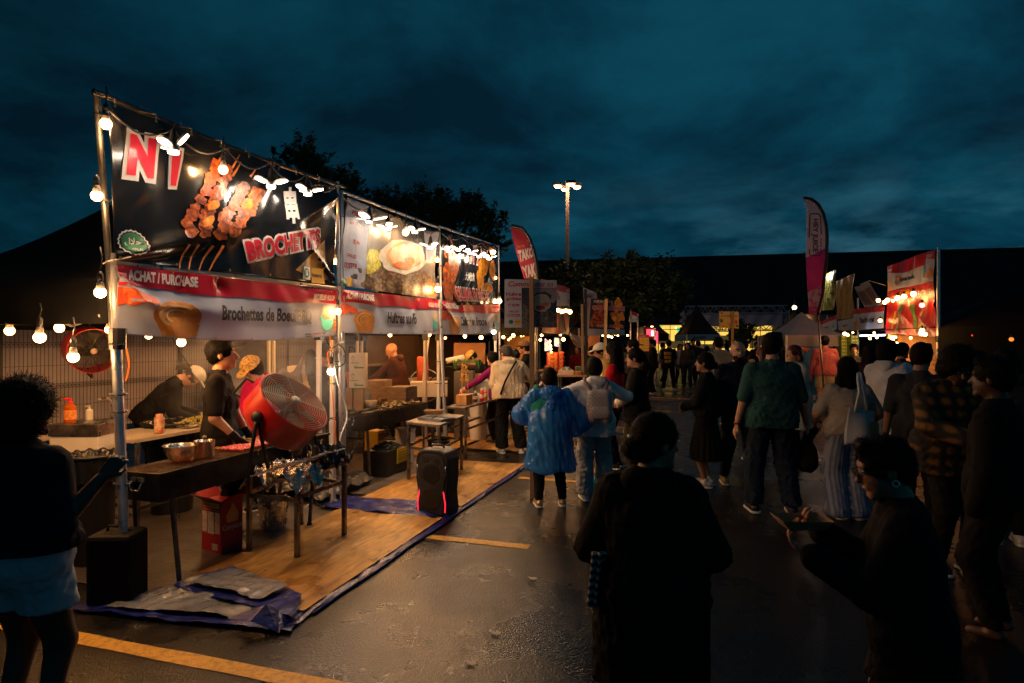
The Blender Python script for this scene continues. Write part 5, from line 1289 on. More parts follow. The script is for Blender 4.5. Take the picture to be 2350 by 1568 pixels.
 # red drum fans
FRED=M('fan_red_enamel',(0.52,0.012,0.012),0.32,var=0.15,scale=6,coat=0.3,bump=0.05);FGR=M('fan_wire',(0.42,0.34,0.26),0.35,0.8)
def drum_fan(label,c,nrm_,R_,D,stand=None,grille=FGR,dark=False):
 c=Vector(c);n_=Vector(nrm_).normalized();t=thing('drum_fan',label,'drum fan',c,'red drum fans')
 mb=MB();mb.lathe(c,[(R_*0.93,-D),(R_*0.985,-D+0.01),(R_*0.985,-0.02),(R_*1.02,-0.012),(R_*1.02,0.004),(R_*0.975,0.004),(R_*0.955,-0.02),(R_*0.955,-D+0.01)],ax=n_,n=56,cap=False)
 mb.build('drum',FRED,t,smooth='auto')
 mb=MB();u=Vector((0,0,1));x=n_.cross(u).normalized();y=n_.cross(x)
 def ring_(rad,h,r_):mb.tube([c+n_*h+(x*math.cos(a)+y*math.sin(a))*rad for a in[2*PI*i/44 for i in range(44)]],r_,5,closed=True)
 k=15
 for i in range(k):rad=R_*(0.16+0.80*i/(k-1));ring_(rad,0.012+0.018*(1-(rad/R_)**2),0.0024)
 for i in range(4):
  a=PI*i/4+0.3;d=x*math.cos(a)+y*math.sin(a);mb.tube([c-d*R_*0.97+n_*0.008,c+n_*0.024,c+d*R_*0.97+n_*0.008],0.003,5)
 mb.build('front_grille',grille,t,smooth=True)
 mb=MB();mb.lathe(c,[(0.001,0.036),(R_*0.1,0.034),(R_*0.14,0.022),(R_*0.14,0.014)],ax=n_,n=20);mb.build('hub_cap',M('fan_badge',(0.5,0.42,0.36),0.4),t,smooth=True)
 mb=MB()
 for i in range(3):
  a=2*PI*i/3+0.5
  def fn(u_,v_):aa=a+0.95*(u_-0.5)*(0.6+0.4*v_);rad=R_*(0.14+0.72*v_);return c-n_*(0.10+0.07*(u_-0.5))+(x*math.cos(aa)+y*math.sin(aa))*rad
  mb.sheet(fn,8,6)
 mb.build('blade',M('fan_blade',(0.12,0.12,0.12),0.4,0.7),t,smooth=True,thick=0.003)
 mb=MB();mb.lathe(c,[(0.001,-0.08),(R_*0.13,-0.085),(R_*0.14,-0.2),(0.08,-D+0.02)],ax=n_,n=18);mb.build('motor',BLACKP,t,smooth='auto')
 mb=MB()
 for i in range(14):
  rad=R_*(0.15+0.80*i/13);mb.tube([c-n_*(D-0.0)+(x*math.cos(a)+y*math.sin(a))*rad for a in[2*PI*j/32 for j in range(32)]],0.0025,4,closed=True)
 for i in range(6):
  a=PI*i/6;d=x*math.cos(a)+y*math.sin(a);mb.tube([c-d*R_*0.95-n_*D,c+d*R_*0.95-n_*D],0.003,4)
 mb.build('rear_grille',BLACKP if dark else grille,t,smooth=True)
 return t,x,y,n_
fc=ptY(676,922,4.95)
ft_,fx,fy,fn_=drum_fan('big red drum fan tilted up over the meat, smoke drifting past its grille',fc,(0.69,-0.22,0.695),0.305,0.25)
sp=fc-fn_*0.13
for sg in(-1,1):
 mb=MB()
 h=sp+fx*sg*0.32
 for e in((-0.10),(0.13)):
  f_=Vector((h.x+RD.x*e-0.0,h.y+RD.y*e,0.70));mb.tube([h,h+(f_-h)*0.15,f_],0.015,8)
 mb.build('stand_leg',BLACKP,ft_,smooth=True)
mb=MB()
for sg in(-1,1):mb.lathe(sp+fx*sg*0.315,[(0.045,-0.01),(0.045,0.02),(0.02,0.035)],ax=fx*sg,n=14)
mb.build('pivot_knob',BLACKP,ft_,smooth='auto')
mb=MB();hh=fc-fn_*0.12-fy*0.0
top_d=(Vector((0,0,1))-fn_*fn_.z).normalized();a_=fc-fn_*0.05+(top_d*0.8-fx*-0.6).normalized()*0.34;b_=fc-fn_*0.22+(top_d*0.8-fx*-0.6).normalized()*0.34;o_=(top_d*0.8-fx*-0.6).normalized()*0.06
mb.tube([a_,a_+o_,b_+o_,b_],0.011,7);mb.build('handle',BLACKP,ft_,smooth=True)
f2c=ptY(214,806,5.6)
hf,_,_,n2_=drum_fan('red drum fan hanging at the edge of the stall behind the bulbs',f2c,(0.72,-0.66,-0.12),0.20,0.24,grille=BLACKP,dark=True)
mb=MB();mb.tube([f2c-n2_*0.12+Vector((0,0,0.2)),f2c-n2_*0.12+Vector((0.02,0,0.42))],0.006,5);mb.tube([f2c-n2_*0.06+Vector((0,0,-0.19)),f2c-n2_*0.04+Vector((0,0,-0.245)),f2c-n2_*0.18+Vector((0,0,-0.235)),f2c-n2_*0.18+Vector((0,0,-0.18))],0.010,6)
mb.build('handle',BLACKP,hf,smooth=True)
# steel table with foil under the fan
tc_=[ptZ(572,1272),ptZ(682,1288),ptZ(790,1234),ptZ(690,1205)]
table('steel_table','steel side table wrapped in foil and black plastic, under the big fan',tc_,0.665,RUST,RUST,leg=0.034,inset=0.0,bar=0.47)
cen=sum(tc_,Vector())/4
def blanket(name,label,c4,z,mat,drop,n=40,amp=0.03,seed=0.0,cat='cover',over=0.08,kx=9.0,parent=None):
 def fn(u,v):
  U,V_=u*(1+2*over)-over,v*(1+2*over)-over
  p=(c4[0]*(1-U)+c4[1]*U)*(1-V_)+(c4[3]*(1-U)+c4[2]*U)*V_
  o=max(0,-U,U-1)+max(0,-V_,V_-1)
  zz=z+crumple(p.x*kx/3,p.y*kx/3,seed,amp)-min(1,o/over)**1.1*drop*(0.6+0.4*math.sin(u*14+v*11+seed))
  return Vector((p.x,p.y,zz))
 mb=MB();mb.sheet(fn,n,n);return mb.build(name,mat,parent,smooth=parent is None and 'auto' or True,label=label,cat=cat,thick=0.002)
FOIL=M('foil',(0.62,0.56,0.5),0.22,1.0,bump=0.7,bscale=25)
f4=[tc_[0],tc_[1],(tc_[1]*0.45+tc_[2]*0.55),(tc_[0]*0.45+tc_[3]*0.55)]
blanket('foil_cover','crumpled foil hanging over the near edge of the steel side table',f4,0.672,FOIL,0.16,seed=1.0,amp=0.05,over=0.14,kx=14)
f5=[f4[3]+Vector((-.1,.1,0)),f4[2],tc_[2]+Vector((0.0,0.1,0)),tc_[3]+Vector((-.1,0.1,0))]
blanket('plastic_cover','black plastic sheet bunched over the far half of the steel side table',f5,0.70,BAG,0.12,seed=4.0,amp=0.13,over=0.10,kx=10)
mb=MB()
for i in range(9):
 a=ptZ(575+18*i,1094-5*i,0.735);b=a+Vector((0.16+0.02*(i%3),0.22,0.05));mb.tube([a,b],0.006,6)
mb.build('metal_skewer',STEEL,label='loose steel rods lying on the foil covered table',cat='rod',group=None)
# under and around the front grill
rc=ptZ(510,1262);RCARD=M('red_carton',(0.30,0.012,0.02),0.55,var=0.1)
LAB=M('carton_label',(0.50,0.44,0.40),0.7,ramp=[(0.4,(0.50,0.44,0.40)),(0.6,(0.34,0.28,0.26))],scale=50)
boxobj('carton','tall red carton with white label panels standing under the front grill',rc,0.24,0.20,0.42,RCARD,ax=Vector((0.88,-0.47)),flaps=True,marks=[('x',('',LAB,.06,.40,.30,.80,1)),('x',('',LAB,.34,.38,.66,.80,1)),('x',('',LAB,.70,.40,.94,.80,1)),('x',('',M('label_yellow',(0.6,0.42,0.03),0.6),.08,.88,.92,.97,1)),('x',('SUPERIORE  PREMIUM QUALITY',LAB,.06,.825,.94,.85,0)),('x',('CHARBON DE BOIS',PRN,.14,.905,.86,.945,0)),('x',('',LAB,.55,.08,.85,.2,1))])
sb=Sheet(rc.xy+Vector((0.88,-0.47)).normalized()*0.123-Vector((0.47,0.88)).normalized()*0.1,Vector((0.47,0.88)))
mb=MB();text_decal(mb,sb,'Campazza',[(0.01,0.18),(0.19,0.18),(0.19,0.235),(0.01,0.235)],0.003,0.03,px=False,step=0);mb.build('box_lettering',LAB,bpy.data.objects['carton'])
mb=MB();poly_decal(mb,sb,[(0.05,0.25),(0.15,0.25),(0.16,0.31),(0.12,0.37),(0.10,0.40),(0.08,0.36),(0.04,0.31)],0.003,px=False,step=0);mb.build('flame_print',M('print_flame_box',(0.55,0.25,0.05),0.6),bpy.data.objects['carton'])
def bucket(name,label,c,r,h,mat,cat='bucket',group=None,handle=True,taper=0.82,lid=None):
 c=Vector(c);t=thing(name,label,cat,c,group)
 mb=MB();mb.lathe(c,[(r*taper,0),(r,h),(r*1.04,h),(r*1.04,h-0.015),(r*1.0,h-0.016)]if lid else[(r*taper,0),(r,h),(r*1.05,h+0.002),(r*1.05,h-0.012),(r*0.985,h-0.012),(r*taper*0.97,0.01),(0.001,0.01)],n=28);mb.build('pail',mat,t,smooth='auto')
 if lid:mb=MB();mb.lathe(c,[(r*1.06,h-0.01),(r*1.06,h+0.02),(r*0.95,h+0.02),(0.001,h+0.012)],n=28);mb.build('lid',lid,t,smooth='auto')
 if handle:mb=MB();mb.tube([c+Vector((math.cos(a)*r*1.05,-abs(math.sin(a))*r*0.5,h*0.85-math.sin(a)*h*0.45))for a in[PI*i/10 for i in range(11)]],0.004,6);mb.build('handle',STEEL,t,smooth=True)
 return t
bucket('steel_bucket','steel bucket standing under the foil covered table',ptZ(628,1214),0.135,0.27,STEEL)
c_=ptZ(243,1400);bx=thing('battery_speaker','black upright case with a carrying handle at the foot of the silver pole','case',c_)
mb=MB();mb.box(c_+Vector((0,0.12,0.235)),0.28,0.24,0.46,ax=Vector((1,0.05)));mb.build('case_body',M('black_case',(0.003,0.003,0.003),0.7,spec=0.2),bx,bevel=0.03)
mb=MB();a=c_+Vector((-0.07,0.12,0.46));mb.tube([a,a+Vector((0.01,0,0.035)),a+Vector((0.13,0,0.035)),a+Vector((0.14,0,0))],0.010,7);mb.build('handle',BLACKP,bx,smooth=True)
def bin_(label,c,r,h,group=None,mat=BAG,bodymat=BLACKP,rim=True):
 c=Vector(c);t=thing('waste_bin',label,'waste bin',c,group)
 mb=MB();mb.lathe(c,[(r*0.78,0),(r*0.95,h*0.97),(r,h*0.97)],n=28);mb.build('bin_body',bodymat,t,smooth='auto')
 mb=MB()
 def fn(u,v):
  a=2*PI*u;k=v*2
  rad=r*(1.09+0.04*math.sin(a*17))if k<1 else r*(1.09-0.35*(k-1))*(1+0.03*math.sin(a*23));z=h*0.80+(h*0.26)*k if k<1 else h*1.06-0.10*(k-1)*1.2
  return c+Vector((rad*math.cos(a),rad*math.sin(a),z+0.01*math.sin(a*13+v*7)))
 mb.sheet(fn,90,12);mb.build('bin_liner',mat,t,smooth=True)
 mb=MB();mb.tube([c+Vector((math.cos(a)*r*1.12,math.sin(a)*r*1.12,h*1.04))for a in[2*PI*i/30 for i in range(30)]],0.012,6,closed=True);mb.build('rim',BLACKP,t,smooth=True)
 return t
bin_('large waste bin with a crinkled black liner behind the front grill',ptY(395,0,6.2).xy.to_3d(),0.24,0.86)
bin_('dark waste bin below the sink at the edge of the stall',ptY(212,0,4.75).xy.to_3d(),0.17,0.80)
sk_=thing('hand_wash_sink','portable steel hand wash sink on a white cabinet beside the silver pole','sink',ptY(205,0,5.2).xy.to_3d())
def P_(x,y,Y):return ptY(x,y,Y)
zs=P_(0,970,5.2).z;cx_=P_(203,970,5.3).x
mb=MB();bs=Vector((cx_,5.3,zs-0.055));mb.box(bs,0.42,0.38,0.10);mb.build('basin_block',RUST,sk_,bevel=0.006)
mb=MB();mb.lathe(bs+Vector((0.03,0,0.052)),[(0.15,0.0),(0.155,0.004),(0.13,0.003),(0.12,0.0005)],n=24);mb.build('basin',STEEL,sk_,smooth=True)
mb=MB();mb.box(bs+Vector((0,0,-0.05-0.12)),0.40,0.36,0.235);mb.build('cabinet',WHITEP,sk_,bevel=0.004)
mb=MB();a=bs+Vector((0.12,0.12,0.05));mb.tube([a,a+Vector((0,0,0.16)),a+Vector((-0.01,-0.02,0.19)),a+Vector((-0.05,-0.09,0.19)),a+Vector((-0.055,-0.10,0.17))],0.010,8);mb.build('faucet',STEEL,sk_,smooth=True)
mb=MB()
for dx in(-0.18,0.18):
 for dy in(-0.15,0.15):mb.bar(bs+Vector((dx,dy,-0.28)),Vector((bs.x+dx,bs.y+dy,0.0)),0.025)
mb.build('leg',BLACKP,sk_)
def pump_bottle(label,c,r,h,mat,capm,w=1.0,labm=None):
 c=Vector(c);t=thing('pump_bottle',label,'bottle',c,'pump bottles on the sink')
 mb=MB();mb.lathe(c,[(r*0.95,0),(r,0.01),(r,h*0.68),(r*0.5,h*0.76),(r*0.35,h*0.78)],n=16);mb.build('bottle_body',mat,t,smooth='auto')
 if labm:mb=MB();mb.lathe(c,[(r*1.01,h*0.15),(r*1.02,h*0.2),(r*1.02,h*0.5),(r*1.01,h*0.52)],n=16,cap=False);mb.build('bottle_label',labm,t,smooth=True)
 mb=MB();mb.lathe(c,[(r*0.42,h*0.77),(r*0.42,h*0.86),(r*0.15,h*0.87),(r*0.15,h*0.96)],n=12);mb.tube([c+Vector((0.01,0,h*0.97)),c+Vector((-r*1.1,-r*0.3,h*0.955))],r*0.2,6);mb.build('pump',capm,t,smooth='auto')
ORL=M('orange_soap',(0.75,0.17,0.015),0.15,trans=0.45,var=0.1)
pump_bottle('orange soap bottle with a red pump on the sink corner',(P_(161,968,5.2).x,5.2,zs-0.003),0.045,0.21,ORL,M('red_pump',(0.6,0.02,0.02),0.4),labm=M('soap_label',(0.70,0.25,0.05),0.4,var=0.4,scale=40))
pump_bottle('small white sanitizer bottle on the sink by the faucet',(P_(205,965,5.4).x,5.4,zs-0.003),0.028,0.125,WHITEP,WHITEP)
TBL=M('folding_table_top',(0.42,0.36,0.30),0.5,var=0.12,scale=5)
def st_table(label,s0,s1,t0,t1,z,mat=TBL,leg=DARKST,**kw):return table('folding_table',label,[ST(s0,t0),ST(s1,t0),ST(s1,t1),ST(s0,t1)],z,mat,leg,group='folding work tables',**kw)
st_table('folding table behind the cook in black holding trays of food',1.0,2.5,0.95,1.55,0.86)
st_table('pale folding table at the fence behind the waste bin',-0.3,1.6,2.2,2.8,0.80)
st_table('folding table covered with bottles and a drink, in the oyster stall',3.2,5.0,1.05,1.65,0.84)
VEG=M('chopped_vegetables',(0.3,0.3,0.05),0.5,ramp=[(0.3,(0.06,0.10,0.01)),(0.5,(0.35,0.34,0.05)),(0.6,(0.6,0.5,0.2)),(0.7,(0.5,0.15,0.05))],scale=60)
def heap(mb,c,rx,ry,h,n,r=0.015,rng=random.Random(2),ax=RD):
 for i in range(n):
  a=rng.uniform(0,2*PI);k=math.sqrt(rng.random());p=Vector(c)+Vector((ax.x,ax.y,0))*math.cos(a)*k*rx+Vector((-ax.y,ax.x,0))*math.sin(a)*k*ry+Vector((0,0,h*(1-k*k)*rng.uniform(0.6,1)))
  mb.ball(p,r*rng.uniform(0.6,1.3),6,(1,1,rng.uniform(0.5,1)))
tr_=thing('food_tray','steel tray heaped with chopped vegetables behind the big fan','food tray',ST(1.9,1.15,0.861))
mb=MB();mb.box(ST(1.9,1.15,0.876),0.5,0.3,0.028,ax=RD);mb.build('tray',STEEL,tr_,bevel=0.01);mb=MB();heap(mb,ST(1.9,1.15,0.89),0.22,0.13,0.06,170,0.013);mb.build('vegetables',VEG,tr_,smooth=True)
lathe_obj('jar','white jar with a printed label behind the big fan',ST(1.35,1.05,0.861),[(0.04,0),(0.042,0.01),(0.042,0.14),(0.03,0.155),(0.03,0.175),(0.001,0.176)],M('jar_label',(0.62,0.5,0.4),0.4,ramp=[(0.4,(0.65,0.55,0.42)),(0.6,(0.5,0.12,0.06))],scale=22),'jar',18)
P8=ptY(700,880,8.2)
for k_,z_ in enumerate((0.0,0.36,0.72)):
 boxobj('carton',['brown carton at the floor of the stack behind the smoke','middle brown carton of the stack behind the smoke','brown carton right under the cream box behind the smoke'][k_],(P8 .x+0.02*k_,8.3,z_+0.001),0.5,0.4,0.352,CARD,ax=Vector((1,.15)),tape=PRN,group='cartons stacked by the fence',marks=[('x',('THIS WAY UP',PRN,.2,.3,.8,.42,0))])
boxobj('carton','cream carton printed with a small green flower, on top of the stack behind the smoke',(P8 .x-0.04,8.3,1.085),0.38,0.34,0.24+0.05,CREAM,ax=Vector((1,.15)),group='cartons stacked by the fence',marks=[('x',('OYSTER  SAUCE',PRN,.1,.55,.5,.68,0)),('x',('',PRN,.14,.2,.4,.42,1)),('x',('✿',PRG,.66,.5,.86,.78,0))])
mb=MB();mb.sheet(lambda u,v:Vector((P8 .x-0.42+0.42*u,8.15+0.1*math.sin(v*6),0.9+0.55*v-0.25*(1-u)*v+0.06*math.sin(u*9+v*5))),20,20)
mb.build('jacket',fab('charcoal',(0.05,0.045,0.045)),smooth=True,thick=0.02,label='dark jacket slung over the brown cartons behind the smoke',cat='jacket')
P7=ptY(806,941,7.7)
for k_ in range(2):
 boxobj('carton',['brown carton with green corner print under the white cartons, left of its twin','brown carton with green corner print, right one under the white cartons'][k_],(P7 .x-0.04+0.125*k_,7.75+0.02*k_,0.84),0.115,0.22,0.28,CARD,ax=Vector((1,.1)),group='cartons at the second post',marks=[('x',('',PRG,.02,.86,.4,.98,1)),('x',('PRODUCT OF',PRN,.3,.4,.9,.46,0)),('x',('CANADA',PRN,.3,.3,.9,.36,0))])
for k_ in range(2):
 boxobj('carton',['lower white carton with a green fork print by the second post','upper white carton with a green fork print by the second post'][k_],(P7 .x+0.07,7.78,1.123+0.218*k_),0.20,0.22,0.215,CREAM,ax=Vector((1,.1)),group='cartons at the second post',marks=[('x',('❀',PRN,.1,.55,.4,.85,0)),('x',('',PRG,.35,.12,.9,.2,1)),('x',('Ψ',PRG,.3,.08,.5,.3,0)),('x',('takeout',PRN,.1,.4,.6,.5,0))])
bucket('orange_bucket','orange plastic bucket beside the white cartons at the second post',(P7 .x-0.12,7.8,1.121),0.085,0.19,M('orange_plastic',(0.75,0.20,0.02),0.4))
for k_ in range(2):
 lathe_obj('water_bottle',['clear water bottle with blue label, farther one beside the orange drink','clear water bottle with blue label, nearer one beside the orange drink'][k_],(ptY(841+7*k_,0,8.3-.1*k_).x,8.3-.1*k_,0.841),[(0.03,0),(0.032,0.02),(0.032,0.13),(0.012,0.18),(0.012,0.205),(0.001,0.206)],M('bottle_clear',(0.5,0.6,0.7),0.1,trans=0.6,var=0.2,scale=20),'water bottle',14,group='water bottles')
def drink(t,c):mb=MB();mb.lathe(c,[(0.030,0.004),(0.037,0.075),(0.001,0.076)],n=16);mb.build('drink',M('orange_juice',(0.85,0.38,0.03),0.3),t,smooth='auto')
lathe_obj('plastic_cup','plastic cup of orange drink on the oyster stall table',(ptY(869,0,8.2).x,8.2,0.841),[(0.031,0),(0.042,0.115),(0.044,0.117),(0.041,0.116),(0.030,0.003)],M('cup_clear',(0.85,0.7,0.4),0.1,trans=0.7),'cup',18,extra=drink)
OYS=M('grilled_oyster',(0.35,0.25,0.1),0.4,ramp=[(0.3,(0.03,0.025,0.02)),(0.42,(0.25,0.20,0.12)),(0.5,(0.75,0.60,0.3)),(0.57,(0.85,0.60,0.08)),(0.7,(0.85,0.8,0.6))],scale=42,detail=8,coat=0.3)
OYG=M('raw_oyster_shell',(0.12,0.11,0.10),0.6,ramp=[(0.3,(0.03,0.028,0.025)),(0.55,(0.16,0.14,0.11)),(0.7,(0.32,0.28,0.2))],scale=40,detail=8,bump=0.6)
rr=random.Random(21)
def oyster(s_,t_,mat,lab,grp,z=0.83):
 t=thing('oyster',lab,'oyster',ST(s_,t_,z),grp);a=rr.uniform(0,PI);L=rr.uniform(0.045,0.06);W2=L*0.62;c=ST(s_,t_,z)
 mb=MB();k=12
 def rim(j,sc,h):th=2*PI*j/k;x,y=math.cos(th)*L*sc*(1+0.12*math.sin(3*th+a)),math.sin(th)*W2*sc*(1+.1*math.cos(5*th));return c+Vector((x*math.cos(a)-y*math.sin(a),x*math.sin(a)+y*math.cos(a),h+0.004*math.sin(5*th)))
 vs=[rim(j,0.5,0)for j in range(k)]+[rim(j,1,0.022)for j in range(k)]+[rim(j,0.8,0.016)for j in range(k)]
 fs=[tuple(range(k))[::-1]]+[(i*k+j,i*k+(j+1)%k,(i+1)*k+(j+1)%k,(i+1)*k+j)for i in range(2)for j in range(k)]+[tuple(range(2*k,3*k))]
 mb.add(vs,fs);mb.build('shell',OYG,t,smooth=True)
 mb=MB();mb.ball(c+Vector((0,0,0.018)),L*0.62,8,(1,0.75,0.30));mb.build('oyster_meat',mat,t,smooth=True)
for i in range(46):oyster(3.98+0.085*(i//4)+rr.uniform(-.02,.02),0.19+0.088*(i%4)+rr.uniform(-.015,.015),OYS,'grilled oyster topped with yellow sauce in the heap on the grill','grilled oysters with yellow sauce',0.826+(0.02 if i%3==0 else 0))
for i in range(24):oyster(3.46+0.08*(i//4),0.18+0.085*(i%4)+rr.uniform(-.02,.02),OYG,'unopened grey oyster in the heap on the near end of the oyster grill','grey unopened oysters',0.826+(0.022 if i%2 else 0))
lathe_obj('plastic_tub','clear tub of chopped garlic behind the grey oysters',(ptY(851,0,7.9).x,7.9,0.845),[(0.06,0),(0.085,0.10),(0.08,0.10),(0.055,0.01)],M('tub_garlic',(0.65,0.5,0.32),0.3,var=0.3,scale=30),'tub',20)
boxobj('wooden_crate','weathered wooden crate standing in the middle of the oyster stall',(ptY(922,0,8.9).x,8.95,0.80),0.36,0.3,0.25,WOODP,cat='crate',marks=[('x',('',PRN,.0,.3,1,.32,1))])
boxobj('wooden_crate','low wooden crate by the bald cook in the dark jacket',(ptY(862,0,9.9).x,9.95,0.78),0.5,0.3,0.30,WOODP,cat='crate')
st_table('far wooden counter by the fence in the oyster stall',4.8,6.6,2.1,2.8,0.78,mat=WOODP)
boxobj('foam_box','white foam cooler box behind the oyster grill',(ptY(985,0,10.2).x,10.2,0.80),0.6,0.35,0.24,WHITEP,cat='foam box',ax=Vector((1,.1)))
lo=ptY(970,885,10.8)
mb=MB();mb.box(Vector((lo.x,10.8,1.13)),0.20,0.10,0.62,ax=Vector((1,0)),up=Vector((0.28,0,1)).normalized());mb.build('cushion',M('rust_red_cushion',(0.38,0.07,0.03),0.7,var=0.2),label='rust red padded board leaning in front of the blue tarpaulin',cat='cushion',bevel=0.03)
bw=thing('bicycle','bicycle wheel showing behind the red padded board','bicycle',ptY(978,0,11.4).xy.to_3d())
wc=ptY(975,885,11.4);mb=MB();mb.tube([wc+Vector((math.cos(a)*0.30,0.02,math.sin(a)*0.30))for a in[2*PI*i/30 for i in range(30)]],0.012,6,closed=True);mb.build('tyre',M('pale_tyre',(0.3,0.3,0.3),0.6),bw,smooth=True)
mb=MB()
for i in range(12):a=2*PI*i/12;mb.tube([wc+Vector((0,.02,0)),wc+Vector((math.cos(a)*0.29,0.02,math.sin(a)*0.29))],0.002,3)
mb.tube([wc,wc+Vector((0.35,0,0.35)),wc+Vector((0.8,0.1,0.3))],0.015,6);mb.build('spokes_and_frame',BLACKP,bw)
mb=MB();mb.tube([ptY(972,870,10.0),ptY(984,770,10.0)],0.02,8);mb.tube([Vector((ptY(972,870,10.0).x,10.0,0)),ptY(972,870,10.0)],0.02,8);mb.build('pole',WLEG,label='thin white pole slanting in front of the blue tarpaulin',cat='pole')
cr_=thing('plastic_crate','black plastic crate of charcoal with a yellow net, under the oyster grill','crate',ST(4.1,0.25))
mb=MB();mb.box(ST(4.05,0.22,0.17),0.55,0.34,0.32,ax=RD);mb.build('crate_body',BLACKP,cr_,bevel=0.01)
mb=MB();heap(mb,ST(4.05,0.22,0.33),0.25,0.15,0.06,60,0.03);mb.build('charcoal',GRILLB,cr_)
nb=Sheet(ST(4.0,0.04).xy,RD);mb=MB()
for i in range(9):mb.bar(nb.pt(0.08*0+0.035*i,0.14,0.01),nb.pt(0.035*i,0.33,0.01),0.012,0.003)
for i in range(6):mb.bar(nb.pt(0,0.15+0.035*i,0.014),nb.pt(0.29,0.15+0.035*i,0.014),0.003,0.012)
mb.build('net',M('yellow_net',(0.6,0.42,0.04),0.5),cr_)
bucket('white_bucket','white pail with a small dark print under the oyster grill',ST(4.75,0.3),0.14,0.48,WHITEP)
boxobj('carton','small yellow and red carton under the oyster grill',ST(4.35,0.55),0.2,0.2,0.5,M('yellow_box',(0.7,0.42,0.03),0.5),marks=[('x',('',RCARD,.1,.75,.9,.92,1)),('x',('KALI',LAB,.2,.78,.8,.9,0))])
tq=[Vector((-1.28,7.47,0)),Vector((-0.84,7.17,0)),Vector((-0.63,8.12,0)),Vector((-1.08,8.42,0))]
table('steel_table','small steel table with a baking tray beside the oyster grill',tq,0.735,M('speckled_steel',(0.45,0.42,0.38),0.35,0.8,ramp=[(0.45,(0.5,0.46,0.42)),(0.62,(0.15,0.12,0.1))],scale=120),RUST,bar=0.42,inset=0.03)
by=thing('baking_tray','shallow metal baking tray on the small steel table','tray',(-0.92,7.62,0.736));d2=(tq[1]-tq[0]).normalized()
mb=MB();mb.box(Vector((-0.93,7.62,0.741)),0.38,0.26,0.008,ax=d2 .xy)
for sx,sy,lx,ly in((0,1,.39,.012),(0,-1,.39,.012),(1,0,.012,.25),(-1,0,.012,.25)):
 mb.box(Vector((-0.93,7.62,0.755))+d2*sx*0.19+Vector((-d2 .y,d2 .x,0))*sy*0.13,lx,ly,0.022,ax=d2 .xy)
mb.build('tray_body',M('tray_aluminium',(0.45,0.50,0.58),0.3,0.9),by);mb=MB();mb.tube([Vector((-0.99,7.60,0.752)),Vector((-0.93,7.66,0.775))],0.008,6);mb.build('tongs',BLACKP,by)
pb_=ptZ(996,950,0.737);mb=MB()
mb.add([pb_+Vector(v)for v in((-.10,-.05,0),(.10,-.05,0),(.10,.05,0),(-.10,.05,0),(-.13,-.08,.05),(.13,-.08,.05),(.13,.08,.05),(-.13,.08,.05))],[(0,1,2,3),(0,1,5,4),(1,2,6,5),(2,3,7,6),(3,0,4,7)])
mb.build('paper_tray',CARD,thick=0.002,label='open kraft paper food tray on the small steel table',cat='paper tray')
bin_('black bin with a handle standing under the small steel table',Vector((-0.98,8.3,0)),0.13,0.36,bodymat=BLACKP)
sp_c=ptZ(1000,1188);D1=Vector((0.94,-0.34)).normalized()
spk=thing('party_speaker','black portable party speaker with a glowing red edge light','speaker',sp_c)
SPB=M('speaker_shell',(0.012,0.012,0.013),0.42,bump=0.3,bscale=200);X3=D1 .to_3d();Y3=Vector((-D1 .y,D1 .x,0));Z3=Vector((0,0,1))
def SP(a,b,z):return sp_c+X3*a+Y3*b+Z3*z+Vector((0.0,0.16,0))
out=[(-0.165,0.0),(0.165,0.0),(0.175,0.06),(0.16,0.22),(0.175,0.36),(0.178,0.56),(0.15,0.625),(0.08,0.65),(-0.10,0.65),(-0.16,0.615),(-0.178,0.54),(-0.175,0.36),(-0.155,0.22),(-0.175,0.06)]
mb=MB();mb.prism([SP(a,0.13,z)for a,z in out],-Y3*0.26);mb.build('shell',SPB,spk,bevel=0.018)
mb=MB();mb.prism([SP(a*0.80,-0.131,0.03+z*0.88)for a,z in out],-Y3*0.012);mb.build('front_grille',M('speaker_grille',(0.012,0.012,0.013),0.55,bump=0.8,bscale=260),spk,bevel=0.004)
for c2,r2 in((0.17,0.10),(0.42,0.09)):
 mb=MB();mb.lathe(SP(0,-0.1435,c2),[(r2,0),(r2*1.03,0.006),(r2*.93,0.008),(r2*0.5,0.002),(0.02,0.006),(0.001,0.008)],ax=-Y3,n=26);mb.build('driver_cone',BLACKP,spk,smooth='auto')
for sg in(-1,1):
 pts=[SP(sg*a,-0.137,z)for a,z in((0.145,0.05),(0.150,0.13),(0.128,0.25),(0.128,0.32),(0.150,0.42),(0.152,0.50))]
 mb=MB();mb.tube(pts[:3],0.006,6);mb.build('light_strip',M('red_led_strip',(0.9,0.02,0.03),0.4,emit=1.5,ecol=(1.0,0.02,0.05)),spk,smooth=True)
 mb=MB();mb.tube(pts[2:],0.006,6);mb.build('trim',STEEL,spk,smooth=True)
mb=MB()
for k_ in range(4):
 for sg in(-1,1):mb.bar(SP(sg*(0.03+0.016*k_),-0.145,0.52),SP(sg*(0.035+0.016*k_),-0.145,0.57),0.005)
mb.build('vent_slots',DARKST,spk)
mb=MB();mb.tube([SP(-0.07,0,0.645),SP(-0.06,0,0.675),SP(0.06,0,0.675),SP(0.07,0,0.645)],0.012,7);mb.build('handle',SPB,spk,smooth=True)
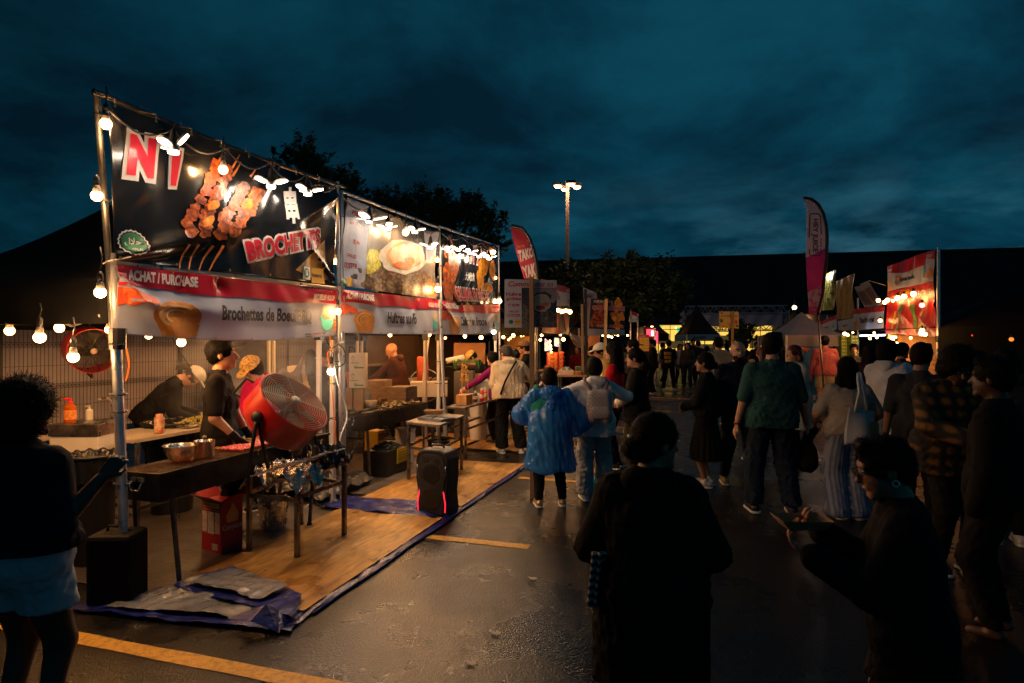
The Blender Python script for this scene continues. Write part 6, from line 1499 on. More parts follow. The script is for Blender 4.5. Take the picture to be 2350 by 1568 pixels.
# third stall
tt=[Vector((-0.98,8.98,0)),Vector((-0.68,8.93,0)),Vector((-0.12,10.75,0)),Vector((-0.45,10.85,0))]
table('steel_table','steel prep table with ketchup bottles and a wooden skewer block',tt,0.75,RUST,RUST,bar=0.4,thick=0.03)
wb=thing('skewer_block','wooden block holding two battered squid skewers upright','skewer holder',(-0.72,9.35,0.751))
mb=MB();mb.box(Vector((-0.72,9.35,0.751+0.075)),0.26,0.17,0.15,ax=RD);mb.build('block',M('new_wood',(0.50,0.24,0.08),0.6,var=0.3,scale=8),wb,bevel=0.004)
def squid_skewer(p,label,h=0.42,lean=0.0):
 p=Vector(p);t=thing('squid_skewer',label,'skewer',p,'battered squid skewers');mb=MB();mb.tube([p,p+Vector((lean,0,h))],0.004,5);mb.build('stick',BAM,t)
 mb=MB()
 for j in range(16):k=j/15;mb.ball(p+Vector((lean*(0.4+0.6*k)+0.012*math.sin(j*2.4),0.01*math.cos(j*1.7),h*(0.42+0.58*k))),0.022*(1-0.3*k),7,(1,1,1.1))
 mb.build('battered_squid',M('golden_batter',(0.62,0.30,0.05),0.55,ramp=[(0.3,(0.25,0.08,0.01)),(0.5,(0.62,0.30,0.04)),(0.7,(0.85,0.55,0.15))],scale=60,bump=0.8),t,smooth=True)
squid_skewer((-0.76,9.33,0.90),'battered squid skewer with a slight lean, nearer the white tent leg',0.45,0.02);squid_skewer((-0.66,9.38,0.90),'battered squid skewer nearer the man in the tan jacket',0.43,-0.04)
def sauce(label,p,col,h=0.2,r=0.035):
 p=Vector(p);t=thing('sauce_bottle',label,'sauce bottle',p,'sauce bottles');mb=MB();mb.lathe(p,[(r,0),(r*1.03,h*0.1),(r*0.8,h*0.45),(r,h*0.62),(r*0.45,h*0.84)],n=16);mb.build('bottle_body',col,t,smooth=True)
 mb=MB();mb.lathe(p,[(r*0.55,h*0.83),(r*0.5,h*0.97),(r*0.2,h)],n=12);mb.build('bottle_cap',WHITEP,t,smooth='auto')
 mb=MB();mb.lathe(p,[(r*0.93,h*0.25),(r*0.86,h*0.45),(r*0.95,h*0.55)],n=16,cap=False);mb.build('bottle_label',M('sauce_label',(0.6,0.5,0.4),0.5,var=0.5,scale=40),t,smooth=True)
KET=M('ketchup',(0.45,0.01,0.01),0.25);SOY=M('dark_sauce',(0.05,0.03,0.015),0.3)
sauce('ketchup bottle behind the wooden skewer block',(-0.80,9.75,0.751),KET);sauce('dark sauce bottle beside the skewer block',(-0.58,9.75,0.751),SOY,0.17,0.04);sauce('ketchup bottle near the hand in the purple sleeve',(-0.48,9.8,0.751),KET,0.21);sauce('orange chili bottle at the far end of the condiments',(-0.44,10.1,0.751),ORL,0.2)
bucket('white_bucket','white bucket standing on top of another under the prep table',(ptY(1097,0,10.6).x,10.6,0.42),0.165,0.36,WHITEP,lid=WHITEP,group='stacked white buckets');bucket('white_bucket','white bucket at the bottom of the stack under the prep table',(ptY(1097,0,10.6).x,10.6,0.03),0.165,0.38,WHITEP,group='stacked white buckets')
fr=ptY(1103,0,11.4);fz=thing('freezer','white chest freezer behind the man in the tan jacket','freezer',(fr.x,11.4,0));mb=MB();mb.box((fr.x,11.4,0.49),0.5,0.5,0.96);mb.build('freezer_body',M('dull_white_enamel',(0.42,0.42,0.40),0.4),fz,bevel=0.02);mb=MB();mb.box((fr.x,11.4,0.995),0.52,0.52,0.045);mb.build('lid',WHITEP,fz,bevel=0.01)
cb=ptY(1066,0,11.0);cbt=thing('steel_cabinet','grey steel cabinet with a metal roll on it in the calamari stall','cabinet',(cb.x,11.0,0));mb=MB();mb.box((cb.x,11.0,0.59),0.34,0.4,1.17);mb.build('cabinet_body',M('grey_steel',(0.16,0.16,0.165),0.4,0.5),cbt,bevel=0.008)
mb=MB();mb.lathe((cb.x-0.14,10.95,1.26),[(0.07,0),(0.07,0.34)],ax=(1,0.2,0),n=20);mb.build('metal_roll',M('dark_roll',(0.10,0.06,0.04),0.35,0.6),cbt,smooth='auto')
mb=MB();mb.lathe(ptY(1025,829,11.5),[(0.03,0),(0.055,0.001),(0.055,0.34),(0.02,0.341)],ax=(1,-0.2,0.22),n=18);mb.build('paper_roll',WHITEP,label='white paper roll lying over the steel cabinet',cat='paper roll',smooth='auto')
st_table('long counter with a plastic food box in the calamari stall',7.1,8.4,1.2,1.9,0.98,mat=WOODP)
bc=ptY(1077,834,12.4);boxobj('carton','big brown carton standing on the shelf behind the yellow cap cook',(bc.x,12.6,1.25),0.62,0.4,0.42,M('orange_carton',(0.42,0.18,0.06),0.7,var=0.1),ax=Vector((1,0)),marks=[('x',('CALAMARI',PRN,.35,.45,.75,.55,0))])
st_table('shelf table carrying the big brown carton',7.6,9.1,2.6,3.1,1.24,mat=WOODP)
pbx=ptY(1107,0,11.3);boxobj('food_box','plastic box of battered pieces on the white freezer',(pbx.x,11.3,1.02),0.26,0.2,0.09,M('battered_pieces',(0.7,0.32,0.12),0.5,var=0.4,scale=40),cat='food box',ax=Vector((1,0)))
mb=MB()
for i in range(60):
 a=random.uniform(-.2,.25);mb.bar(Vector((cb.x+a,11.25,1.2)),Vector((cb.x+a+random.uniform(-.06,.06),11.25+random.uniform(-.05,.05),1.34+random.uniform(0,.05))),0.012,0.003)
mb.build('green_herbs',M('herb_green',(0.03,0.22,0.05),0.5),label='bunch of green herbs standing behind the steel cabinet',cat='herbs')
cab=thing('power_cable','white power cable hanging in loops down the second post','cable',ST(BAY,-0.1))
def cable(name,pts,r,mat,par):
 P=[at(x,y,t)for x,y,t in pts];mb=MB();out=[]
 for i in range(len(P)-1):
  p0,p1,p2,p3=P[max(0,i-1)],P[i],P[i+1],P[min(len(P)-1,i+2)]
  for k in range(6):
   u=k/6;out.append(0.5*((2*p1)+(p2-p0)*u+(2*p0-5*p1+4*p2-p3)*u*u+(3*p1-p0-3*p2+p3)*u**3))
 out.append(P[-1]);mb.tube(out,r,6);return mb.build(name,mat,par,smooth=True)
cable('cable_run',[(789,785,-.08),(772,795,-.1),(766,830,-.1),(775,880,-.1),(793,930,-.1),(795,965,-.1),(782,1000,-.1),(778,1030,-.08)],0.008,WHITEP,cab)
cab2=thing('power_cable','orange extension cable running down the second white post','cable',ST(BAY,-0.1));ORC=M('orange_cable',(0.75,0.16,0.01),0.45)
cable('cable_run',[(756,770,.0),(762,800,-.06),(752,812,-.06),(758,850,-.06),(764,920,-.06),(770,1000,-.06),(775,1050,-.05)],0.007,ORC,cab2)
cab3=thing('power_cable','black cable looped in a coil on the second post','cable',ST(BAY,-0.1))
cable('cable_run',[(748,775,-.05),(760,800,-.05),(776,790,-.1),(790,805,-.1),(792,830,-.1),(778,842,-.1),(764,835,-.1),(768,800,-.1),(778,788,-.1)],0.007,CORD,cab3)
cab4=thing('power_cable','orange cable hanging beside the silver pole behind the banner corner','cable',ST(0.2,0.4))
cable('cable_run',[(283,765,.6),(290,800,.6),(296,835,.6),(293,860,.6),(288,875,.6)],0.006,ORC,cab4)
cab5=thing('power_cable','thin black cable hanging from the canopy in front of the fence','cable',ST(0.6,1.4));cable('cable_run',[(392,770,1.4),(410,800,1.4),(440,850,1.4)],0.005,CORD,cab5)
cab6=thing('power_cable','loose black cable trailing on the ground below the second post','cable',ST(2.7,-0.3))
mb=MB();mb.tube([ptZ(778,1050,0.3),ptZ(782,1100,0.12),ptZ(760,1145,0.015),ptZ(735,1160,0.012),ptZ(720,1150,0.012),ptZ(700,1165,0.012)],0.006,6);mb.build('cable_run',WHITEP,cab6,smooth=True)
# sign boards on stakes
WOODL=M('pale_timber',(0.50,0.30,0.12),0.7,var=0.2,scale=4,stretch=(3,3,0.5));WOODD=M('brown_timber',(0.17,0.10,0.055),0.75,var=0.25,scale=4,stretch=(3,3,0.5))
def Ypl(Y,dx=1.0,dy=0.0):return Sheet((0,Y),(dx,dy))
def board(name,label,sh,q,mat,thick=0.012,cat='sign',post=None,postmat=None,group='sign boards on timber stakes'):
 """q: pixel corners bl, br, tr, tl; post: (x_top, y_top, x_bottom, y_bottom or None for the ground, width, offset)"""
 Q=[sh.hit(*p)for p in q];c=sh.pt((Q[0][0]+Q[1][0])/2,0);t=thing(name,label,cat,c,group)
 mb=MB();P=[sh.pt(a,z)for a,z in Q];n_=Vector((sh.n.x,sh.n.y,0));mb.prism(P,-n_*thick);mb.build('panel',mat,t)
 if post:
  xt,yt,xb,w,off=post;a,z=sh.hit(xt,yt);top=sh.pt(a,z,off);
  Yb=top.y;bot=Vector(((xb-CX)/FPX*Yb,Yb,0.0));mb=MB();mb.bar(bot,top,w,w*0.55);mb.build('stake',postmat or WOODD,t)
 return t,Q
SIGNW=M('sign_white',(0.50,0.52,0.58),0.5);SRED=M('sign_red_print',(0.42,0.01,0.035),0.5)
k2=crp(1230,550,3.92)
def KP(L):return[k2(*p)for p in L]
shA=Sheet((0,6.75),(1.0,0.08))
sgn,_=board('stake_sign','white Commandez ici sign with an oyster photo on a brown stake',shA,KP(((125,1055),(635,1055),(635,592),(125,580))),SIGNW,post=(1219,637,1222,0.048,0.05))
mb=MB()
text_decal(mb,shA,'Commandez ici',KP(((160,655),(605,655),(605,605),(160,600))),0.002,0.02,shear=0.3,step=0)
for tx,q in(('Huître',((138,745),(285,745),(285,710),(138,710))),('grillée',((138,795),(285,795),(285,758),(138,758))),('烤生蠔',((155,852),(272,852),(272,820),(155,820))),('GRILLED',((162,908),(264,908),(264,888),(162,888))),('OYSTER',((145,950),(280,950),(280,922),(145,922)))):
 text_decal(mb,shA,tx,KP(q),0.002,0.03,step=0)
mb.build('lettering',SRED,sgn)
def sdec(name,polys,mat,par,sh,off,conv=k2):return dec(name,polys,mat,par,sh,off,conv,step=0)
rr=random.Random(31)
sdec('photo_ground',[((292,1055),(634,1055),(634,665),(290,665))],M('print_dark_sky',(0.03,0.035,0.05),0.5,var=0.4,scale=4),sgn,shA,0.002)
sdec('rock_picture',[((293,1054),(634,1054),(630,920),(560,890),(420,900),(300,820))]+[blob(rr.uniform(330,610),rr.uniform(920,1030),rr.uniform(20,50),rr.uniform(14,26),10,0.2,rr.uniform(-.5,.5),rr)for _ in range(10)],M('print_sign_rocks',(0.1,0.1,0.1),0.5,ramp=[(0.35,(0.02,0.02,0.022)),(0.55,(0.14,0.12,0.11)),(0.7,(0.32,0.27,0.25))],scale=30,detail=8),sgn,shA,0.003)
sdec('hand_picture',[((400,668),(634,668),(634,780),(600,820),(570,800),(585,740),(520,700),(430,720),(400,760))],M('print_hand',(0.33,0.24,0.24),0.5,var=0.2,scale=12),sgn,shA,0.005)
sdec('shell_picture',[blob(480,815,100,88,20,0.06,0,rr)],M('print_shell_dim',(0.42,0.42,0.42),0.5,var=0.2,scale=20),sgn,shA,0.006)
sdec('oyster_flesh_picture',[blob(490,800,78,62,16,0.08,0,rr)],M('print_flesh_dim',(0.36,0.36,0.28),0.5,var=0.2,scale=20),sgn,shA,0.0075)
sdec('chili_picture',[blob(475,862,48,22,12,0.15,0,rr)],M('print_chili_dim',(0.40,0.03,0.03),0.5),sgn,shA,0.009);sdec('salmon_picture',[blob(520,830,35,20,12,0.15,0,rr)],M('print_salmon_dim',(0.42,0.16,0.08),0.5),sgn,shA,0.009)
sdec('payment_mark',[blob(187,1000,22,20,12,0.05)],GRN,sgn,shA,0.003);sdec('payment_box',[((228,1028),(280,1028),(280,975),(228,975))],YEL,sgn,shA,0.003)
mb=MB();text_decal(mb,shA,'Interac',KP(((231,1003),(277,1003),(277,992),(231,992))),0.005,0.03,step=0);mb.build('payment_lettering',INK,sgn)
shB=Sheet((0,9.2),(1.0,0.0))
sb_,_=board('stake_sign','black calamar en broche sign with fried squid photos on a pale stake',shB,KP(((950,1065),(1300,1078),(1312,780),(970,770))),M('sign_black',(0.012,0.012,0.013),0.45),post=(1391,687,1382,0.045,0.03),postmat=WOODL)
sdec('fried_squid_picture',[blob(1040,910,60,90,14,0.3,0.3,rr),blob(1000,1000,35,60,12,0.3,0.5,rr),blob(1070,990,50,50,12,0.3,0,rr),blob(1045,810,20,35,10,0.2,0,rr)],MEAT,sb_,shB,0.002)
sdec('golden_squid_picture',[blob(1235,830,45,60,12,0.25,0,rr),blob(1215,950,55,60,12,0.3,0,rr),blob(1270,950,30,50,12,0.3,0,rr),blob(1230,1040,35,35,12,0.3,0,rr)],MEAT2,sb_,shB,0.003)
mw=MB();mr=MB()
for tx,q,o in(('CALAMAR EN BROCHE',((985,878),(1298,890),(1298,852),(985,840)),0.10),('N°1',((1095,832),(1180,838),(1180,795),(1095,790)),0.09),('CALAMAR EN BROCHE',((1025,1048),(1285,1060),(1285,1034),(1025,1024)),0.1)):
 text_decal(mw,shB,tx,KP(q),0.005,0.03,o,step=0);text_decal(mr,shB,tx,KP(q),0.008,0.03,step=0)
text_decal(mw,shB,'大魷魚',KP(((995,812),(1088,818),(1088,788),(995,782))),0.006,0.02,step=0)
mw.build('lettering_outline',M('sign_print_white',(0.55,0.5,0.48),0.5),sb_);mr.build('lettering',SRED,sb_)
shC=Sheet((0,16.0),(1.0,0.0));k4=crp(1440,720,4.196);P4=lambda L:[k4(*p)for p in L]
sc_,_=board('stake_sign','yellow smoothie sign with fruit drawings on a timber stake',shC,P4(((1505,418),(1708,425),(1706,248),(1503,245))),M('sign_yellow',(0.62,0.42,0.09),0.5,var=0.08),post=(1681,715,1678,0.06,0.03),postmat=WOODL)
mb=MB();text_decal(mb,shC,'Smoothie',P4(((1552,278),(1665,278),(1665,255),(1552,255))),0.004,0.03,step=0);mb.build('lettering_title',M('sign_cream',(0.6,0.5,0.35),0.5),sc_)
mb=MB();text_decal(mb,shC,'AU FRUITS TROPIQUES',P4(((1520,305),(1692,305),(1692,288),(1520,288))),0.004,0.03,step=0);mb.build('lettering',INK,sc_)
for i,(x,y,w_,h_,m_)in enumerate(((1527,345,17,22,GRN),(1570,342,15,24,YEL),(1612,340,14,24,ORG2),(1648,340,14,24,ORG),(1680,360,16,26,RED),(1530,395,20,14,ORG),(1575,392,16,14,YEL),(1690,400,14,14,GRN),(1532,265,10,12,RED),(1648,392,22,14,M('print_pink',(.6,.2,.2),.5)))):
 sdec('fruit_picture',[blob(x,y,w_,h_,12,0.12,0,rr)],m_,sc_,shC,0.003+0.001*(i%3),k4)
 # feather flags
def feather(label,Y,L,R_,base_x,mats,d=(1,0),sleeve=BLACKP,n=40):
 """L, R_: pixel outlines of the sail from the top tip down, left and right edges"""
 sh=Sheet((0,Y),d,wr=lambda a,z:0.02*math.sin(z*3.1+a*4)+0.008*math.sin(z*9+a*11));t=thing('feather_flag',label,'feather flag',((base_x-CX)/FPX*Y,Y,0),'feather flags above the market')
 def ed(E,v):
  k=v*(len(E)-1);i=min(int(k),len(E)-2);f_=k-i;return E[i][0]*(1-f_)+E[i+1][0]*f_,E[i][1]*(1-f_)+E[i+1][1]*f_
 mb=MB()
 def fn(u,v):a=ed(L,v);b=ed(R_,v);q_=sh.hit(a[0]*(1-u)+b[0]*u,a[1]*(1-u)+b[1]*u);return sh.pt(*q_)
 mb.sheet(fn,14,n)
 nf=len(mb.f);mb.m=[min(len(mats)-1,next((i for i,(m_,v1)in enumerate(mats)if(k//14)/n<v1),len(mats)-1))for k in range(nf)]
 mb.build('sail',[m_ for m_,_ in mats],t,smooth=True,thick=0.002)
 mb=MB();pts=[sh.pt(*sh.hit(*ed(R_,v/30)),0.0)for v in range(31)];pts=[sh.pt(*sh.hit(*L[0]))]+pts;mb.tube(pts,[0.018]+[0.035]*(len(pts)-1),7);mb.build('pole_sleeve',sleeve,t,smooth=True)
 mb=MB();mb.tube([pts[-1],Vector(((base_x-CX)/FPX*Y,Y,0.0))],0.018,7);b_=Vector(((base_x-CX)/FPX*Y,Y,0.02));mb.bar(b_-Vector((.35,0,0)),b_+Vector((.35,0,0)),0.04);mb.bar(b_-Vector((0,.35,0)),b_+Vector((0,.35,0)),0.04);mb.build('pole',DARKST,t)
 return t,sh
NR=M('flag_red',(0.33,0.012,0.03),0.6,var=0.1);t1,s1_=feather('red TAKO YAKI feather flag above the Commandez ici sign',11.5,[(1172,520),(1176,545),(1188,590),(1203,640)],[(1176,518),(1198,524),(1214,545),(1225,575),(1231,605),(1234,640)],1233,[(NR,1.0)])
s1_.wr=(lambda w:lambda a,z:w(a,z)+0.006)(s1_.wr)
mb=MB();text_decal(mb,s1_,'TAKO',KP(((268,420),(412,360),(402,265),(250,300))),0.004,0.05,step=0.1);text_decal(mb,s1_,'YAKI',KP(((322,572),(440,545),(430,415),(290,460))),0.004,0.05,step=0.1)
mb.tube([s1_.pt(*s1_.hit(*k2(*p)),0.006)for p in((345,205),(362,198),(378,206),(388,222))],0.008,4)
mb.build('lettering',M('flag_print_white',(0.55,0.5,0.5),0.6),t1)
mb=MB();text_decal(mb,s1_,'たこ焼き',KP(((255,272),(318,265),(315,245),(252,252))),0.004,0.04,step=0);poly_decal(mb,s1_,KP(((345,578),(445,578),(445,548),(380,568))),0.004);mb.build('small_lettering',M('flag_print_yellow',(0.5,0.4,0.1),0.6),t1)
k5=crp(1960,470,3.646);P5=lambda L:[k5(*p)for p in L]
FW=M('flag_lilac_white',(0.78,0.64,0.76),0.6,var=0.05);FP=M('flag_magenta',(0.62,0.03,0.26),0.6,var=0.15,scale=3);FP2=M('flag_pink_white',(0.5,0.12,0.28),0.6,ramp=[(0.42,(0.45,0.02,0.2)),(0.55,(0.5,0.38,0.42))],scale=7)
t2,s2_=feather('tall white and magenta HEY JUICE feather flag over the smoothie stalls',13.0,P5(((170,93),(185,130),(200,200),(208,350),(203,600),(203,800),(215,1000),(222,1150))),P5(((185,94),(250,105),(310,150),(355,235),(378,340),(390,480),(390,640),(375,800),(350,980),(305,1160))),1897,[(FW,0.60),(FP,0.81),(FP2,1.0)])
mb=MB();s2_.wr=(lambda w:lambda a,z:w(a,z)+0.006)(s2_.wr)
text_decal(mb,s2_,'HEY JUICE',P5(((250,285),(250,585),(312,585),(305,285))),0.004,0.03,step=0.1)
for L_ in(((232,450),(230,250),(245,238),(310,240),(325,262),(337,425)),((232,560),(235,605),(250,618),(330,616),(340,600),(337,555))):
 mb.tube([s2_.pt(*s2_.hit(*k5(*p)),0.004)for p in L_],0.011,4)
for y_ in(462,490,518):text_decal(mb,s2_,'喜',P5(((330,y_+20),(345,y_+20),(345,y_),(330,y_))),0.004,0.02,step=0)
mb.build('lettering',M('flag_ink',(0.05,0.04,0.08),0.6),t2)
# tall lot lamp and small entrance lamp
LP=ptY(1302,0,27.0);LPM=M('lamp_post_paint',(0.28,0.20,0.16),0.6)
lp=thing('lot_lamp','tall parking lot lamp post with four lit heads against the sky','street lamp',(LP.x,27,0));zt_=CAMH+(784-428)/FPX*27
mb=MB();mb.tube([Vector((LP.x,27,0)),Vector((LP.x,27,zt_+0.1))],[0.11,0.07],10);mb.build('pole',LPM,lp,smooth='auto')
LH=emat('lot_lamp_light',(1.0,0.55,0.28),160.0)
for dx,dy in((-0.42,-0.1),(0.42,0.05),(-0.05,0.45),(0.1,-0.42)):
 c=Vector((LP.x+dx,27+dy,zt_));mb=MB();mb.box(c+Vector((0,0,0.06)),0.40,0.30,0.13);mb.bar(c,Vector((LP.x,27,zt_)),0.06);hd_=mb.build('lamp_head',M('lamp_head_dark',(0.05,0.035,0.03),0.6),lp)
 mb=MB();mb.lathe(c+Vector((0,0,-0.055)),[(0.001,-0.05),(0.10,-0.03),(0.15,0.0),(0.15,0.03)],n=12);mb.build('lens',LH,hd_,smooth=True)
EL=ptY(1823,0,45);el=thing('entrance_lamp','small lantern on a thin post glowing beside the entrance block','street lamp',(EL.x,45,0));ze=CAMH+(784-706)/FPX*45
mb=MB();mb.tube([Vector((EL.x,45,0)),Vector((EL.x,45,ze))],0.07,7);mb.tube([Vector((EL.x,45,ze+.3)),Vector((EL.x,45,ze+0.9))],[0.1,0.01],7);mb.build('pole',DARKST,el)
mb=MB();mb.ball((EL.x,45,ze),0.15,10,(1,1,1));mb.build('lantern',emat('lantern_glow',(1.0,0.72,0.30),14.0),el,smooth=True)
# truss gate
TR=M('truss_aluminium',(0.28,0.28,0.34),0.5,0.4);TY=34.0
tg=thing('truss_gate','aluminium truss gate with a blank white banner across the market entrance','truss gate',(ptY(1688,0,TY).x,TY,0))
def truss(a,b,w,par,nseg):
 a,b=Vector(a),Vector(b);d=(b-a).normalized();u=Vector((0,1,0));x=d.cross(u).normalized()
 cs=[x*w/2+u*w/2,x*w/2-u*w/2,-x*w/2-u*w/2,-x*w/2+u*w/2];mb=MB()
 for c in cs:mb.bar(a+c,b+c,0.06)
 for i in range(nseg):
  p=a+(b-a)*i/nseg;q_=a+(b-a)*(i+1)/nseg
  for j in range(4):mb.bar(p+cs[j if i%2 else(j+1)%4],q_+cs[(j+1)%4 if i%2 else j],0.035)
 return mb.build('truss_beam',TR,par)
def g_(x,y):return ptY(x,y,TY)
truss(g_(1573,712),g_(1803,710),0.4,tg,18);truss(g_(1573,755),g_(1803,752),0.3,tg,18)
a=g_(1577,712);truss((a.x,TY,0),a,0.4,tg,8);a=g_(1799,712);truss((a.x,TY,0),a,0.4,tg,8)
mb=MB();mb.sheet(lambda u,v:ptY(1590+203*u,722+27*v+2*math.sin(u*20)*v,TY-0.25-0.05*math.sin(u*37+v*3)),40,6);mb.build('gate_banner',M('gate_cloth',(0.32,0.30,0.38),0.6),tg,smooth=True)
mb=MB()
for x,y in((1566,722),(1570,730),(1563,738),(1569,746),(1574,752),(1565,756),(1575,762),(1568,770)):mb.ball(ptY(x,y,TY-0.5),0.14,8)
mb.build('balloon_column',M('white_balloons',(0.35,0.32,0.36),0.4),smooth=True,label='column of white balloons tied to the near post of the truss gate',cat='balloons')
def farcanopy(label,x0,x1,Y,ze_,zp,mat,valm,legs=True,txt=None,dep=3.0):
 A=ptY(x0,784,Y);B=ptY(x1,784,Y);t=thing('canopy_tent',label,'canopy tent',((A.x+B.x)/2,Y,0),'canopy tents across the market')
 c=[Vector((A.x,Y,ze_)),Vector((B.x,Y,ze_)),Vector((B.x+.3,Y+dep,ze_)),Vector((A.x+.3,Y+dep,ze_))];pk=sum(c,Vector())/4;pk.z=zp;mb=MB()
 for i in range(4):
  a,b=c[i],c[(i+1)%4];mb.sheet(lambda u,v,a=a,b=b:(lambda p:Vector((p.x,p.y,p.z-0.12*math.sin(PI*v))))((a*(1-u)+b*u)*(1-v)+pk*v),6,6)
 mb.build('canopy',mat,t,smooth=True);mb=MB()
 for i in range(4):
  a,b=c[i],c[(i+1)%4];mb.sheet(lambda u,v,a=a,b=b:a*(1-u)+b*u-Vector((0,0.02,0.28*v)),8,1)
 mb.build('valance',valm,t)
 for p in c:mb=MB();mb.bar((p.x,p.y,0),(p.x,p.y,ze_),0.05);mb.build('leg',WLEG,t)
 if txt:sh=Sheet((0,Y-0.03),(1,0));mb=MB();text_decal(mb,sh,txt,[(A.x+.25,ze_-0.22),(B.x-.6,ze_-0.22),(B.x-.6,ze_-0.06),(A.x+.25,ze_-0.06)],0,0.03,px=False,step=0);mb.build('lettering',INK,t)
 return t
farcanopy('dark peaked canopy with a blue printed valance before the shopfront',1576,1652,26.0,2.0,3.35,CANO,M('blue_valance',(0.06,0.14,0.24),0.6),txt='Disque Média')
farcanopy('plain black canopy left of the lit shopfront',1485,1535,24.0,2.0,2.8,CANO,CANO)
farcanopy('dull white canopy in front of the entrance block',1805,1953,15.5,1.86,2.5,M('white_canopy',(0.26,0.24,0.27),0.7,var=0.08,scale=2),M('white_valance',(0.17,0.15,0.17),0.7),dep=2.5)
# row continues: stalls beyond the third post
def row_canopy(k,label,**kw):return tent(k*BAY,label,**kw)
row_canopy(3.0,'black canopy with warm string bulbs beyond the calamari stall',zp=2.7,legs=[(BAY,0.05),(0.05,3.0),(BAY,3.0)])
row_canopy(4.0,'black canopy of the strawberry stall with the chequered neon signs',zp=2.7,legs=[(0,0.05),(BAY,0.05),(0.0,3.0),(BAY,3.0)])
row_canopy(5.0,'black canopy with a rolled white side sheet past the strawberry stall',zp=2.7)
row_canopy(6.2,'black canopy further along the stall row with a grey banner',zp=2.7);row_canopy(7.4,'farthest black canopy of the stall row',zp=2.7)
DW=M('dark_side_wall',(0.10,0.055,0.028),0.8,var=0.2,scale=2)
for k,t0,lb in((3.05,2.9,'dark fabric back wall of the stall beyond the calamari stall'),(4.0,2.92,'dark fabric back wall behind the strawberry crates')):
 mb=MB();mb.sheet(lambda u,v:ST(k*BAY+2.6*u,t0+0.04*math.sin(u*14),0.02+2.05*v),30,4);mb.build('side_wall',DW,smooth=True,label=lb,cat='tent wall',thick=0.01)
mb=MB();pcx=ptY(1190,800,14.5);mb.box((pcx.x+.02,15.4,1.45),0.75,0.03,0.95);mb.box((pcx.x+.02,15.37,1.45),0.62,0.02,0.82);mb.build('menu_board',M('lit_orange_board',(0.62,0.32,0.10),0.6),label='pale orange board on the dark wall behind the brown capped cook',cat='board',bevel=0.01)
SB=[(1098,768,.9,'bulb under the third canopy above the yellow cap cook',.035),(1118,775,9.0,'',0)]
spots=[(1067,772,10.4,'string bulb hanging above the big brown carton',0.030),(1104,775,10.8,'string bulb hanging over the yellow cap cook',0.035),(1022,776,11.0,'tiny string bulb beside the white brace in the calamari stall',.02),(1155,774,12.0,'string bulb just past the end post of the calamari stall',.03),(1178,770,12.5,'brightest string bulb in the stall past the calamari stall',.034),(1196,771,14,'small string bulb above the brown capped cook, left of its twin',.022),(1202,770,14.2,'small string bulb above the brown capped cook, right of its twin',.022),(1167,780,13.5,'small string bulb low beside the dark haired woman',.02),(1172,776,13.8,'small string bulb beside the brightest one',.02),(1243,770,14.2,'string bulb at the top of the strawberry stall leg',.03),(1240,780,14.0,'string bulb hanging on a short cord by the strawberry stall leg',.03),(1293,779,15.4,'large string bulb inside the strawberry stall by its far leg',.045),(1287,769,15.6,'small string bulb at the roof edge of the strawberry stall',.02),(1259,788,15.0,'glowing bulb at the middle of the lit garland over the strawberry crates',.045),(1263,794,15.0,'second bulb down the lit garland over the crates',.034),(1264,801,15.0,'third bulb down the lit garland over the crates',.028),(1262,783,15.0,'top bulb of the lit garland over the crates',.024),(1265,808,15.0,'lowest bulb of the lit garland over the crates',.024),(1281,712,14.3,'bulb on the food banner above the strawberry stall, left end',.045),(1289,716,14.3,'second bulb on the food banner above the strawberry stall',.04),(1294,714,14.3,'third bulb on the food banner above the strawberry stall',.04),(1299,713,14.3,'fourth bulb on the food banner above the strawberry stall',.04),(1308,716,14.3,'outermost bulb on the food banner above the strawberry stall',.05),(1383,770,20,'warm bulb behind the calamari stake sign, lowest on the left',.03),(1397,772,20,'warm bulb right of the pale stake behind the calamari sign',.045),(1404,774,20,'warm bulb in the far cluster beside the striped jacket man',.035),(1411,768,21,'warm bulb at the top of the far cluster',.03),(1418,770,22,'warm bulb at the right of the far cluster',.035),(1392,764,21,'warm bulb high in the far cluster',.03),(1429,765,22,'lone warm bulb between two far stall posts',.035),(1440,770,22,'lone warm bulb beside the red menu board',.03),(1661,748,30,'tiny warm bulb left of the dark tree on the shopfront',.03),(1551,752,28,'tiny white bulb glowing left of the truss gate',.03),(1350,841,13,'tiny bulb over the crates of the far produce table',.02),(1496,753,22,'large warm bulb on the black tent by the lit shopfront',.07)]
for x,y,Y,lb,r_ in spots:sbulb(ptY(x,y,Y),lb,r_)
sh5=Sheet(ST(4*BAY,-0.05).xy,RD,wr=crease_fn([],0.02,3.0));q5=[sh5 .hit(*p)for p in((1243,764),(1306,768),(1307,700),(1243,700))]
b5=thing('banner','dark food photo banner over the strawberry stall, lit by bulbs','banner',sh5 .pt(q5[0][0],2.0),'banners further along the row')
cloth(sh5,q5,'fabric',M('print_corn_dogs',(0.1,0.05,0.03),0.4,ramp=[(0.35,(0.015,0.015,0.02)),(0.5,(0.10,0.05,0.03)),(0.6,(0.35,0.10,0.03)),(0.68,(0.03,0.10,0.10))],scale=6,stretch=(2,2,0.5)),b5,30,20)
dec('corn_dog_picture',[((1293,716),(1302,718),(1307,760),(1298,762))],M('print_orange_dog',(0.75,0.20,0.02),0.4,var=0.2),b5,sh5,0.01,lambda x,y:(x,y));dec('corn_dog_picture',[((1276,720),(1281,720),(1280,765),(1275,765))],M('print_red_dog',(0.55,0.06,0.02),0.4,var=0.2),b5,sh5,0.01,lambda x,y:(x,y))
sh6=Sheet(ST(4*BAY,-0.09).xy,RD,wr=crease_fn([],0.02,6.0))
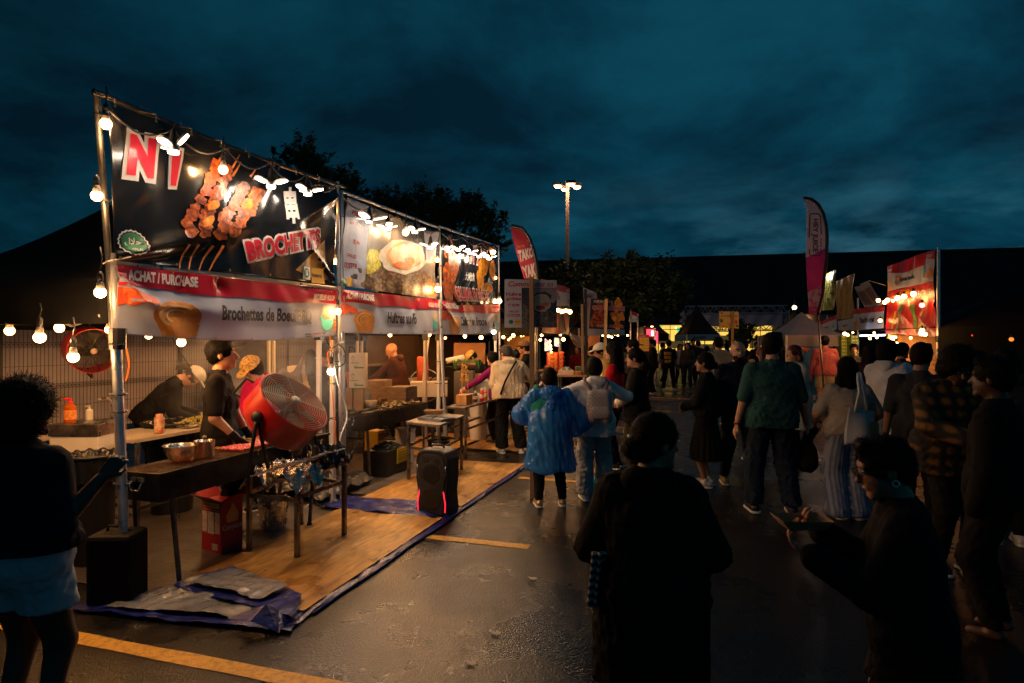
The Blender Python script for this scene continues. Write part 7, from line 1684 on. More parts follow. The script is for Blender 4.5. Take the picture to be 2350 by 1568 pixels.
purchase('white and red order banner above the food photo banner of the strawberry stall',sh6,[sh6 .hit(*p)for p in((1243,700),(1307,701),(1307,662),(1243,640))],'Bubble Tea',(0.3,0.6),sag=0.01,logos=False,group='order banners further along')
mb=MB();p0=ptY(1312,765,16.5);mb.sheet(lambda u,v:ptY(1308+42*u,764+12*u+(8+22*math.sin(PI*u))*v+2*math.sin(v*14+u*5),16.3+0.8*u+0.1*math.sin(v*9)),20,12)
mb.build('side_sheet',M('rolled_white_sheet',(0.42,0.34,0.30),0.7,bump=0.5),smooth=True,thick=0.02,label='rolled up white side sheet sagging past the strawberry stall',cat='tent sheet')
SBX=M('strawberry_crate',(0.55,0.22,0.05),0.6,ramp=[(0.4,(0.60,0.28,0.06)),(0.6,(0.42,0.06,0.02))],scale=9);SRD=M('crate_red_corner',(0.5,0.015,0.02),0.5)
kb=crp(1300,750,7.84)
def crate(x0,x1,y0,y1,Y,label,dpt=0.3):
 A=ptY(x0,y1,Y);B=ptY(x1,y0,Y);t=thing('fruit_crate',label,'fruit crate',((A.x+B.x)/2,Y,A.z),'stacked strawberry crates');w_=B.x-A.x;h_=(B.z-A.z)*0.96
 mb=MB();c=Vector(((A.x+B.x)/2,Y+dpt/2,A.z+h_/2));mb.box(c,w_,dpt,h_);mb.build('crate_body',SBX,t,bevel=0.004);mb=MB()
 for sx in(-1,1):mb.box(c+Vector((sx*(w_/2-0.012),-dpt/2-0.003,0)),0.024,0.004,h_)
 mb.build('red_corner',SRD,t);mb=MB();mb.box(c+Vector((0,-dpt/2-0.003,0)),w_*0.4,0.003,h_*0.4);mb.build('fruit_print',M('crate_print',(0.4,0.04,0.02),0.6),t)
 mb=MB();heap(mb,c+Vector((0,0,h_/2)),w_*0.42,dpt*0.4,0.03,26,0.018);mb.build('strawberries',M('strawberry',(0.55,0.06,0.02),0.4,var=0.3),t,smooth=True)
words_=['top','second','third','fourth']
for j,(x0,x1)in enumerate(((529,742),(752,850))):
 for i in range(4):
  (X0,Y0),(X1,Y1)=kb(x0,1040+82*i),kb(x1,1118+82*i);crate(X0,X1,Y0,Y1,15.2+0.05*j,'%s strawberry crate of the %s stack under the lit garland'%(words_[i],('wide','narrow')[j]))
(X0,Y0),(X1,Y1)=kb(495,1300),kb(745,1400);crate(X0,X1,Y0,Y1,14.2,'open strawberry crate in front of the stacks, nearest the leg');
(X0,Y0),(X1,Y1)=kb(762,1375),kb(1040,1465);A=ptY(X0,Y1,12.2);B=ptY(X1,Y0,12.2);boxobj('carton','pale carton of wrapped pastries on the produce table',((A.x+B.x)/2,12.2,A.z),B.x-A.x,0.25,B.z-A.z,M('pink_carton',(0.62,0.44,0.34),0.6),ax=Vector((1,0)))
mb=MB();heap(mb,((A.x+B.x)/2,12.2,B.z),0.13,0.1,0.07,40,0.02);mb.build('pastries',M('wrapped_pastry',(0.45,0.55,0.42),0.5,var=0.4,scale=9),smooth=True,label='heap of pale green wrapped pastries in the carton',cat='pastries')
(X0,Y0),(X1,Y1)=kb(1045,1400),kb(1190,1480);A2=ptY(X0,Y1,12.2);B2=ptY(X1,Y0,12.2);boxobj('carton','small orange lit box beside the carton of wrapped pastries',((A2 .x+B2 .x)/2,12.2,A2 .z),B2 .x-A2 .x,0.2,B2 .z-A2 .z,SBX,ax=Vector((1,0)))
table('folding_table','dark table holding the wrapped pastries in front of the strawberry stall',[Vector((A.x-.35,12.0,0)),Vector((B2 .x+.1,12.0,0)),Vector((B2 .x+.1,12.6,0)),Vector((A.x-.35,12.6,0))],A.z-0.002,CARD,BLACKP,bar=0,group='folding work tables')
table('folding_table','wooden table under the strawberry crates',[Vector((A.x-.5,15.0,0)),Vector((B2 .x-.1,15.0,0)),Vector((B2 .x-.1,15.7,0)),Vector((A.x-.5,15.7,0))],CAMH-(kb(0,1368)[1]-784)/FPX*15.2-0.004,CARD,BLACKP,bar=0,group='folding work tables')
mb=MB();mb.box(ptY(1343,852,13.5),0.42,0.3,0.2);mb.build('green_crate',M('green_plastic',(0.015,0.10,0.05),0.5),label='dark green plastic crate on the produce stall',cat='crate',bevel=0.01)
for i,(q_,cols,lb)in enumerate(((((490,1000),(580,985),(585,860),(495,760)),((1,0.05,0.3),(0.9,0.7,0.05),(0.05,0.6,0.8)),'backlit pink yellow and blue drink sign by the strawberry stall leg'),(((680,900),(760,915),(760,760),(680,745)),((0.1,0.9,0.4),(0.9,0.8,0.1),(0.8,0.05,0.9)),'backlit green yellow and purple drink sign above the crates'))):
 sh=Sheet((0,14.6+i*0.3),(1,0));t=thing('lit_sign',lb,'lit sign',sh.pt(sh.hit(*kb(*q_[0]))[0],1.6),'small backlit drink signs');Q=[sh.hit(*kb(*p))for p in q_]
 for j in range(3):
  v0,v1=(2-j)/3,(3-j)/3;mb=MB();poly_decal(mb,sh,[bil(Q,0.04,v0),bil(Q,0.96,v0),bil(Q,0.96,v1),bil(Q,0.04,v1)],0.0,px=False,step=0);mb.build('lit_panel',M('neon_%d%d'%(i,j),cols[j],0.5,emit=0.75,ecol=cols[j]),t,thick=0.01)
 mb=MB()
 for a,b in((0,1),(1,2),(2,3),(3,0)):mb.bar(sh.pt(*Q[a]),sh.pt(*Q[b]),0.018)
 mb.build('frame',M('neon_frame',(0.8,0.8,0.8),0.5,emit=0.4,ecol=(0.8,0.9,1.0)),t)
 mb=MB()
 for j in range(5):c=bil(Q,0.3+0.1*(j%3),0.2+0.13*j);mb.ball(sh.pt(c[0],c[1],0.02),0.035,7,(1,.3,1.2))
 mb.build('drink_picture',M('neon_white',(1,1,.8),0.5,emit=0.8,ecol=(1,.9,.5)),t)
shG=Sheet((0,12.8),(1,0.25),wr=crease_fn([],0.02,1.0));qg=[shG.hit(*k2(*p))for p in((920,1140),(1060,1130),(1030,715),(890,660))]
bg_=thing('banner','narrow grey and red banner hanging behind the calamari stake sign','banner',shG.pt(qg[0][0],1.7),'banners further along the row');cloth(shG,qg,'fabric',M('cloth_grey',(0.26,0.25,0.30),0.6,var=0.15,scale=3),bg_,20,30)
mb=MB();text_decal(mb,shG,'SMASH',P_ if False else KP(((900,770),(985,765),(985,730),(900,720))),0.006,0.04);mb.build('lettering',INK,bg_);mb=MB();text_decal(mb,shG,'CLUB',KP(((905,870),(945,870),(945,800),(905,800))),0.006,0.04);mb.build('lettering',SRED,bg_)
mb=MB();mb.tube([Vector((ptY(1346,0,12.7).x,12.7,0)),ptY(1344,664,12.7)],0.03,7);mb.build('post',BLACKP,label='black upright post left of the grey banner',cat='post')
mb=MB();mb.bar(Vector((ptY(1339,0,12.2).x,12.2,0)),ptY(1336,698,12.2),0.05);mb.build('post',WOODD,label='brown timber post just left of the black upright post',cat='post')
shH=Sheet((0,15),(1,0.2),wr=crease_fn([],0.02,2.0));qh=[shH.hit(*k2(*p))for p in((940,1270),(1060,1265),(1055,1130),(945,1130))]
bh=thing('banner','orange lit cloth hanging below the grey banner','banner',shH.pt(qh[0][0],1.6),'banners further along the row');cloth(shH,qh,'fabric',M('cloth_orange',(0.55,0.22,0.08),0.6,var=0.2,bump=0.4),bh,16,12)
shI=Sheet((0,14),(1,0.2));qi=[shI.hit(*k2(*p))for p in((975,1130),(1300,1130),(1300,1068),(975,1060))]
bi=thing('banner','pale blue printed cloth just under the calamari stake sign','banner',shI.pt(qi[0][0],1.8),'banners further along the row');cloth(shI,qi,'fabric',M('cloth_blue',(0.12,0.22,0.34),0.6,var=0.3,scale=5),bi,16,8)
for i,(q_,Y,lb)in enumerate(((((1337,998),(1425,1002),(1428,915),(1358,890)),20,'small red and white order banner on the far posts'),(((1490,1130),(1600,1140),(1600,1060),(1495,1040)),22,'small white banner beside the glowing red booth'))):
 sh=Sheet((0,Y),(1,0.3),wr=crease_fn([],0.02,5.0+i));Q=[sh.hit(*k2(*p))for p in q_];t=thing('banner',lb,'banner',sh.pt(Q[0][0],2.0),'order banners further along');cloth(sh,Q,'fabric',WHT,t,14,10)
 mb=MB();poly_decal(mb,sh,[bil(Q,0,0.68),bil(Q,1,0.62),bil(Q,1,1),bil(Q,0,1)],0.01,px=False);mb.build('header_band',RED,t);mb=MB();poly_decal(mb,sh,[bil(Q,0.35,0.1),bil(Q,0.6,0.12),bil(Q,0.55,0.5)],0.01,px=False);mb.build('bowl_picture',TEAL,t)
 mb=MB();p=sh.pt(*Q[3]);mb.tube([Vector((p.x,p.y,0)),p],0.025,6);p=sh.pt(*Q[2]);mb.tube([Vector((p.x,p.y,0)),p],0.025,6);mb.build('pole',ALU,t)
rb=ptY(1490,784,21);bt_=thing('food_booth','small booth with glowing red panels beside the black tent','booth',(ptY(1492,0,21).x,21,0));A=ptY(1478,0,21).x;B=ptY(1508,0,21).x
mb=MB();mb.box(((A+B)/2,21.6,1.1),B-A,1.0,2.2);mb.build('booth_body',M('booth_dark',(0.04,0.03,0.03),0.6),bt_)
k6=k2
for(x0,y0,x1,y1)in((1525,1070,1598,1140),(1612,1090,1635,1215)):
 (X0,Y0),(X1,Y1)=k6(x0,y0),k6(x1,y1);mb=MB();a=ptY(X0,Y1,20.9);b=ptY(X1,Y0,20.9);mb.box(((a.x+b.x)/2,21.05,(a.z+b.z)/2),b.x-a.x,0.06,b.z-a.z);mb.build('lit_panel',M('red_lit_panel',(0.8,0.05,0.06),0.5,emit=1.6,ecol=(1.0,0.06,0.10)),bt_)
shR=Sheet((0,20.95),(1,0));mb=MB();text_decal(mb,shR,'KK',KP(((1562,1138),(1592,1138),(1592,1085),(1562,1085))),0.0,0.04,step=0);mb.build('lettering',M('lit_white',(.9,.8,.8),.5,emit=2.5,ecol=(1,.8,.8)),bt_)
mb=MB();p=ptY(1496,0,20.8);mb.bar((p.x+.1,20.8,0),(p.x+.1,20.8,2.15),0.06);mb.build('pole',ALU,bt_)
shM=Sheet((0,17.5),(1,0));(X0,Y0),(X1,Y1)=k2(1442,1290),k2(1540,1125);Q=[shM.hit(*p)for p in((X0,Y0),(X1,Y0),(X1,Y1),(X0,Y1))]
mt_=thing('menu_board','red menu board with yellow rows behind the striped jacket man','menu board',shM.pt(Q[0][0],0));mb=MB();mb.prism([shM.pt(*p)for p in Q],Vector((0,0.04,0)));mb.build('board_panel',M('menu_red',(0.42,0.02,0.02),0.5,emit=0.12,ecol=(1,.05,.03)),mt_)
mb=MB()
for j in range(5):poly_decal(mb,shM,[bil(Q,0.04,0.05+0.16*j),bil(Q,0.96,0.05+0.16*j),bil(Q,0.96,0.17+0.16*j),bil(Q,0.04,0.17+0.16*j)],0.01,px=False,step=0)
mb.build('menu_rows',M('menu_yellow',(0.70,0.42,0.04),0.5,emit=0.12,ecol=(1,.6,.05)),mt_)
mb=MB();text_decal(mb,shM,'BUFFET',[bil(Q,0.08,0.86),bil(Q,0.65,0.86),bil(Q,0.65,0.96),bil(Q,0.08,0.96)],0.01,0.04,px=False,step=0);mb.build('lettering',WHT2,mt_)
mb=MB()
for j in range(5):text_decal(mb,shM,'combo  12',[bil(Q,0.1,0.09+0.16*j),bil(Q,0.9,0.09+0.16*j),bil(Q,0.9,0.14+0.16*j),bil(Q,0.1,0.14+0.16*j)],0.014,0.02,px=False,step=0)
mb.build('row_lettering',INK,mt_)
A=ptZ(1488,916);B=ptZ(1885,936);cr1=thing('cable_ramp','black cable ramp with an orange dashed edge crossing the aisle','cable ramp',(A+B)/2);d=(B-A).normalized();N2=Vector((-d.y,d.x,0))
A=A-d*2.0
mb=MB();L_=(B-A).length;c=(A+B)/2;mb.hexa([A-N2*.22,B-N2*.22,B+N2*.22,A+N2*.22]+[p+Vector((0,0,0.05))for p in(A-N2*.1,B-N2*.1,B+N2*.1,A+N2*.1)]);mb.build('ramp_body',M('rubber_black',(0.012,0.012,0.012),0.6),cr1)
mb=MB();k=int(L_/0.16)
for i in range(k):p=A+d*(0.16*i+0.05)+Vector((0,0,0.054));mb.box(p,0.10,0.16,0.006,ax=d.xy)
mb.build('orange_marker',M('orange_marker',(0.75,0.20,0.02),0.5,var=0.5,scale=9,emit=0.03,ecol=(1,.3,.02)),cr1)
# stalls on the other side of the aisle
QO=Vector((7.67,11.2));
def RS(s,t=0.0):return Sheet(QO.xy+Vector((RD.y,-RD.x))*0.0+Vector((-RD.y,RD.x))*(-t),RD,flip=True)
shX=Sheet(QO,RD,flip=True,wr=crease_fn([((-0.1,2.3),(1.2,2.9),0.03,0.06),((2.5,3.0),(1.0,2.6),0.03,0.07)],0.02,4.4))
def sidep(name,label,L):
 Q=[shX.hit(*p)for p in L];t=thing(name,label,'banner',shX.pt(Q[0][0],2.0),'banners of the stalls across the aisle');return t,Q
t,Q=sidep('banner','white and red order banner high on the stall across the aisle',P5(((935,945),(1365,850),(1382,566),(945,715))));cloth(shX,Q,'fabric',WHT,t,40,14)
C5=lambda L:[k5(*p)for p in L]
dec('header_band',[((945,778),(1100,775),(1180,740),(1275,705),(1290,640),(1380,650),(1384,568),(1312,580),(1100,660),(945,716))],RED,t,shX,0.006,k5)
mb=MB();text_decal(mb,shX,'ACHAT',C5(((948,765),(995,760),(995,740),(948,742))),0.01,0.05);text_decal(mb,shX,'PICKUP',C5(((1300,640),(1356,625),(1356,598),(1300,612))),0.01,0.05);mb.build('header_lettering',WHT2,t)
mb=MB();text_decal(mb,shX,'panda fruité',C5(((1070,870),(1190,835),(1190,790),(1070,820))),0.01,0.04);mb.build('lettering',INK,t)
dec('cup_picture',[((1020,800),(1075,800),(1062,870),(1048,895),(1030,895),(1018,860))],ORG,t,shX,0.008,k5);dec('shrimp_picture',[((1290,800),(1350,730),(1365,745),(1310,800),(1365,790),(1368,806),(1300,826))],ORG,t,shX,0.008,k5);dec('bowl_picture',[((1252,800),(1262,720),(1285,700),(1290,800),(1275,825))],TEAL,t,shX,0.008,k5);dec('splash_picture',[((938,850),(970,855),(980,930),(940,935))],ORG2,t,shX,0.008,k5)
shY=Sheet(QO+Vector((0.03,0)),RD,flip=True,wr=crease_fn([((0.2,1.9),(1.5,2.4),0.04,0.08),((2.4,2.4),(1.0,1.9),0.03,0.07),((0.1,2.4),(0.6,1.8),0.03,0.08)],0.02,8.4))
Q=[shY.hit(*p)for p in C5(((930,1330),(1392,1355),(1368,850),(935,945)))];t=thing('banner','deep red corn and lemon banner lit by hanging bulbs across the aisle','banner',shY.pt(Q[0][0],2.0),'banners of the stalls across the aisle')
cloth(shY,Q,'fabric',M('vinyl_deep_red',(0.42,0.006,0.012),0.35,var=0.15),t,40,30)
dec('corn_picture',[((1060,945),(1100,925),(1160,925),(1170,950),(1120,990),(1070,985))],MEAT2,t,shY,0.008,k5);dec('bean_picture',[((1085,1060),(1100,1080),(1060,1200),(1040,1330),(1030,1320),(1045,1190),(1070,1090))],GRN,t,shY,0.008,k5)
dec('bamboo_picture',[((1165,1060),(1195,1060),(1225,1320),(1195,1325))],M('bamboo_green',(0.08,0.20,0.03),0.4),t,shY,0.008,k5);dec('lemon_picture',[blob(1265,1275,34,42,14,0.04)],M('lemon_print',(0.70,0.50,0.12),0.4),t,shY,0.008,k5);dec('pea_picture',[((1000,1130),(1020,1110),(1030,1150),(990,1290),(975,1290))],YEL,t,shY,0.008,k5)
mb=MB();text_decal(mb,shY,'LEGENDE',C5(((1210,1000),(1350,975),(1350,915),(1210,940))),0.01,0.0);text_decal(mb,shY,'The Thing',C5(((1010,1320),(1110,1335),(1110,1295),(1010,1290))),0.01,0.02);text_decal(mb,shY,'長命',C5(((1070,1240),(1100,1240),(1100,1170),(1070,1170))),0.01,0.02);mb.build('lettering',WHT2,t)
fr_=thing('pipe_frame','silver pole frame of the stall across the aisle with the red banner','banner frame',(7.7,11.2,0),'pipe frames across the aisle')
for(a_,ztop)in((shX.hit(2149,700)[0],3.4),(shX.hit(2035,700)[0],3.4),(shX.hit(1966,700)[0],2.9),(shX.hit(1894,700)[0],2.6)):
 mb=MB();p=shX.pt(a_,0,-0.05);mb.tube([p,p+Vector((0,0,ztop))],0.028,8);up=mb.build('upright',ALU,fr_,smooth='auto');mb=MB();mb.lathe(p+Vector((0,0,1.75)),[(0.05,-.06),(.05,.06)],n=10);mb.build('clamp',BLACKP,up)
mb=MB();mb.tube([shX.pt(shX.hit(2149,600)[0],3.36,-0.05),shX.pt(shX.hit(2035,600)[0],3.36,-0.05)],0.02,7);mb.build('top_rail',WOODD,fr_)
BDX=emat('bulb_across',(1.0,0.46,0.13),34.0);DIMR=emat('bulb_red',(1.0,0.06,0.04),30.0)
for i,(x,y,off,r_,m_)in enumerate(((925,1025,.15,.045,BDX),(985,1042,.15,.045,BDX),(1022,1022,.15,.045,BDX),(1048,1028,.1,.03,BDX),(1112,1003,.15,.05,BDX),(1170,990,.15,.05,BDX),(1270,965,.15,.05,BDX),(1335,1068,.15,.045,DIMR),(927,1210,.1,.04,BDX),(1052,1380,.1,.025,BDX),(1213,1368,.1,.025,BDX),(1425,1325,.3,.045,BDX),(1395,1335,.2,.035,BDX),(1428,1300,.3,.04,BDX))):
 a,z=shX.hit(*k5(x,y));sbulb(shX.pt(a,z,off),['bulb at the outer corner of the red lemon banner','second bulb along the red lemon banner','third bulb along the red lemon banner','small bulb beside the corn print','large bulb in the middle of the red lemon banner','large bulb right of the corn print','large bulb under the white lettering of the red banner','glowing red bulb at the end of the red lemon banner','bulb on the pole beside the peas print','tiny bulb below the red banner, first of two','tiny bulb below the lemon print','brightest white bulb right of the end pole across the aisle','smaller bulb on the end pole across the aisle','bulb above the brightest one by the end pole'][i],r_,m_,'bulbs across the aisle')
def side_banner(label,L,fabm,off=0.0,band=None,txt=None,inkm=None,extra=None,ph=1.0):
 sh=Sheet(QO+Vector((off,0)),RD,flip=True,wr=crease_fn([],0.025,ph));Q=[sh.hit(*p)for p in C5(L)];t=thing('banner',label,'banner',sh.pt(Q[0][0],1.9),'banners of the stalls across the aisle');cloth(sh,Q,'fabric',fabm,t,24,12)
 if band:mb=MB();poly_decal(mb,sh,[bil(Q,0,band),bil(Q,1,band),bil(Q,1,1),bil(Q,0,1)],0.008,px=False);mb.build('header_band',RED,t)
 if txt:mb=MB();text_decal(mb,sh,txt,[bil(Q,0.25,0.3),bil(Q,0.72,0.3),bil(Q,0.72,0.58),bil(Q,0.25,0.58)],0.012,0.03,px=False);mb.build('lettering',inkm or INK,t)
 if band:mb=MB();poly_decal(mb,sh,[bil(Q,0.82,0.2),bil(Q,0.95,0.2),bil(Q,0.9,0.6)],0.01,px=False);mb.build('bowl_picture',TEAL,t);mb=MB();poly_decal(mb,sh,[bil(Q,0.04,0.05),bil(Q,0.16,0.05),bil(Q,0.18,0.35),bil(Q,0.1,0.48),bil(Q,0.02,0.35)],0.01,px=False);mb.build('cup_picture',ORG,t)
 return t,sh,Q
side_banner('white and red order banner below the leaning menu boards',((640,1300),(905,1278),(915,1075),(635,1105)),WHT,0,0.76,'Sandwich chef',ph=2.2)
side_banner('tall yellow fried stick banner beside the magenta flag',((480,1200),(635,1190),(640,780),(470,855)),M('print_churros',(0.3,0.2,0.05),0.45,ramp=[(0.35,(0.10,0.07,0.03)),(0.5,(0.42,0.27,0.05)),(0.6,(0.55,0.40,0.15)),(0.7,(0.45,0.08,0.02))],scale=7,stretch=(3,3,0.4)),0.03,ph=3.3)
side_banner('white order banner under the yellow fried stick banner',((495,1300),(640,1298),(640,1190),(495,1212)),WHT,0,None,'tanghulu',ph=4.3)
side_banner('small white and red order banner next to the blue crab banner',((265,1370),(480,1290),(478,1160),(265,1245)),WHT,0,0.75,'frites',ph=5.3)
side_banner('glossy yellow green banner glaring under a lamp tube',((325,1120),(455,1110),(475,745),(365,790)),M('print_lime',(0.3,0.3,0.05),0.2,ramp=[(0.35,(0.05,0.05,0.03)),(0.5,(0.28,0.28,0.03)),(0.62,(0.5,0.45,0.3))],scale=4),0.05,ph=6.3)
mb=MB();p,q_=[shX.pt(*shX.hit(*k5(*c)),0.12)for c in((330,838),(418,762))];mb.tube([p,q_],0.03,8);mb.build('tube_lamp',emat('tube_glow',(1.0,.9,.8),45),label='bright tube lamp clipped over the yellow green banner',cat='tube lamp')
for i,(L,lb)in enumerate(((((735,1090),(835,1080),(712,890),(640,905)),'leaning menu board, left one of the pair above the order banner'),(((845,1080),(890,1065),(765,845),(690,880)),'leaning menu board, right one of the pair above the order banner'))):
 sh=Sheet(QO+Vector((-0.05*i,0)),RD,flip=True);Q=[sh.hit(*p)for p in C5(L)];t=thing('menu_board',lb,'menu board',sh.pt(Q[0][0],2.2),'leaning menu boards');mb=MB();mb.prism([sh.pt(*p)for p in Q],Vector((0.02,0,0)));mb.build('board_panel',M('menu_dull_white',(0.30,0.26,0.26),0.5),t)
 mb=MB();poly_decal(mb,sh,[bil(Q,0.1,0.1),bil(Q,0.9,0.1),bil(Q,0.9,0.75),bil(Q,0.1,0.75)],0.004,px=False);mb.build('food_picture',M('print_brown_food',(0.12,0.07,0.05),0.4,var=0.6,scale=9),t)
shc=Sheet((0,15.6),(1,0));Q=[shc.hit(*p)for p in((1822,908),(1880,908),(1900,774),(1822,772))];Q[2]=shc.hit(1900,774);Q[1]=shc.hit(1900,905);t=thing('banner','bright blue beach cloth with a lifebuoy and lettering under the white canopy','banner',shc.pt(Q[0][0],1.0));cloth(shc,Q,'fabric',M('beach_blue',(0.01,0.13,0.26),0.6,var=0.15,scale=3),t,10,10)
ks=crp(1960,820,5.109)
mb=MB();c=shc.pt(*shc.hit(*ks(212,148)),0.02)
for i in range(16):
 mb.mi=i%2 if(i//2)%2==0 else 0;mb.mi=(i//2)%2
 a0,a1=2*PI*i/16,2*PI*(i+1)/16;vs=[c+Vector((math.cos(a)*r_,0,math.sin(a)*r_))for a,r_ in((a0,0.07),(a1,0.07),(a1,0.135),(a0,0.135))];mb.add(vs,[(0,1,2,3)])
mb.build('lifebuoy_picture',[WHT2,RED],t)
mb=MB();text_decal(mb,shc,'Crabe',[ks(*p)for p in((315,210),(500,205),(500,140),(315,145))],0.02,0.09,step=0);mb.build('lettering_outline',WHT2,t);mb=MB();text_decal(mb,shc,'Crabe',[ks(*p)for p in((315,210),(500,205),(500,140),(315,145))],0.03,0.04,step=0);mb.build('lettering',RED,t)
mb=MB();poly_decal(mb,shc,[ks(*p)for p in((215,235),(330,265),(300,300),(240,295))],0.02);mb.build('melon_picture',CORAL,t);mb=MB();poly_decal(mb,shc,[ks(*p)for p in blob(218,345,20,18,12,.05)],0.02);mb.build('sun_picture',YEL,t)
GC=M('green_carton',(0.16,0.26,0.03),0.6,var=0.2);GC2=M('green_carton_label',(0.5,0.48,0.2),0.6)
for i in range(7):
 for j in range(2):
  x,y=ks(690+110*j+(60 if j else 55)*0.0,0);X0,Yt=ks(690+125*j,95+44*i);X1,Yb_=ks(800+115*j,137+44*i);A=ptY(X0,Yb_,15.5-j*.2);B=ptY(X1,Yt,15.5-j*.2)
  boxobj('drink_carton','green drink carton %s from the top in the %s stack across the aisle'%(['first','second','third','fourth','fifth','sixth','seventh'][i],('brighter','darker')[j]),((A.x+B.x)/2,A.y,A.z),B.x-A.x-.01,0.3,(B.z-A.z)-0.004,GC,ax=Vector((1,0)),group='stacked green cartons',marks=[('x',('',GC2,.1,.3,.45,.7,1)),('x',('',GC2,.6,.3,.85,.7,1))])
mb=MB();mb.sheet(lambda u,v:shX.pt(2.38+0.04*math.sin(u*11+v*3),0.02+1.82*v,-2.7*u),30,6);mb.build('side_wall',M('orange_tent_wall',(0.55,0.28,0.12),0.7,var=0.15,scale=3,bump=0.4,bscale=6),smooth=True,thick=0.01,label='creased side wall glowing orange below the red lemon banner',cat='tent wall')
wl=shX.pt(1.2,1.75,-0.7);sbulb(wl,'bulb inside the red banner stall lighting its creased side wall',0.05,BD_,'bulbs across the aisle');sbulb(shX.pt(0.4,1.8,-0.5),'second bulb inside the red banner stall',0.04,BD_,'bulbs across the aisle')
shn=Sheet((0,12.9),(1,0));t=thing('lit_sign','glowing orange shop sign at the corner below the red banner','lit sign',shn.pt(shn.hit(*ks(1390,140))[0],1.6));mb=MB();poly_decal(mb,shn,[ks(*p)for p in((1345,165),(1440,185),(1445,100),(1335,85))],0,step=0);mb.build('lit_panel',M('orange_sign_glow',(1,.35,.05),.5,emit=2.5,ecol=(1,.28,.04)),t,thick=0.02)
mb=MB();text_decal(mb,shn,'NOODLE',[ks(*p)for p in((1350,150),(1430,165),(1430,110),(1350,100))],0.02,0.05,step=0);mb.build('lettering',M('sign_glow_white',(1,.9,.7),.5,emit=6,ecol=(1,.8,.5)),t)
sbulb(shn.pt(shn.hit(*ks(1395,215))[0],shn.hit(*ks(1395,215))[1],0.1),'bright bulb cluster under the orange shop sign',0.06,BN_,'bulbs across the aisle')
for i,(x,y)in enumerate(((775,75),(815,92),(1097,135),(1185,122),(1153,65),(880,60))):sbulb(ptY(*ks(x,y),14.5),['bulb in front of the green cartons','second bulb in front of the green cartons','bulb hanging under the opposite canopy, lower one','bulb hanging under the opposite canopy, upper one','tiny bulb at the opposite canopy edge','tiny bulb above the darker green cartons'][i],(0.04,.03,.03,.03,.025,.02)[i],BD_,'bulbs across the aisle')
mb=MB();A=ptY(*ks(975,100),16.0);B=ptY(*ks(1290,92),14.0);mb.tube([A,B],0.02,6);mb.build('tube_lamp',emat('cold_tube',(.8,.85,1),6),label='long thin tube lamp under the opposite canopy',cat='tube lamp')
for k_,lb in((0,'black canopy over the stall with the red lemon banner'),(1,'black canopy over the order counter across the aisle'),(2,'black canopy beside the white one across the aisle')):
 o0=QO+RD*(BAY*0.93*k_+0.1);out_=Vector((RD.y,-RD.x));t=thing('canopy_tent',lb,'canopy tent',(o0 .x+1,o0 .y+1,0),'canopy tents across the aisle')
 cs_=[o0,o0+RD*2.3,o0+RD*2.3+out_*2.7,o0+out_*2.7];mb=MB();pk=Vector(((cs_[0].x+cs_[2].x)/2,(cs_[0].y+cs_[2].y)/2,2.55));V=[Vector((c.x,c.y,1.95))for c in cs_]+[pk];mb.add(V,[(0,1,4),(1,2,4),(2,3,4),(3,0,4)]);mb.build('canopy',CANO,t,thick=0.01)
 for c in cs_[2:]:mb=MB();mb.bar((c.x,c.y,0),(c.x,c.y,1.95),0.045);mb.build('leg',WLEG,t)
mb=MB();mb.tube([shX.pt(shX.hit(2035,655)[0],shX.hit(2035,655)[1],.05),ptY(*k5(775,845),14.6)],0.008,4);mb.build('guy_rope',M('pale_rope',(.4,.35,.28),.7),label='pale rope from the red banner pole to the leaning menu boards',cat='rope')
DKM=M('shade_black_cloth',(0.0012,0.0012,0.0014),0.95,spec=0.03);dk=thing('canopy_tent','unlit black tent with side walls standing right of the red banner stall','canopy tent',(9.2,8.6,0));O2=Vector((RD.y,-RD.x));c4=[QO-RD*0.12,QO-RD*3.6,QO-RD*3.6+O2*3,QO-RD*0.12+O2*3];mb=MB();mb.hexa([Vector((c.x,c.y,0.01))for c in c4]+[Vector((c.x,c.y,1.95))for c in c4]);mb.build('side_wall',DKM,dk)  # cloth coloured near black: darkness of the unlit side is painted in
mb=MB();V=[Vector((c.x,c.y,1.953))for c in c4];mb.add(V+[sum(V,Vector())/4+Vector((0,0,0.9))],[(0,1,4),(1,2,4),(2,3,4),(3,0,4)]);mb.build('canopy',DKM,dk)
sbulb(ptY(2321,779,6.5),'lone dim orange lamp near the unlit black tent',0.022,emat('dim_orange',(1,.25,.04),1.2),'bulbs across the aisle')
sbulb(ptY(2231,770,6.5),'tiny red indicator light on the unlit black tent',0.008,emat('dim_red',(1,.05,.03),1.2),'bulbs across the aisle')
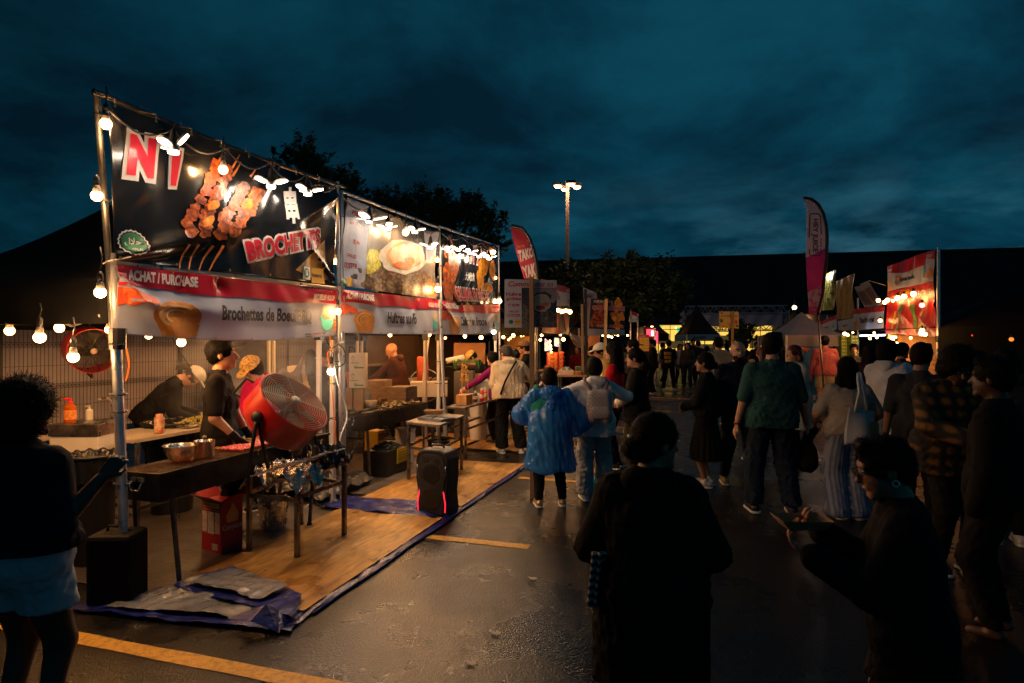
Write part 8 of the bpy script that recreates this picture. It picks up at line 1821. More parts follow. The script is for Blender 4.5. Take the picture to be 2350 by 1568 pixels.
# trees
LEAF=M('tree_leaf',(0.035,0.060,0.016),0.7,var=0.4,scale=1.2);BARK=M('bark',(0.05,0.035,0.025),0.85,var=0.3,bump=0.4)
def tree(label,blobs,base,leafsize,n,seed=0,group='dark trees behind the market'):
 rr_=random.Random(seed);base=Vector(base);t=thing('tree',label,'tree',base,group);top=sum((Vector(b[:3])for b in blobs),Vector())/len(blobs)
 mb=MB();mb.tube([base,base*0.5+Vector((top.x,top.y,top.z*0.5))*0.5,top],[0.28,0.2,0.08],8)
 for b in blobs:p=Vector(b[:3]);m_=Vector((top.x*.6+base.x*.4,top.y*.6+base.y*.4,top.z*0.55));mb.tube([m_,(m_+p)/2+Vector((0,0,.3)),p],[0.10,0.07,0.03],6)
 mb.build('trunk',BARK,t,smooth=True)
 vs=[];fs=[];tot=sum(b[3]**2 for b in blobs)
 for b in blobs:
  m_=int(n*b[3]**2/tot);twigs=max(8,m_//26)
  for _ in range(twigs):
   d=Vector((rr_.gauss(0,1),rr_.gauss(0,1),rr_.gauss(0,0.8))).normalized();R0=b[3]*rr_.uniform(0.2,1.0);c=Vector(b[:3])+Vector((d.x*R0,d.y*R0,d.z*R0*0.8));up=d*0.7+Vector((0,0,0.3))
   for __ in range(26):
    p=c+up*rr_.uniform(-0.35,0.5)*b[3]*0.32+Vector((rr_.gauss(0,1),rr_.gauss(0,1),rr_.gauss(0,1)))*b[3]*0.07
    a=Vector((rr_.gauss(0,1),rr_.gauss(0,1),rr_.gauss(0,.6))).normalized()*leafsize*rr_.uniform(.6,1.3);q_=a.cross(Vector((rr_.gauss(0,1),rr_.gauss(0,1),rr_.gauss(0,1)))).normalized()*leafsize*0.36
    k_=len(vs);vs+=[p-a,p+q_,p+a,p-q_];fs.append((k_,k_+1,k_+2,k_+3))
 mb=MB();mb.add(vs,fs);mb.build('crown',LEAF,t)
def tb(x,y,Y,r,dy=0):p=ptY(x,y,Y+dy);return(p.x,p.y,p.z,r)
tree('dark leafy tree rising behind the seam of the first two banners',[tb(690,365,17,.75),tb(730,400,17,.9,.4),tb(790,412,17,.55),tb(650,350,17,.35),tb(705,342,17,.3),tb(760,440,17,.9),tb(810,440,17,.5),tb(700,440,17,1.0)],ptY(740,0,17).xy.to_3d(),0.06,11000,1)
tree('broad ragged tree rising above the oyster and calamari banners',[tb(880,470,19,.8),tb(930,478,19,.8),tb(985,470,19,.8),tb(1008,440,19,.35),tb(1040,490,19,.8),tb(1085,475,19,.7),tb(1090,450,19,.3),tb(1120,510,19,.7),tb(1143,500,19,.3),tb(1140,560,19,.5),tb(1000,520,19,1.0),tb(1100,560,19,.7)],ptY(1010,0,19).xy.to_3d(),0.062,19000,2)
tree('large rounded tree standing dark before the big-box store',[tb(1420,640,34,2.0),tb(1452,600,34,0.8),tb(1500,650,34,2.0),tb(1550,670,34,1.2),tb(1390,690,34,1.6),tb(1480,690,34,2.0),tb(1430,610,34,0.8)],ptY(1465,0,34).xy.to_3d(),0.16,16000,3)
tree('small yellowish tree behind the Commandez ici sign',[tb(1290,650,24,1.0),tb(1330,665,24,0.9),tb(1265,640,24,0.6),tb(1310,700,24,1.1),tb(1355,690,24,.6)],ptY(1305,0,24).xy.to_3d(),0.13,7000,4)
tree('slim dark tree between the lamp post and the rounded tree',[tb(1315,615,36,0.8),tb(1345,650,36,1.2),tb(1375,660,36,1.0)],ptY(1345,0,36).xy.to_3d(),0.17,5000,5)
tree('round clipped dark bush in front of the lit shopfront',[tb(1706,755,28,.55),tb(1692,768,28,.6),tb(1712,775,28,.5),tb(1690,782,28,.6)],ptY(1700,0,28).xy.to_3d(),0.08,3500,6)
# people
BKT=fab('black_tee',(0.018,0.017,0.017));BK2=fab('black',(0.010,0.010,0.011));NAVY=fab('navy',(0.012,0.016,0.03));JEAN=fab('dark_jeans',(0.018,0.028,0.05));JEANL=fab('light_jeans',(0.20,0.28,0.42));BEIGE=fab('beige',(0.42,0.36,0.29));TANJ=fab('tan_jacket',(0.52,0.43,0.30));GREYP=fab('grey_track',(0.40,0.38,0.37));MAG=fab('magenta',(0.50,0.008,0.12));GRNT=fab('green_tee',(0.025,0.078,0.075));LBLUE=fab('pale_blue_jacket',(0.80,0.76,0.72));REDT=fab('red_top',(0.40,0.01,0.02));WHT_=fab('white_cloth',(0.55,0.56,0.62));OLIVE=fab('olive_shirt',(0.26,0.23,0.16));CRM=fab('cream_coat',(0.48,0.48,0.42));GREYT=fab('grey_tee',(0.045,0.045,0.05));YELJ=fab('yellow_jacket',(0.60,0.45,0.03));BRN=fab('brown_coat',(0.05,0.02,0.015));GLV=fab('cotton_glove',(0.62,0.56,0.48));GLB=fab('blue_glove',(0.05,0.30,0.38),0.4);GLK=fab('black_glove',(0.012,0.012,0.013),0.4);SHW=M('white_shoe',(0.62,0.58,0.52),0.5);SHK=M('black_shoe',(0.012,0.012,0.012),0.5);SHB=M('beige_shoe',(0.42,0.32,0.22),0.6);GREEN=fab('green_hoodie',(0.02,0.22,0.07));CAPW=fab('white_cap',(0.62,0.58,0.52));CAPY=fab('yellow_cap',(0.60,0.38,0.10));CAPB=fab('black_cap',(0.012,0.012,0.014))
def band_mat(name,c1,c2,scale,axis='X',thr=0.5):
 m,nt,N,Lk,b=node_mat(name);tc=N.new('ShaderNodeTexCoord');w=N.new('ShaderNodeTexWave');w.bands_direction=axis;w.inputs['Scale'].default_value=scale;Lk.new(tc.outputs['Object'],w.inputs['Vector']);cr=N.new('ShaderNodeValToRGB');cr.color_ramp.interpolation='CONSTANT'
 cr.color_ramp.elements[0].color=tuple(c1)+(1,);cr.color_ramp.elements[1].position=thr;cr.color_ramp.elements[1].color=tuple(c2)+(1,);Lk.new(w.outputs['Color'],cr.inputs[0]);Lk.new(cr.outputs[0],b.inputs['Base Color']);b.inputs['Roughness'].default_value=0.85;return m
def plaid():
 m,nt,N,Lk,b=node_mat('plaid_flannel');tc=N.new('ShaderNodeTexCoord');o=None
 for ax in 'XZ':
  w=N.new('ShaderNodeTexWave');w.bands_direction=ax;w.inputs['Scale'].default_value=3.6;Lk.new(tc.outputs['Object'],w.inputs['Vector'])
  if o is None:o=w.outputs['Fac']
  else:a=N.new('ShaderNodeMath');a.operation='MULTIPLY';Lk.new(o,a.inputs[0]);Lk.new(w.outputs['Fac'],a.inputs[1]);o=a.outputs[0]
 cr=N.new('ShaderNodeValToRGB');Lk.new(o,cr.inputs[0]);cr.color_ramp.elements[0].position=0.1;cr.color_ramp.elements[0].color=(0.006,0.005,0.005,1);cr.color_ramp.elements[1].position=0.7;cr.color_ramp.elements[1].color=(0.16,0.075,0.01,1)
 Lk.new(cr.outputs[0],b.inputs['Base Color']);b.inputs['Roughness'].default_value=0.9;return m
STRP=band_mat('striped_trousers',(0.30,0.34,0.44),(0.14,0.18,0.30),9.0,'X',0.6);RSTR=band_mat('red_striped_shirt',(0.38,0.015,0.03),(0.36,0.2,0.2),12,'X',0.72)
def tie_line(p,name,pts,r,mat):
 mb=MB();mb.tube([p['W'](v3(*q_))for q_ in pts],r,6);return mb.build(name,mat,p['root'],smooth=True)
CK='cooks and sellers in the stalls';CR='visitors in the aisle';FARP='visitors in the far crowd'
cook=person('cook in a black tee and black gloves standing behind the front grill',504,5.25,1.73,face=-72,group=CK,topmat=BKT,sleeve=0.40,botmat=BK2,shoemat=SHB,rh=(0.17,0.16,0.90),lh=(-0.22,0.22,0.86),head=(0,-4,0),w=1.10,gloves=GLK,q=0.011,curl=0.9,headsc=1.06)
person('bending cook in a white cap and black buttoned shirt',334,6.7,1.66,face=-62,group=CK,topmat=BK2,botmat=BK2,shoemat=SHK,lean=40,head=(-10,38,0),capmat=CAPW,hair='pony',haircol='brown',hairlen=0.12,fem=True,lh=(-0.15,0.52,0.92),rh=(0.12,0.50,0.88),gloves=GLV,loose=0.02,cap_pull=-22,q=0.012)
person('cook in a magenta jacket and patterned cap looking down',612,6.2,1.60,face=150,group=CK,topmat=MAG,botmat=BK2,shoemat=SHK,lean=10,head=(0,30,0),hair='bowl',fem=True,capmat=M('patterned_cap',(0.40,0.26,0.09),0.8,ramp=[(0.4,(0.20,0.11,0.03)),(0.55,(0.48,0.32,0.12))],scale=40),lh=(-0.2,0.34,0.92),rh=(0.16,0.36,0.92),gloves=GLV,loose=0.03,hood=MAG,q=0.012,w=1.1)
gm=person('cook in a black tee wiping his forehead with a gloved hand',742,7.75,1.74,face=-150,group=CK,topmat=BKT,sleeve=0.42,botmat=BK2,shoemat=SHK,lean=14,head=(-25,34,0),rh=(0.02,0.22,1.44),rhint=(1,-0.2,0.2),lh=(-0.22,0.30,0.72),gloves=GLV,q=0.012,curl=0.8)
person('bald cook in a dark hooded jacket with a blue glove',912,10.6,1.70,face=82,group=CK,hair='bald',skin='tan',topmat=BRN,hood=BRN,botmat=BK2,shoemat=SHK,lh=(-0.12,0.50,1.02),rh=(0.15,0.48,1.0),gloves=GLB,loose=0.05,head=(5,20,0),lean=4,w=1.15)
person('cook in a yellow cap leaning over his food at the calamari stall',1118,11.9,1.62,face=100,group=CK,topmat=BK2,botmat=BK2,shoemat=SHK,lean=24,head=(0,24,0),capmat=CAPY,skin='tan',lh=(-0.15,0.48,0.98),rh=(0.15,0.48,0.98),loose=0.02)
tj=person('man in a tan hooded jacket and black trousers seen from behind at the stall',1170,9.45,1.68,face=14,group=CR,topmat=TANJ,hood=TANJ,botmat=BK2,shoemat=SHW,lean=12,haircol='grey',head=(22,18,0),loose=0.055,legw=0.045,rh=(0.34,0.38,1.18),lh=(-0.16,0.30,1.02),hem=0.10,w=1.12,lf=(-0.13,0.0),rf=(0.17,-0.06),q=0.012,fold=0.014)
tie_line(tj,'bag_strap',[(-0.20,-0.21,0.95),(-0.12,-0.185,1.15),(-0.02,-0.15,1.32),(0.09,-0.06,1.46)],0.016,BK2)
person('person with a purple sleeve reaching for the sauce bottles',1142,10.3,1.55,face=60,group=CR,topmat=fab('purple',(0.16,0.01,0.10)),botmat=BK2,shoemat=SHK,hair='bowl',fem=True,lh=(-0.3,0.5,1.05),lean=8)
person('dark haired woman in black beyond the man in the tan jacket',1190,11.0,1.60,face=30,group=CR,fem=True,hair='bun',topmat=BK2,botmat=GREYP,shoemat=SHW,lean=8,head=(0,25,0));person('visitor in a brown cap on the far side of the tan jacket man',1214,12.4,1.72,face=80,group=CR,topmat=BK2,botmat=BK2,shoemat=SHK,capmat=fab('brown_cap',(0.16,0.09,0.05)),lean=6,skin='tan',haircol='brown',lh=(-0.12,0.42,1.2),rh=(0.1,0.42,1.2))
pn=person('short person in a translucent blue rain poncho, seen from behind',1262,6.38,1.44,face=4,group=CR,topmat=fab('teal_shirt',(0.02,0.20,0.17)),botmat=BK2,shoemat=M('gold_shoe',(0.50,0.34,0.14),0.3,0.5),hair='bowl',haircol='brown',lh=(-0.13,0.20,1.46),lhint=(-1,0.1,-1.6),rh=(0.30,0.34,1.10),head=(10,10,0),w=1.2,loose=0.02,lf=(-0.14,0.0),rf=(0.16,0.02),curl=1.1)
def poncho():
 p=pn;P,Nk,u,r,f=p['P'],p['Nk'],p['u'],p['r'],p['f']
 m,nt,N,Lk,b=node_mat('poncho_plastic');b.inputs['Base Color'].default_value=(0.035,0.22,0.66,1);b.inputs['Roughness'].default_value=0.2;b.inputs['Coat Weight'].default_value=0.4
 tr=N.new('ShaderNodeBsdfTransparent');tr.inputs[0].default_value=(0.35,0.65,1.0,1);mx=N.new('ShaderNodeMixShader');nz=N.new('ShaderNodeTexNoise');nz.inputs['Scale'].default_value=5;mr=N.new('ShaderNodeMapRange');mr.inputs[3].default_value=0.5;mr.inputs[4].default_value=0.85
 Lk.new(nz.outputs['Fac'],mr.inputs[0]);Lk.new(mr.outputs[0],mx.inputs[0]);Lk.new(tr.outputs[0],mx.inputs[1]);Lk.new(b.outputs[0],mx.inputs[2]);Lk.new(mx.outputs[0],[n for n in N if n.type=='OUTPUT_MATERIAL'][0].inputs[0])
 pr=[cap(Nk+v3(0,-.01,-.03),P+v3(0,-.02,-0.42),0.10,0.31,f,0.78),cap(p['Sl'],p['El']+v3(-.06,0,-.12),0.10,0.14),cap(p['Sr'],p['Er']+v3(0.05,0,-0.08),0.11,0.17),cap(P+v3(0.05,0,0.3),P+v3(0.33,0.02,-0.02),0.18,0.06),cap(P+v3(0,-.02,0.1),P+v3(0.0,-.03,-.4),0.27,0.30,f,0.8)]
 fd=field(pr,0.06,fold=0.030,seed=3,fscale=2.2);f2=field(pr,0.06,fold=0.012,seed=9,fscale=0.8)
 def g(q):d=0.5*(fd(q)+f2(q));return np.maximum(np.maximum(d,0.46+0.02*np.sin(q[:,0]*17)-q[:,2]),q[:,2]-(Nk[2]+0.06))
 mesh_np('poncho',[surf(g,P-v3(.62,.45,.55),P+v3(.62,.45,.72),0.013)],m,p['root'],p['tf'])
 c=Nk+v3(0,-0.09,-0.03);fh=field([cap(c-r*0.07,c+r*0.07,0.075,0.075),cap(c,c+v3(0.0,-0.05,-0.16),0.09,0.06)],0.04,fold=0.02,seed=4,subs=[ell(c+v3(0,0.05,0.07),v3(0.06,0.06,0.05))])
 mesh_np('poncho_hood',[surf(fh,c-0.3,c+0.26,0.011)],m,p['root'],p['tf'])
poncho()
wh=person('woman in a pale hooded jacket and grey trousers wearing a quilted backpack',1366,6.65,1.54,face=2,group=CR,fem=True,hair='bowl',topmat=LBLUE,hood=LBLUE,botmat=GREYP,shoemat=SHW,loose=0.035,legw=0.05,hem=0.16,lh=(-0.34,0.30,1.22),rh=(0.36,0.30,1.16),lhint=(-1,-.5,-.15),rhint=(1,-.5,-.15),lf=(-0.13,-0.02),rf=(0.14,0.03),head=(0,12,0),w=1.02,q=0.012,fold=0.013,curl=1.0)
QLT=band_mat('quilted_pack',(0.50,0.44,0.42),(0.36,0.31,0.30),14,'DIAGONAL',0.5)
def pack():
 p=wh;c=p['P']+v3(0,-0.27,0.25);fd=field([cap(c+v3(-0.085,0,-0.15),c+v3(-0.065,0,0.09),0.078,0.078,(0,1,0),0.75),cap(c+v3(0.085,0,-0.15),c+v3(0.065,0,0.09),0.078,0.078,(0,1,0),0.75),cap(c+v3(0,0,-0.12),c+v3(0,0,0.08),0.08,0.08,(0,1,0),0.75)],0.03,fold=0.003,fscale=0.4,seed=2)
 b_=mesh_np('backpack',[surf(fd,c-0.3,c+0.3,0.009)],QLT,p['root'],p['tf']);c2=c+v3(0,-0.065,-0.10);fd=field([cap(c2+v3(-0.06,0,0),c2+v3(0.06,0,0),0.07,0.07,(0,1,0),0.35)],0.02);mesh_np('pocket',[surf(fd,c2-0.2,c2+0.2,0.009)],QLT,b_,p['tf'])
 for s_ in(-1,1):tie_line(p,'backpack_strap',[tuple(c+v3(s_*0.07,0.02,0.13)),tuple(p['P']+v3(s_*0.14,-0.10,0.50)),tuple(p['P']+v3(s_*0.13,0.02,0.54))],0.017,M('mauve_strap',(0.16,0.10,0.13),0.7))
pack()
bgc=ptZ(1335,1140);mb=MB();fdx=field([cap((0,0,0.09),(0.03,0,0.14),0.10,0.05)],0.02,fold=0.02,seed=4,fscale=0.9)
bgt=thing('plastic_bag','turquoise plastic bag resting by the white sneaker of the backpack woman','plastic bag',bgc+Vector((0.12,0.1,0)));mesh_np('bag_body',[surf(fdx,(-.15,-.15,0),(.2,.15,.25),0.01)],M('turquoise_bag',(0.015,0.24,0.34),0.3),bgt)
person('woman with long curly hair in a red top behind the backpack woman',1412,8.3,1.70,face=65,group=CR,fem=True,hair='curly',hairlen=0.24,topmat=REDT,botmat=BK2,shoemat=SHK,lh=(-0.15,0.3,1.0))
bh_=person('young woman in a black hooded jacket holding a cup, hair tied back',1462,7.5,1.63,face=72,group=CR,fem=True,hair='pony',hairlen=0.2,topmat=BK2,hood=BK2,botmat=fab('olive_bag',(0.03,0.028,0.015)),shoemat=SHK,loose=0.04,lh=(-0.18,0.30,1.02),rh=(0.14,0.32,1.0),q=0.012,hem=0.16)
cp=thing('paper_cup','takeaway cup with a pale blue lid held by the young woman in black','cup',ptY(1448,1010,7.3));mb=MB();mb.lathe(ptY(1448,1022,7.3),[(0.03,-0.02),(0.042,0.10)],n=16);mb.build('cup_body',BRN,cp,smooth='auto');mb=MB();mb.lathe(ptY(1448,1022,7.3),[(0.045,0.10),(0.045,0.115),(0.036,0.125)],n=16);mb.build('lid',M('blue_lid',(0.30,0.45,0.55),0.4),cp,smooth='auto')
person('person in a white cap and yellow jacket beside the curly haired woman',1384,9.6,1.68,face=95,group=CR,topmat=YELJ,hood=YELJ,botmat=BK2,shoemat=SHK,capmat=CAPW,skin='tan',head=(0,12,0))
st3=person('man in a black jacket with white shoulder stripes and a black cap',1455,11.6,1.74,face=78,group=CR,topmat=BK2,botmat=BK2,shoemat=SHK,capmat=CAPB,cap_face=180)
for k_ in range(3):tie_line(st3,'sleeve_stripe',[(0.13+.012*k_,-0.05+.02*k_,1.455),(0.21+.01*k_,-0.03+.02*k_,1.40),(0.25,-0.02+.02*k_,1.25)],0.006,WHT_)
bw_=person('woman with a low bun in a black jacket and long dark skirt facing the stalls',1622,7.25,1.58,face=62,group=CR,fem=True,hair='bun',skin='tan',topmat=BK2,bottom='skirt',botmat=fab('dark_skirt',(0.016,0.013,0.012)),bothem=0.36,skirt_r=0.25,shoemat=SHW,lh=(-0.06,0.27,1.03),rh=(0.06,0.27,1.04),lhint=(-1,-.7,-.5),rhint=(1,-.7,-.5),hem=0.02,loose=0.03,q=0.011,curl=1.0,hcurl=(1.0,1.0))
person('bald bearded man in a navy overshirt facing the camera',1692,7.45,1.72,face=176,group=CR,hair='bald',beard='brown',topmat=NAVY,botmat=fab('dark_cargo',(0.02,0.022,0.024)),shoemat=M('olive_shoe',(0.20,0.17,0.03),0.6),w=1.12,loose=0.03,q=0.011,lf=(-.16,0),rf=(.16,0))
gt=person('tall bearded man in a green tee and jeans standing with his back turned',1772,6.15,1.80,face=-8,group=CR,haircol='brown',beard='brown',topmat=GRNT,sleeve=0.46,botmat=JEAN,shoemat=SHK,w=1.17,hem=0.12,loose=0.01,head=(-38,4,0),lf=(-0.17,0.0),rf=(0.17,-0.05),lh=(-0.33,0.02,0.82),rh=(0.34,0.06,0.82),q=0.012,fold=0.012,legw=0.03)
mb=MB();p_=gt['W'](gt['Wl']);d_=Vector((0,0,1));mb.tube([p_+Vector((math.cos(a)*0.033,math.sin(a)*0.033,0.01))for a in[2*PI*i/14 for i in range(14)]],0.006,5,closed=True);mb.build('wristband',RED,gt['root'])
bgd=thing('shoulder_bag','black soft bag hanging from the hand of the man in the green tee','bag',gt['W'](gt['Wr'])+Vector((0,0,-0.4)));fdx=field([cap((0,0,0.18),(0.02,0,0.30),0.07,0.03),cap((0.01,0,0.02),(0.03,0,0.12),0.10,0.07),cap((0.02,0,0.28),(0.08,0,0.33),0.03,0.04)],0.04,fold=0.012,seed=7)
mesh_np('bag_body',[surf(fdx,(-.15,-.15,-.12),(.2,.15,.45),0.011)],BK2,bgd)
person('woman with a red bob and cream coat behind the man in the green tee',1826,8.6,1.66,face=100,group=CR,fem=True,hair='long',hairlen=0.06,haircol='red',topmat=CRM,botmat=BK2,shoemat=SHK,loose=0.05,hem=0.42,lh=(-.1,.3,1.0))
person('broad man in a khaki shirt walking away beyond the bald man',1650,12.6,1.80,face=0,group=CR,topmat=OLIVE,botmat=BK2,shoemat=SHK,w=1.2,loose=0.03)
person('person with dark red hair half hidden beside the bald man',1752,10.5,1.62,face=40,group=CR,fem=True,hair='long',haircol='red',topmat=BK2,botmat=BK2,shoemat=SHK);person('dark haired woman peeking past the shoulder of the green tee man',1728,9.0,1.52,face=150,group=CR,fem=True,hair='bun',topmat=BK2,botmat=BK2,shoemat=SHK,skin='tan')
bt2=person('woman in a beige tee and striped trousers with a white tote bag',1945,5.95,1.56,face=-6,group=CR,fem=True,hair='long',hairlen=0.16,topmat=BEIGE,sleeve=0.42,botmat=STRP,shoemat=SHW,w=1.30,hem=0.03,legw=0.07,lh=(-0.26,0.22,0.98),rh=(0.30,0.20,0.96),lhint=(-.8,-1,-.2),rhint=(.8,-1,-.2),q=0.012,bothem=0.03,curl=1.0)
tb_=thing('tote_bag','white canvas tote bag hanging from the shoulder of the woman in beige','tote bag',ptY(1978,1000,5.7));TOTE=M('canvas_tote',(0.52,0.54,0.56),0.8,bump=0.3);shT=Sheet((0,5.14),(1,0.15),wr=lambda a,z:0.02*math.sin(a*18)*math.sin(z*9));Q=[shT.hit(*p)for p in((1940,1022),(2010,1000),(2006,944),(1948,934))]
mb=MB();mb.sheet(lambda u,v:shT.pt(*bil(Q,u,v),0.05*math.sin(PI*u)*(1-v*.7)),14,12);mb.sheet(lambda u,v:shT.pt(*bil(Q,u,v),-0.07*math.sin(PI*u)*(1-v*.7)),14,12);mb.build('bag_body',TOTE,tb_,smooth=True,thick=0.004)
for dx in(-7,6):mb=MB();mb.tube([shT.pt(*shT.hit(1974+dx*2.2,945),0.02),shT.pt(*shT.hit(1976+dx,900),0.03),ptY(1973+dx*.6,872,5.62),ptY(1972+dx*.4,858,5.78),ptY(1972,856,5.95)],0.013,6);mb.build('strap',TOTE,tb_,smooth=True)
mb=MB();poly_decal(mb,shT,[(1984,1004),(2010,996),(2006,968),(1984,965)],0.06,step=0.03);mb.build('bag_print',M('tote_print',(0.42,0.30,0.10),0.7),tb_)
person('person in a white hoodie and light jeans raising a hand to the face',2035,7.6,1.70,face=-55,group=CR,skin='dark',hair='afro',headsc=1.0,topmat=WHT_,hood=WHT_,botmat=JEANL,shoemat=SHW,loose=0.05,hem=0.12,rh=(0.10,0.30,1.42),rhint=(0.8,-.2,-.8),lh=(-.1,.35,1.1),q=0.013,facey=False)
person('man in a dark grey tee with his back turned, short brown hair',2112,5.6,1.70,face=-30,group=CR,haircol='brown',topmat=GREYT,sleeve=0.45,botmat=BK2,shoemat=SHK,w=1.15,skin='tan',rh=(0.2,0.3,1.05),head=(-20,10,0))
pl_=person('man in a dark brown plaid shirt looking down at his phone',2185,4.6,1.67,face=172,group=CR,skin='dark',topmat=plaid(),botmat=BK2,shoemat=SHK,w=1.22,loose=0.05,hem=0.18,head=(0,30,0),lh=(-0.05,0.36,1.08),rh=(0.09,0.36,1.08),lhint=(-1,-.4,-.6),rhint=(1,-.4,-.6),hair='afro',headsc=1.0,q=0.013,curl=1.2)
ph_=thing('phone','dark phone held in both hands by the man in the plaid shirt','phone',pl_['W'](v3(0.02,0.43,1.10)));mb=MB();mb.box(pl_['W'](v3(0.02,0.43,1.10)),0.14,0.07,0.01,ax=Vector((1,0)),up=(0,-0.5,0.8));mb.build('phone_body',BLACKP,ph_,bevel=0.003)
person('long haired person in a quilted grey hooded coat at the edge of the picture',2310,5.2,1.66,face=-20,group=CR,fem=True,hair='long',hairlen=0.28,topmat=fab('quilted_coat',(0.05,0.045,0.045)),hood=fab('quilted_coat',(0.05,0.045,0.045)),botmat=BK2,shoemat=SHW,loose=0.07,hem=0.30,w=1.05)
person('dim faced woman between the plaid shirt man and the quilted coat',2246,7.2,1.60,face=120,group=CR,fem=True,hair='long',topmat=BK2,botmat=BK2,shoemat=SHW)
person('man in a red striped shirt and beige shorts at the counter across the aisle',1893,15.0,1.84,face=-20,group=CR,topmat=RSTR,bottom='shorts',bothem=0.55,botmat=fab('beige_shorts',(0.40,0.30,0.18)),shoemat=SHW,w=1.15,hem=0.10,loose=0.02,rh=(0.2,0.35,1.1),capmat=CAPB,cap_face=180,skin='tan')
person('smiling seller in a green hoodie beside the man in the red striped shirt',1920,15.8,1.66,face=170,group=CK,fem=True,hair='bun',topmat=GREEN,hood=GREEN,botmat=BK2,shoemat=SHK,skin='tan',rh=(0.25,0.3,1.3));person('long haired person in a dark brown coat left of the white hoodie',1995,9.0,1.66,face=-30,group=CR,fem=True,hair='long',topmat=BRN,botmat=BK2,shoemat=SHK,loose=0.05,hem=0.4,haircol='brown')
person('young man in a black cap before the orange tent wall',2068,9.8,1.68,face=-70,group=CR,topmat=BK2,botmat=BK2,shoemat=SHK,capmat=CAPB,skin='tan');person('seller with dark hair under the opposite canopy',1960,13.4,1.66,face=150,group=CK,topmat=GREYT,botmat=BK2,shoemat=SHK,skin='tan')
fa=person('man in a black tee with yellow back print walking away in white shoes',1535,21.3,1.76,face=-18,group=FARP,topmat=BKT,sleeve=0.45,botmat=BK2,shoemat=SHW,lf=(-0.17,-0.22),rf=(0.16,0.2),q=0.018,facey=False,capmat=CAPB,cap_face=180)
shF=Sheet((0,21.3-0.165),(1,0.0));mb=MB()
for i,tx in enumerate(('FRIED','FRIED','ARMY')):text_decal(mb,shF,tx,[(1524,815+9*i),(1541,815+9*i),(1541,808+9*i),(1524,808+9*i)],0.0,0.06,step=0)
mb.build('shirt_lettering',YEL,fa['root'])
farl=[('man in a black cap and dark jacket standing by the red menu board',1499,19.5,1.78,90,BK2,BK2,'short'),('slim person in black before the lit shopfront',1603,24.0,1.74,20,BK2,BK2,'short'),('two-tone dressed visitor with a pale scarf before the truss gate',1578,22.5,1.68,160,GREYT,JEAN,'long'),('woman in a grey top under the peaked dark canopy',1560,24.5,1.62,180,GREYP,BK2,'long'),('short visitor in charcoal left of the khaki shirt man',1622,20.0,1.58,0,GREYT,BK2,'bowl'),('tall dark figure under the valance of the peaked canopy',1590,26.0,1.82,180,NAVY,BK2,'short'),('dark figure under the yellow smoothie sign',1710,16.5,1.74,10,BK2,BK2,'short'),('visitor in navy right of the round bush',1760,17.0,1.66,180,NAVY,JEAN,'long'),('visitor behind the stake of the calamari sign',1400,16.0,1.76,40,BRN,BK2,'short'),('visitor with brown hair beside the calamari sign stake',1422,17.5,1.68,200,OLIVE,BK2,'long'),('visitor in dark green near the produce table',1360,14.8,1.60,60,fab('dark_green',(0.02,0.05,0.03)),BK2,'bowl'),('seller in a maroon top inside the strawberry stall',1326,17.2,1.62,150,fab('maroon',(0.12,0.01,0.02)),BK2,'pony'),('visitor in a pale tee far down the aisle',1640,28.0,1.70,170,BEIGE,JEAN,'short'),('visitor in a light blouse far down the aisle beside the gate',1668,27.0,1.62,20,WHT_,BK2,'long'),('dark coated visitor far off by the entrance block',1800,19.0,1.70,90,BK2,BK2,'short'),('visitor in brown at the far end of the opposite row',1842,20.0,1.70,-60,BRN,BK2,'long'),('pair-less visitor in black between bush and entrance block',1736,23.0,1.70,180,BK2,BK2,'short'),('visitor in a grey hoodie near the glowing red booth',1520,25.0,1.66,-90,GREYP,BK2,'short')]
for lb,x,Y,H,fc_,tm,bm,hr_ in farl:
 person(lb,x,Y,H,face=fc_,group=FARP,topmat=tm,botmat=bm,shoemat=SHK if Y%2<1 else SHW,hair=hr_,q=0.019,hands=False,facey=False,loose=0.02,sole=False,skin='tan',lf=(-0.12,0.05),rf=(0.13,-0.08))
lw=person('woman with a curly updo, dark top and white denim shorts at the picture edge',46,2.55,1.53,face=-12,group=CR,fem=True,skin='dark',hair='afro',topmat=fab('navy_top',(0.012,0.015,0.024)),sleeve=0.5,bottom='shorts',bothem=0.68,botmat=fab('white_denim',(0.5,0.55,0.6)),shoemat=SHW,w=1.3,hem=-0.04,loose=0.03,rh=(0.36,0.10,1.30),rhint=(0.6,-.1,-1),rp=(-.5,.8,0),headsc=1.0,q=0.012,lf=(-.11,0),rf=(.12,0),curl=1.0)
nb_=person('woman with a low dark bun in a long black hooded coat, back to the camera',1492,2.32,1.44,face=-16,group=CR,fem=True,skin='tan',hair='bun',haircol='brown',topmat=BK2,hood=BK2,botmat=fab('grey_skirt',(0.06,0.06,0.075)),shoemat=SHK,w=1.05,loose=0.045,hem=0.42,legw=0.04,lh=(-0.20,0.24,1.02),rh=(0.22,0.26,1.02),lhint=(-.7,-.8,-.6),rhint=(.7,-.8,-.6),head=(-52,6,0),q=0.012,fold=0.012,curl=1.1)
CHK=band_mat('checked_scarf',(0.42,0.40,0.38),(0.01,0.012,0.03),11,'Z',0.42);scf=thing('scarf','black and white checked scarf hanging from the arm of the woman in the long coat','scarf',ptY(1370,1390,2.3));mb=MB();mb.sheet(lambda u,v:ptY(1353+24*u+12*v,1393-125*v,2.28+0.015*math.sin(u*9)),8,16);mb.build('scarf_cloth',CHK,scf,smooth=True,thick=0.012)
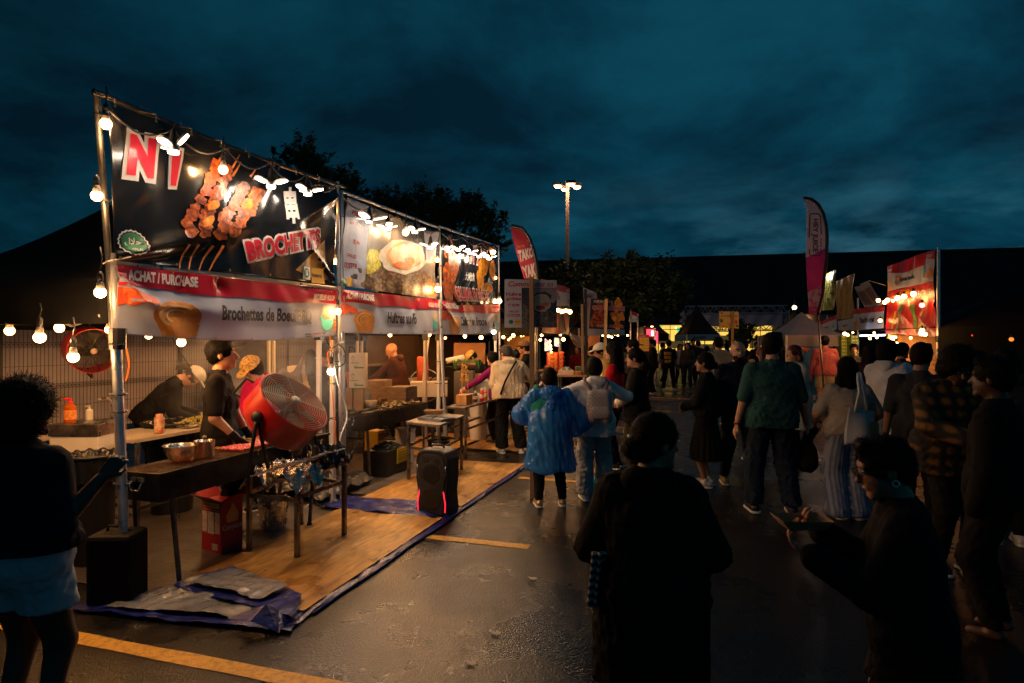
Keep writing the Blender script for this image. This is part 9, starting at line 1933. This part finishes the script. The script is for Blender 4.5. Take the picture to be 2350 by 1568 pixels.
gl=person('woman in glasses and a black top eating from a kraft paper tray',2088,2.08,1.39,face=64,group=CR,fem=True,skin='tan',hair='short',topmat=BK2,bottom='shorts',bothem=0.66,botmat=BK2,shoemat=SHB,lhint=(-.6,-.3,-1.5),rhint=(.6,-.3,-1.5),w=1.02,loose=0.035,hem=0.16,head=(8,12,0),lh=(-0.10,0.36,1.20),rh=(0.12,0.33,1.26),lp=(0.3,-.2,1),rp=(-.3,.4,1),q=0.011,hcurl=(0.5,0.9),lean=4)
mb=MB()
for sx in(-1,1):mb.tube([gl['W'](gl['hp'](sx*0.033+0.025*math.cos(a),0.108,0.008+0.019*math.sin(a)))for a in[2*PI*i/16 for i in range(16)]],0.003,5,closed=True);mb.tube([gl['W'](gl['hp'](*q_))for q_ in((sx*.058,.105,.012),(sx*.080,.07,.013),(sx*0.085,-.005,0.01))],0.003,5)
mb.tube([gl['W'](gl['hp'](-.008,.109,.012)),gl['W'](gl['hp'](.008,.109,.012))],0.003,5);mb.build('glasses',BLACKP,gl['root'],smooth=True)
mb=MB();mb.tube([gl['W'](gl['hp'](-.088,-.008+0.012*math.sin(a),-.045+0.012*math.cos(a)))for a in[2*PI*i/12 for i in range(12)]],0.0035,5,closed=True);mb.build('earring',M('silver',(.8,.8,.8),.15,1),gl['root'],smooth=True)
fp=(gl['W'](gl['Wl']+gl['dl']*0.09)+gl['W'](gl['Wr']+gl['dr']*0.09))/2+Vector((0,0,0.02));ft2=thing('paper_tray','kraft paper food tray held by the woman in glasses','paper tray',fp);mb=MB();L4=[(-.06,-.04,0),(.06,-.04,0),(.06,.04,0),(-.06,.04,0),(-.09,-.06,.035),(.09,-.06,.035),(.09,.06,.035),(-.09,.06,.035)]
mb.add([fp+Vector(v)for v in L4],[(0,1,2,3),(0,1,5,4),(1,2,6,5),(2,3,7,6),(3,0,4,7)]);mb.build('tray_body',CARD,ft2,thick=0.002);mb=MB();heap(mb,fp+Vector((0,0,0.005)),0.05,0.03,0.025,20,0.010);mb.build('food',MEAT2,ft2,smooth=True)
ck=ptZ(2222,1328);mb=MB();fdx=field([cap((0,0.0,0.04),(0.13,-.05,0.035),0.045,0.052)],0.02,cuts=[(v3(0,0,-1),0.0)]);ckt=thing('clog','pale foam clog worn by a visitor lost in the dark corner','shoe',ck);mesh_np('clog_body',[surf(fdx,(-.06,-.12,0),(.2,.06,.11),0.008)],SHB,ckt)
person('dark clothed visitor in pale clogs at the lower corner of the crowd',2290,3.55,1.62,face=40,group=CR,skin='dark',topmat=BK2,botmat=BK2,w=1.1,loose=0.03,hands=False,facey=False)
# smoke from the grills
def smoke():
 m=bpy.data.materials.new('smoke');m.use_nodes=True;nt=m.node_tree;N,Lk=nt.nodes,nt.links
 for n in list(N):
  if n.type=='BSDF_PRINCIPLED':N.remove(n)
 out=[n for n in N if n.type=='OUTPUT_MATERIAL'][0];pv=N.new('ShaderNodeVolumePrincipled');Lk.new(pv.outputs[0],out.inputs['Volume']);pv.inputs['Color'].default_value=(0.85,0.85,0.9,1)
 tc=N.new('ShaderNodeTexCoord');nz=N.new('ShaderNodeTexNoise');nz.inputs['Scale'].default_value=2.2;nz.inputs['Detail'].default_value=3;nz.inputs['Distortion'].default_value=1.0;Lk.new(tc.outputs['Object'],nz.inputs['Vector'])
 mr=N.new('ShaderNodeMapRange');Lk.new(nz.outputs['Fac'],mr.inputs[0]);mr.inputs[1].default_value=0.45;mr.inputs[2].default_value=0.75;mr.inputs[3].default_value=0.0;mr.inputs[4].default_value=1.0
 g=N.new('ShaderNodeTexGradient');g.gradient_type='SPHERICAL';mp=N.new('ShaderNodeMapping');mp.inputs['Scale'].default_value=(0.75,0.75,1.1);mp.inputs['Location'].default_value=(0,0,-1.1);Lk.new(tc.outputs['Object'],mp.inputs[0]);Lk.new(mp.outputs[0],g.inputs[0])
 a=N.new('ShaderNodeMath');a.operation='MULTIPLY';Lk.new(mr.outputs[0],a.inputs[0]);Lk.new(g.outputs['Fac'],a.inputs[1]);Lk.new(a.outputs[0],pv.inputs['Density']);m.cycles.volume_sampling='MULTIPLE_IMPORTANCE';return m
mb=MB();mb.ball(ST(2.6,0.7,1.35),1.35,16,(1,1,0.72));o=mb.build('smoke',smoke(),kind='stuff',label='thin grill smoke drifting between the first two stalls')
SC.cycles.volume_step_rate=2.0
NAP=M('napkin',(0.55,0.5,0.45),0.8)
for x,y,lb in((1136,1456,'small crumpled napkin lying on the wet asphalt near the plywood'),(1222,1330,'tiny paper scrap on the asphalt beyond the second yellow line'),(1080,1525,'torn receipt on the asphalt at the lower edge of the picture')):
 c=ptZ(x,y,0.002);mb=MB();mb.sheet(lambda u,v:c+Vector((0.05*(u-.5)+.008*math.sin(v*5),0.04*(v-.5)+.006*math.sin(u*7),0.006+0.008*math.sin(u*9+v*7)**2)),6,6);mb.build('napkin',NAP,smooth=True,label=lb,cat='litter')
bpy.context.view_layer.update()
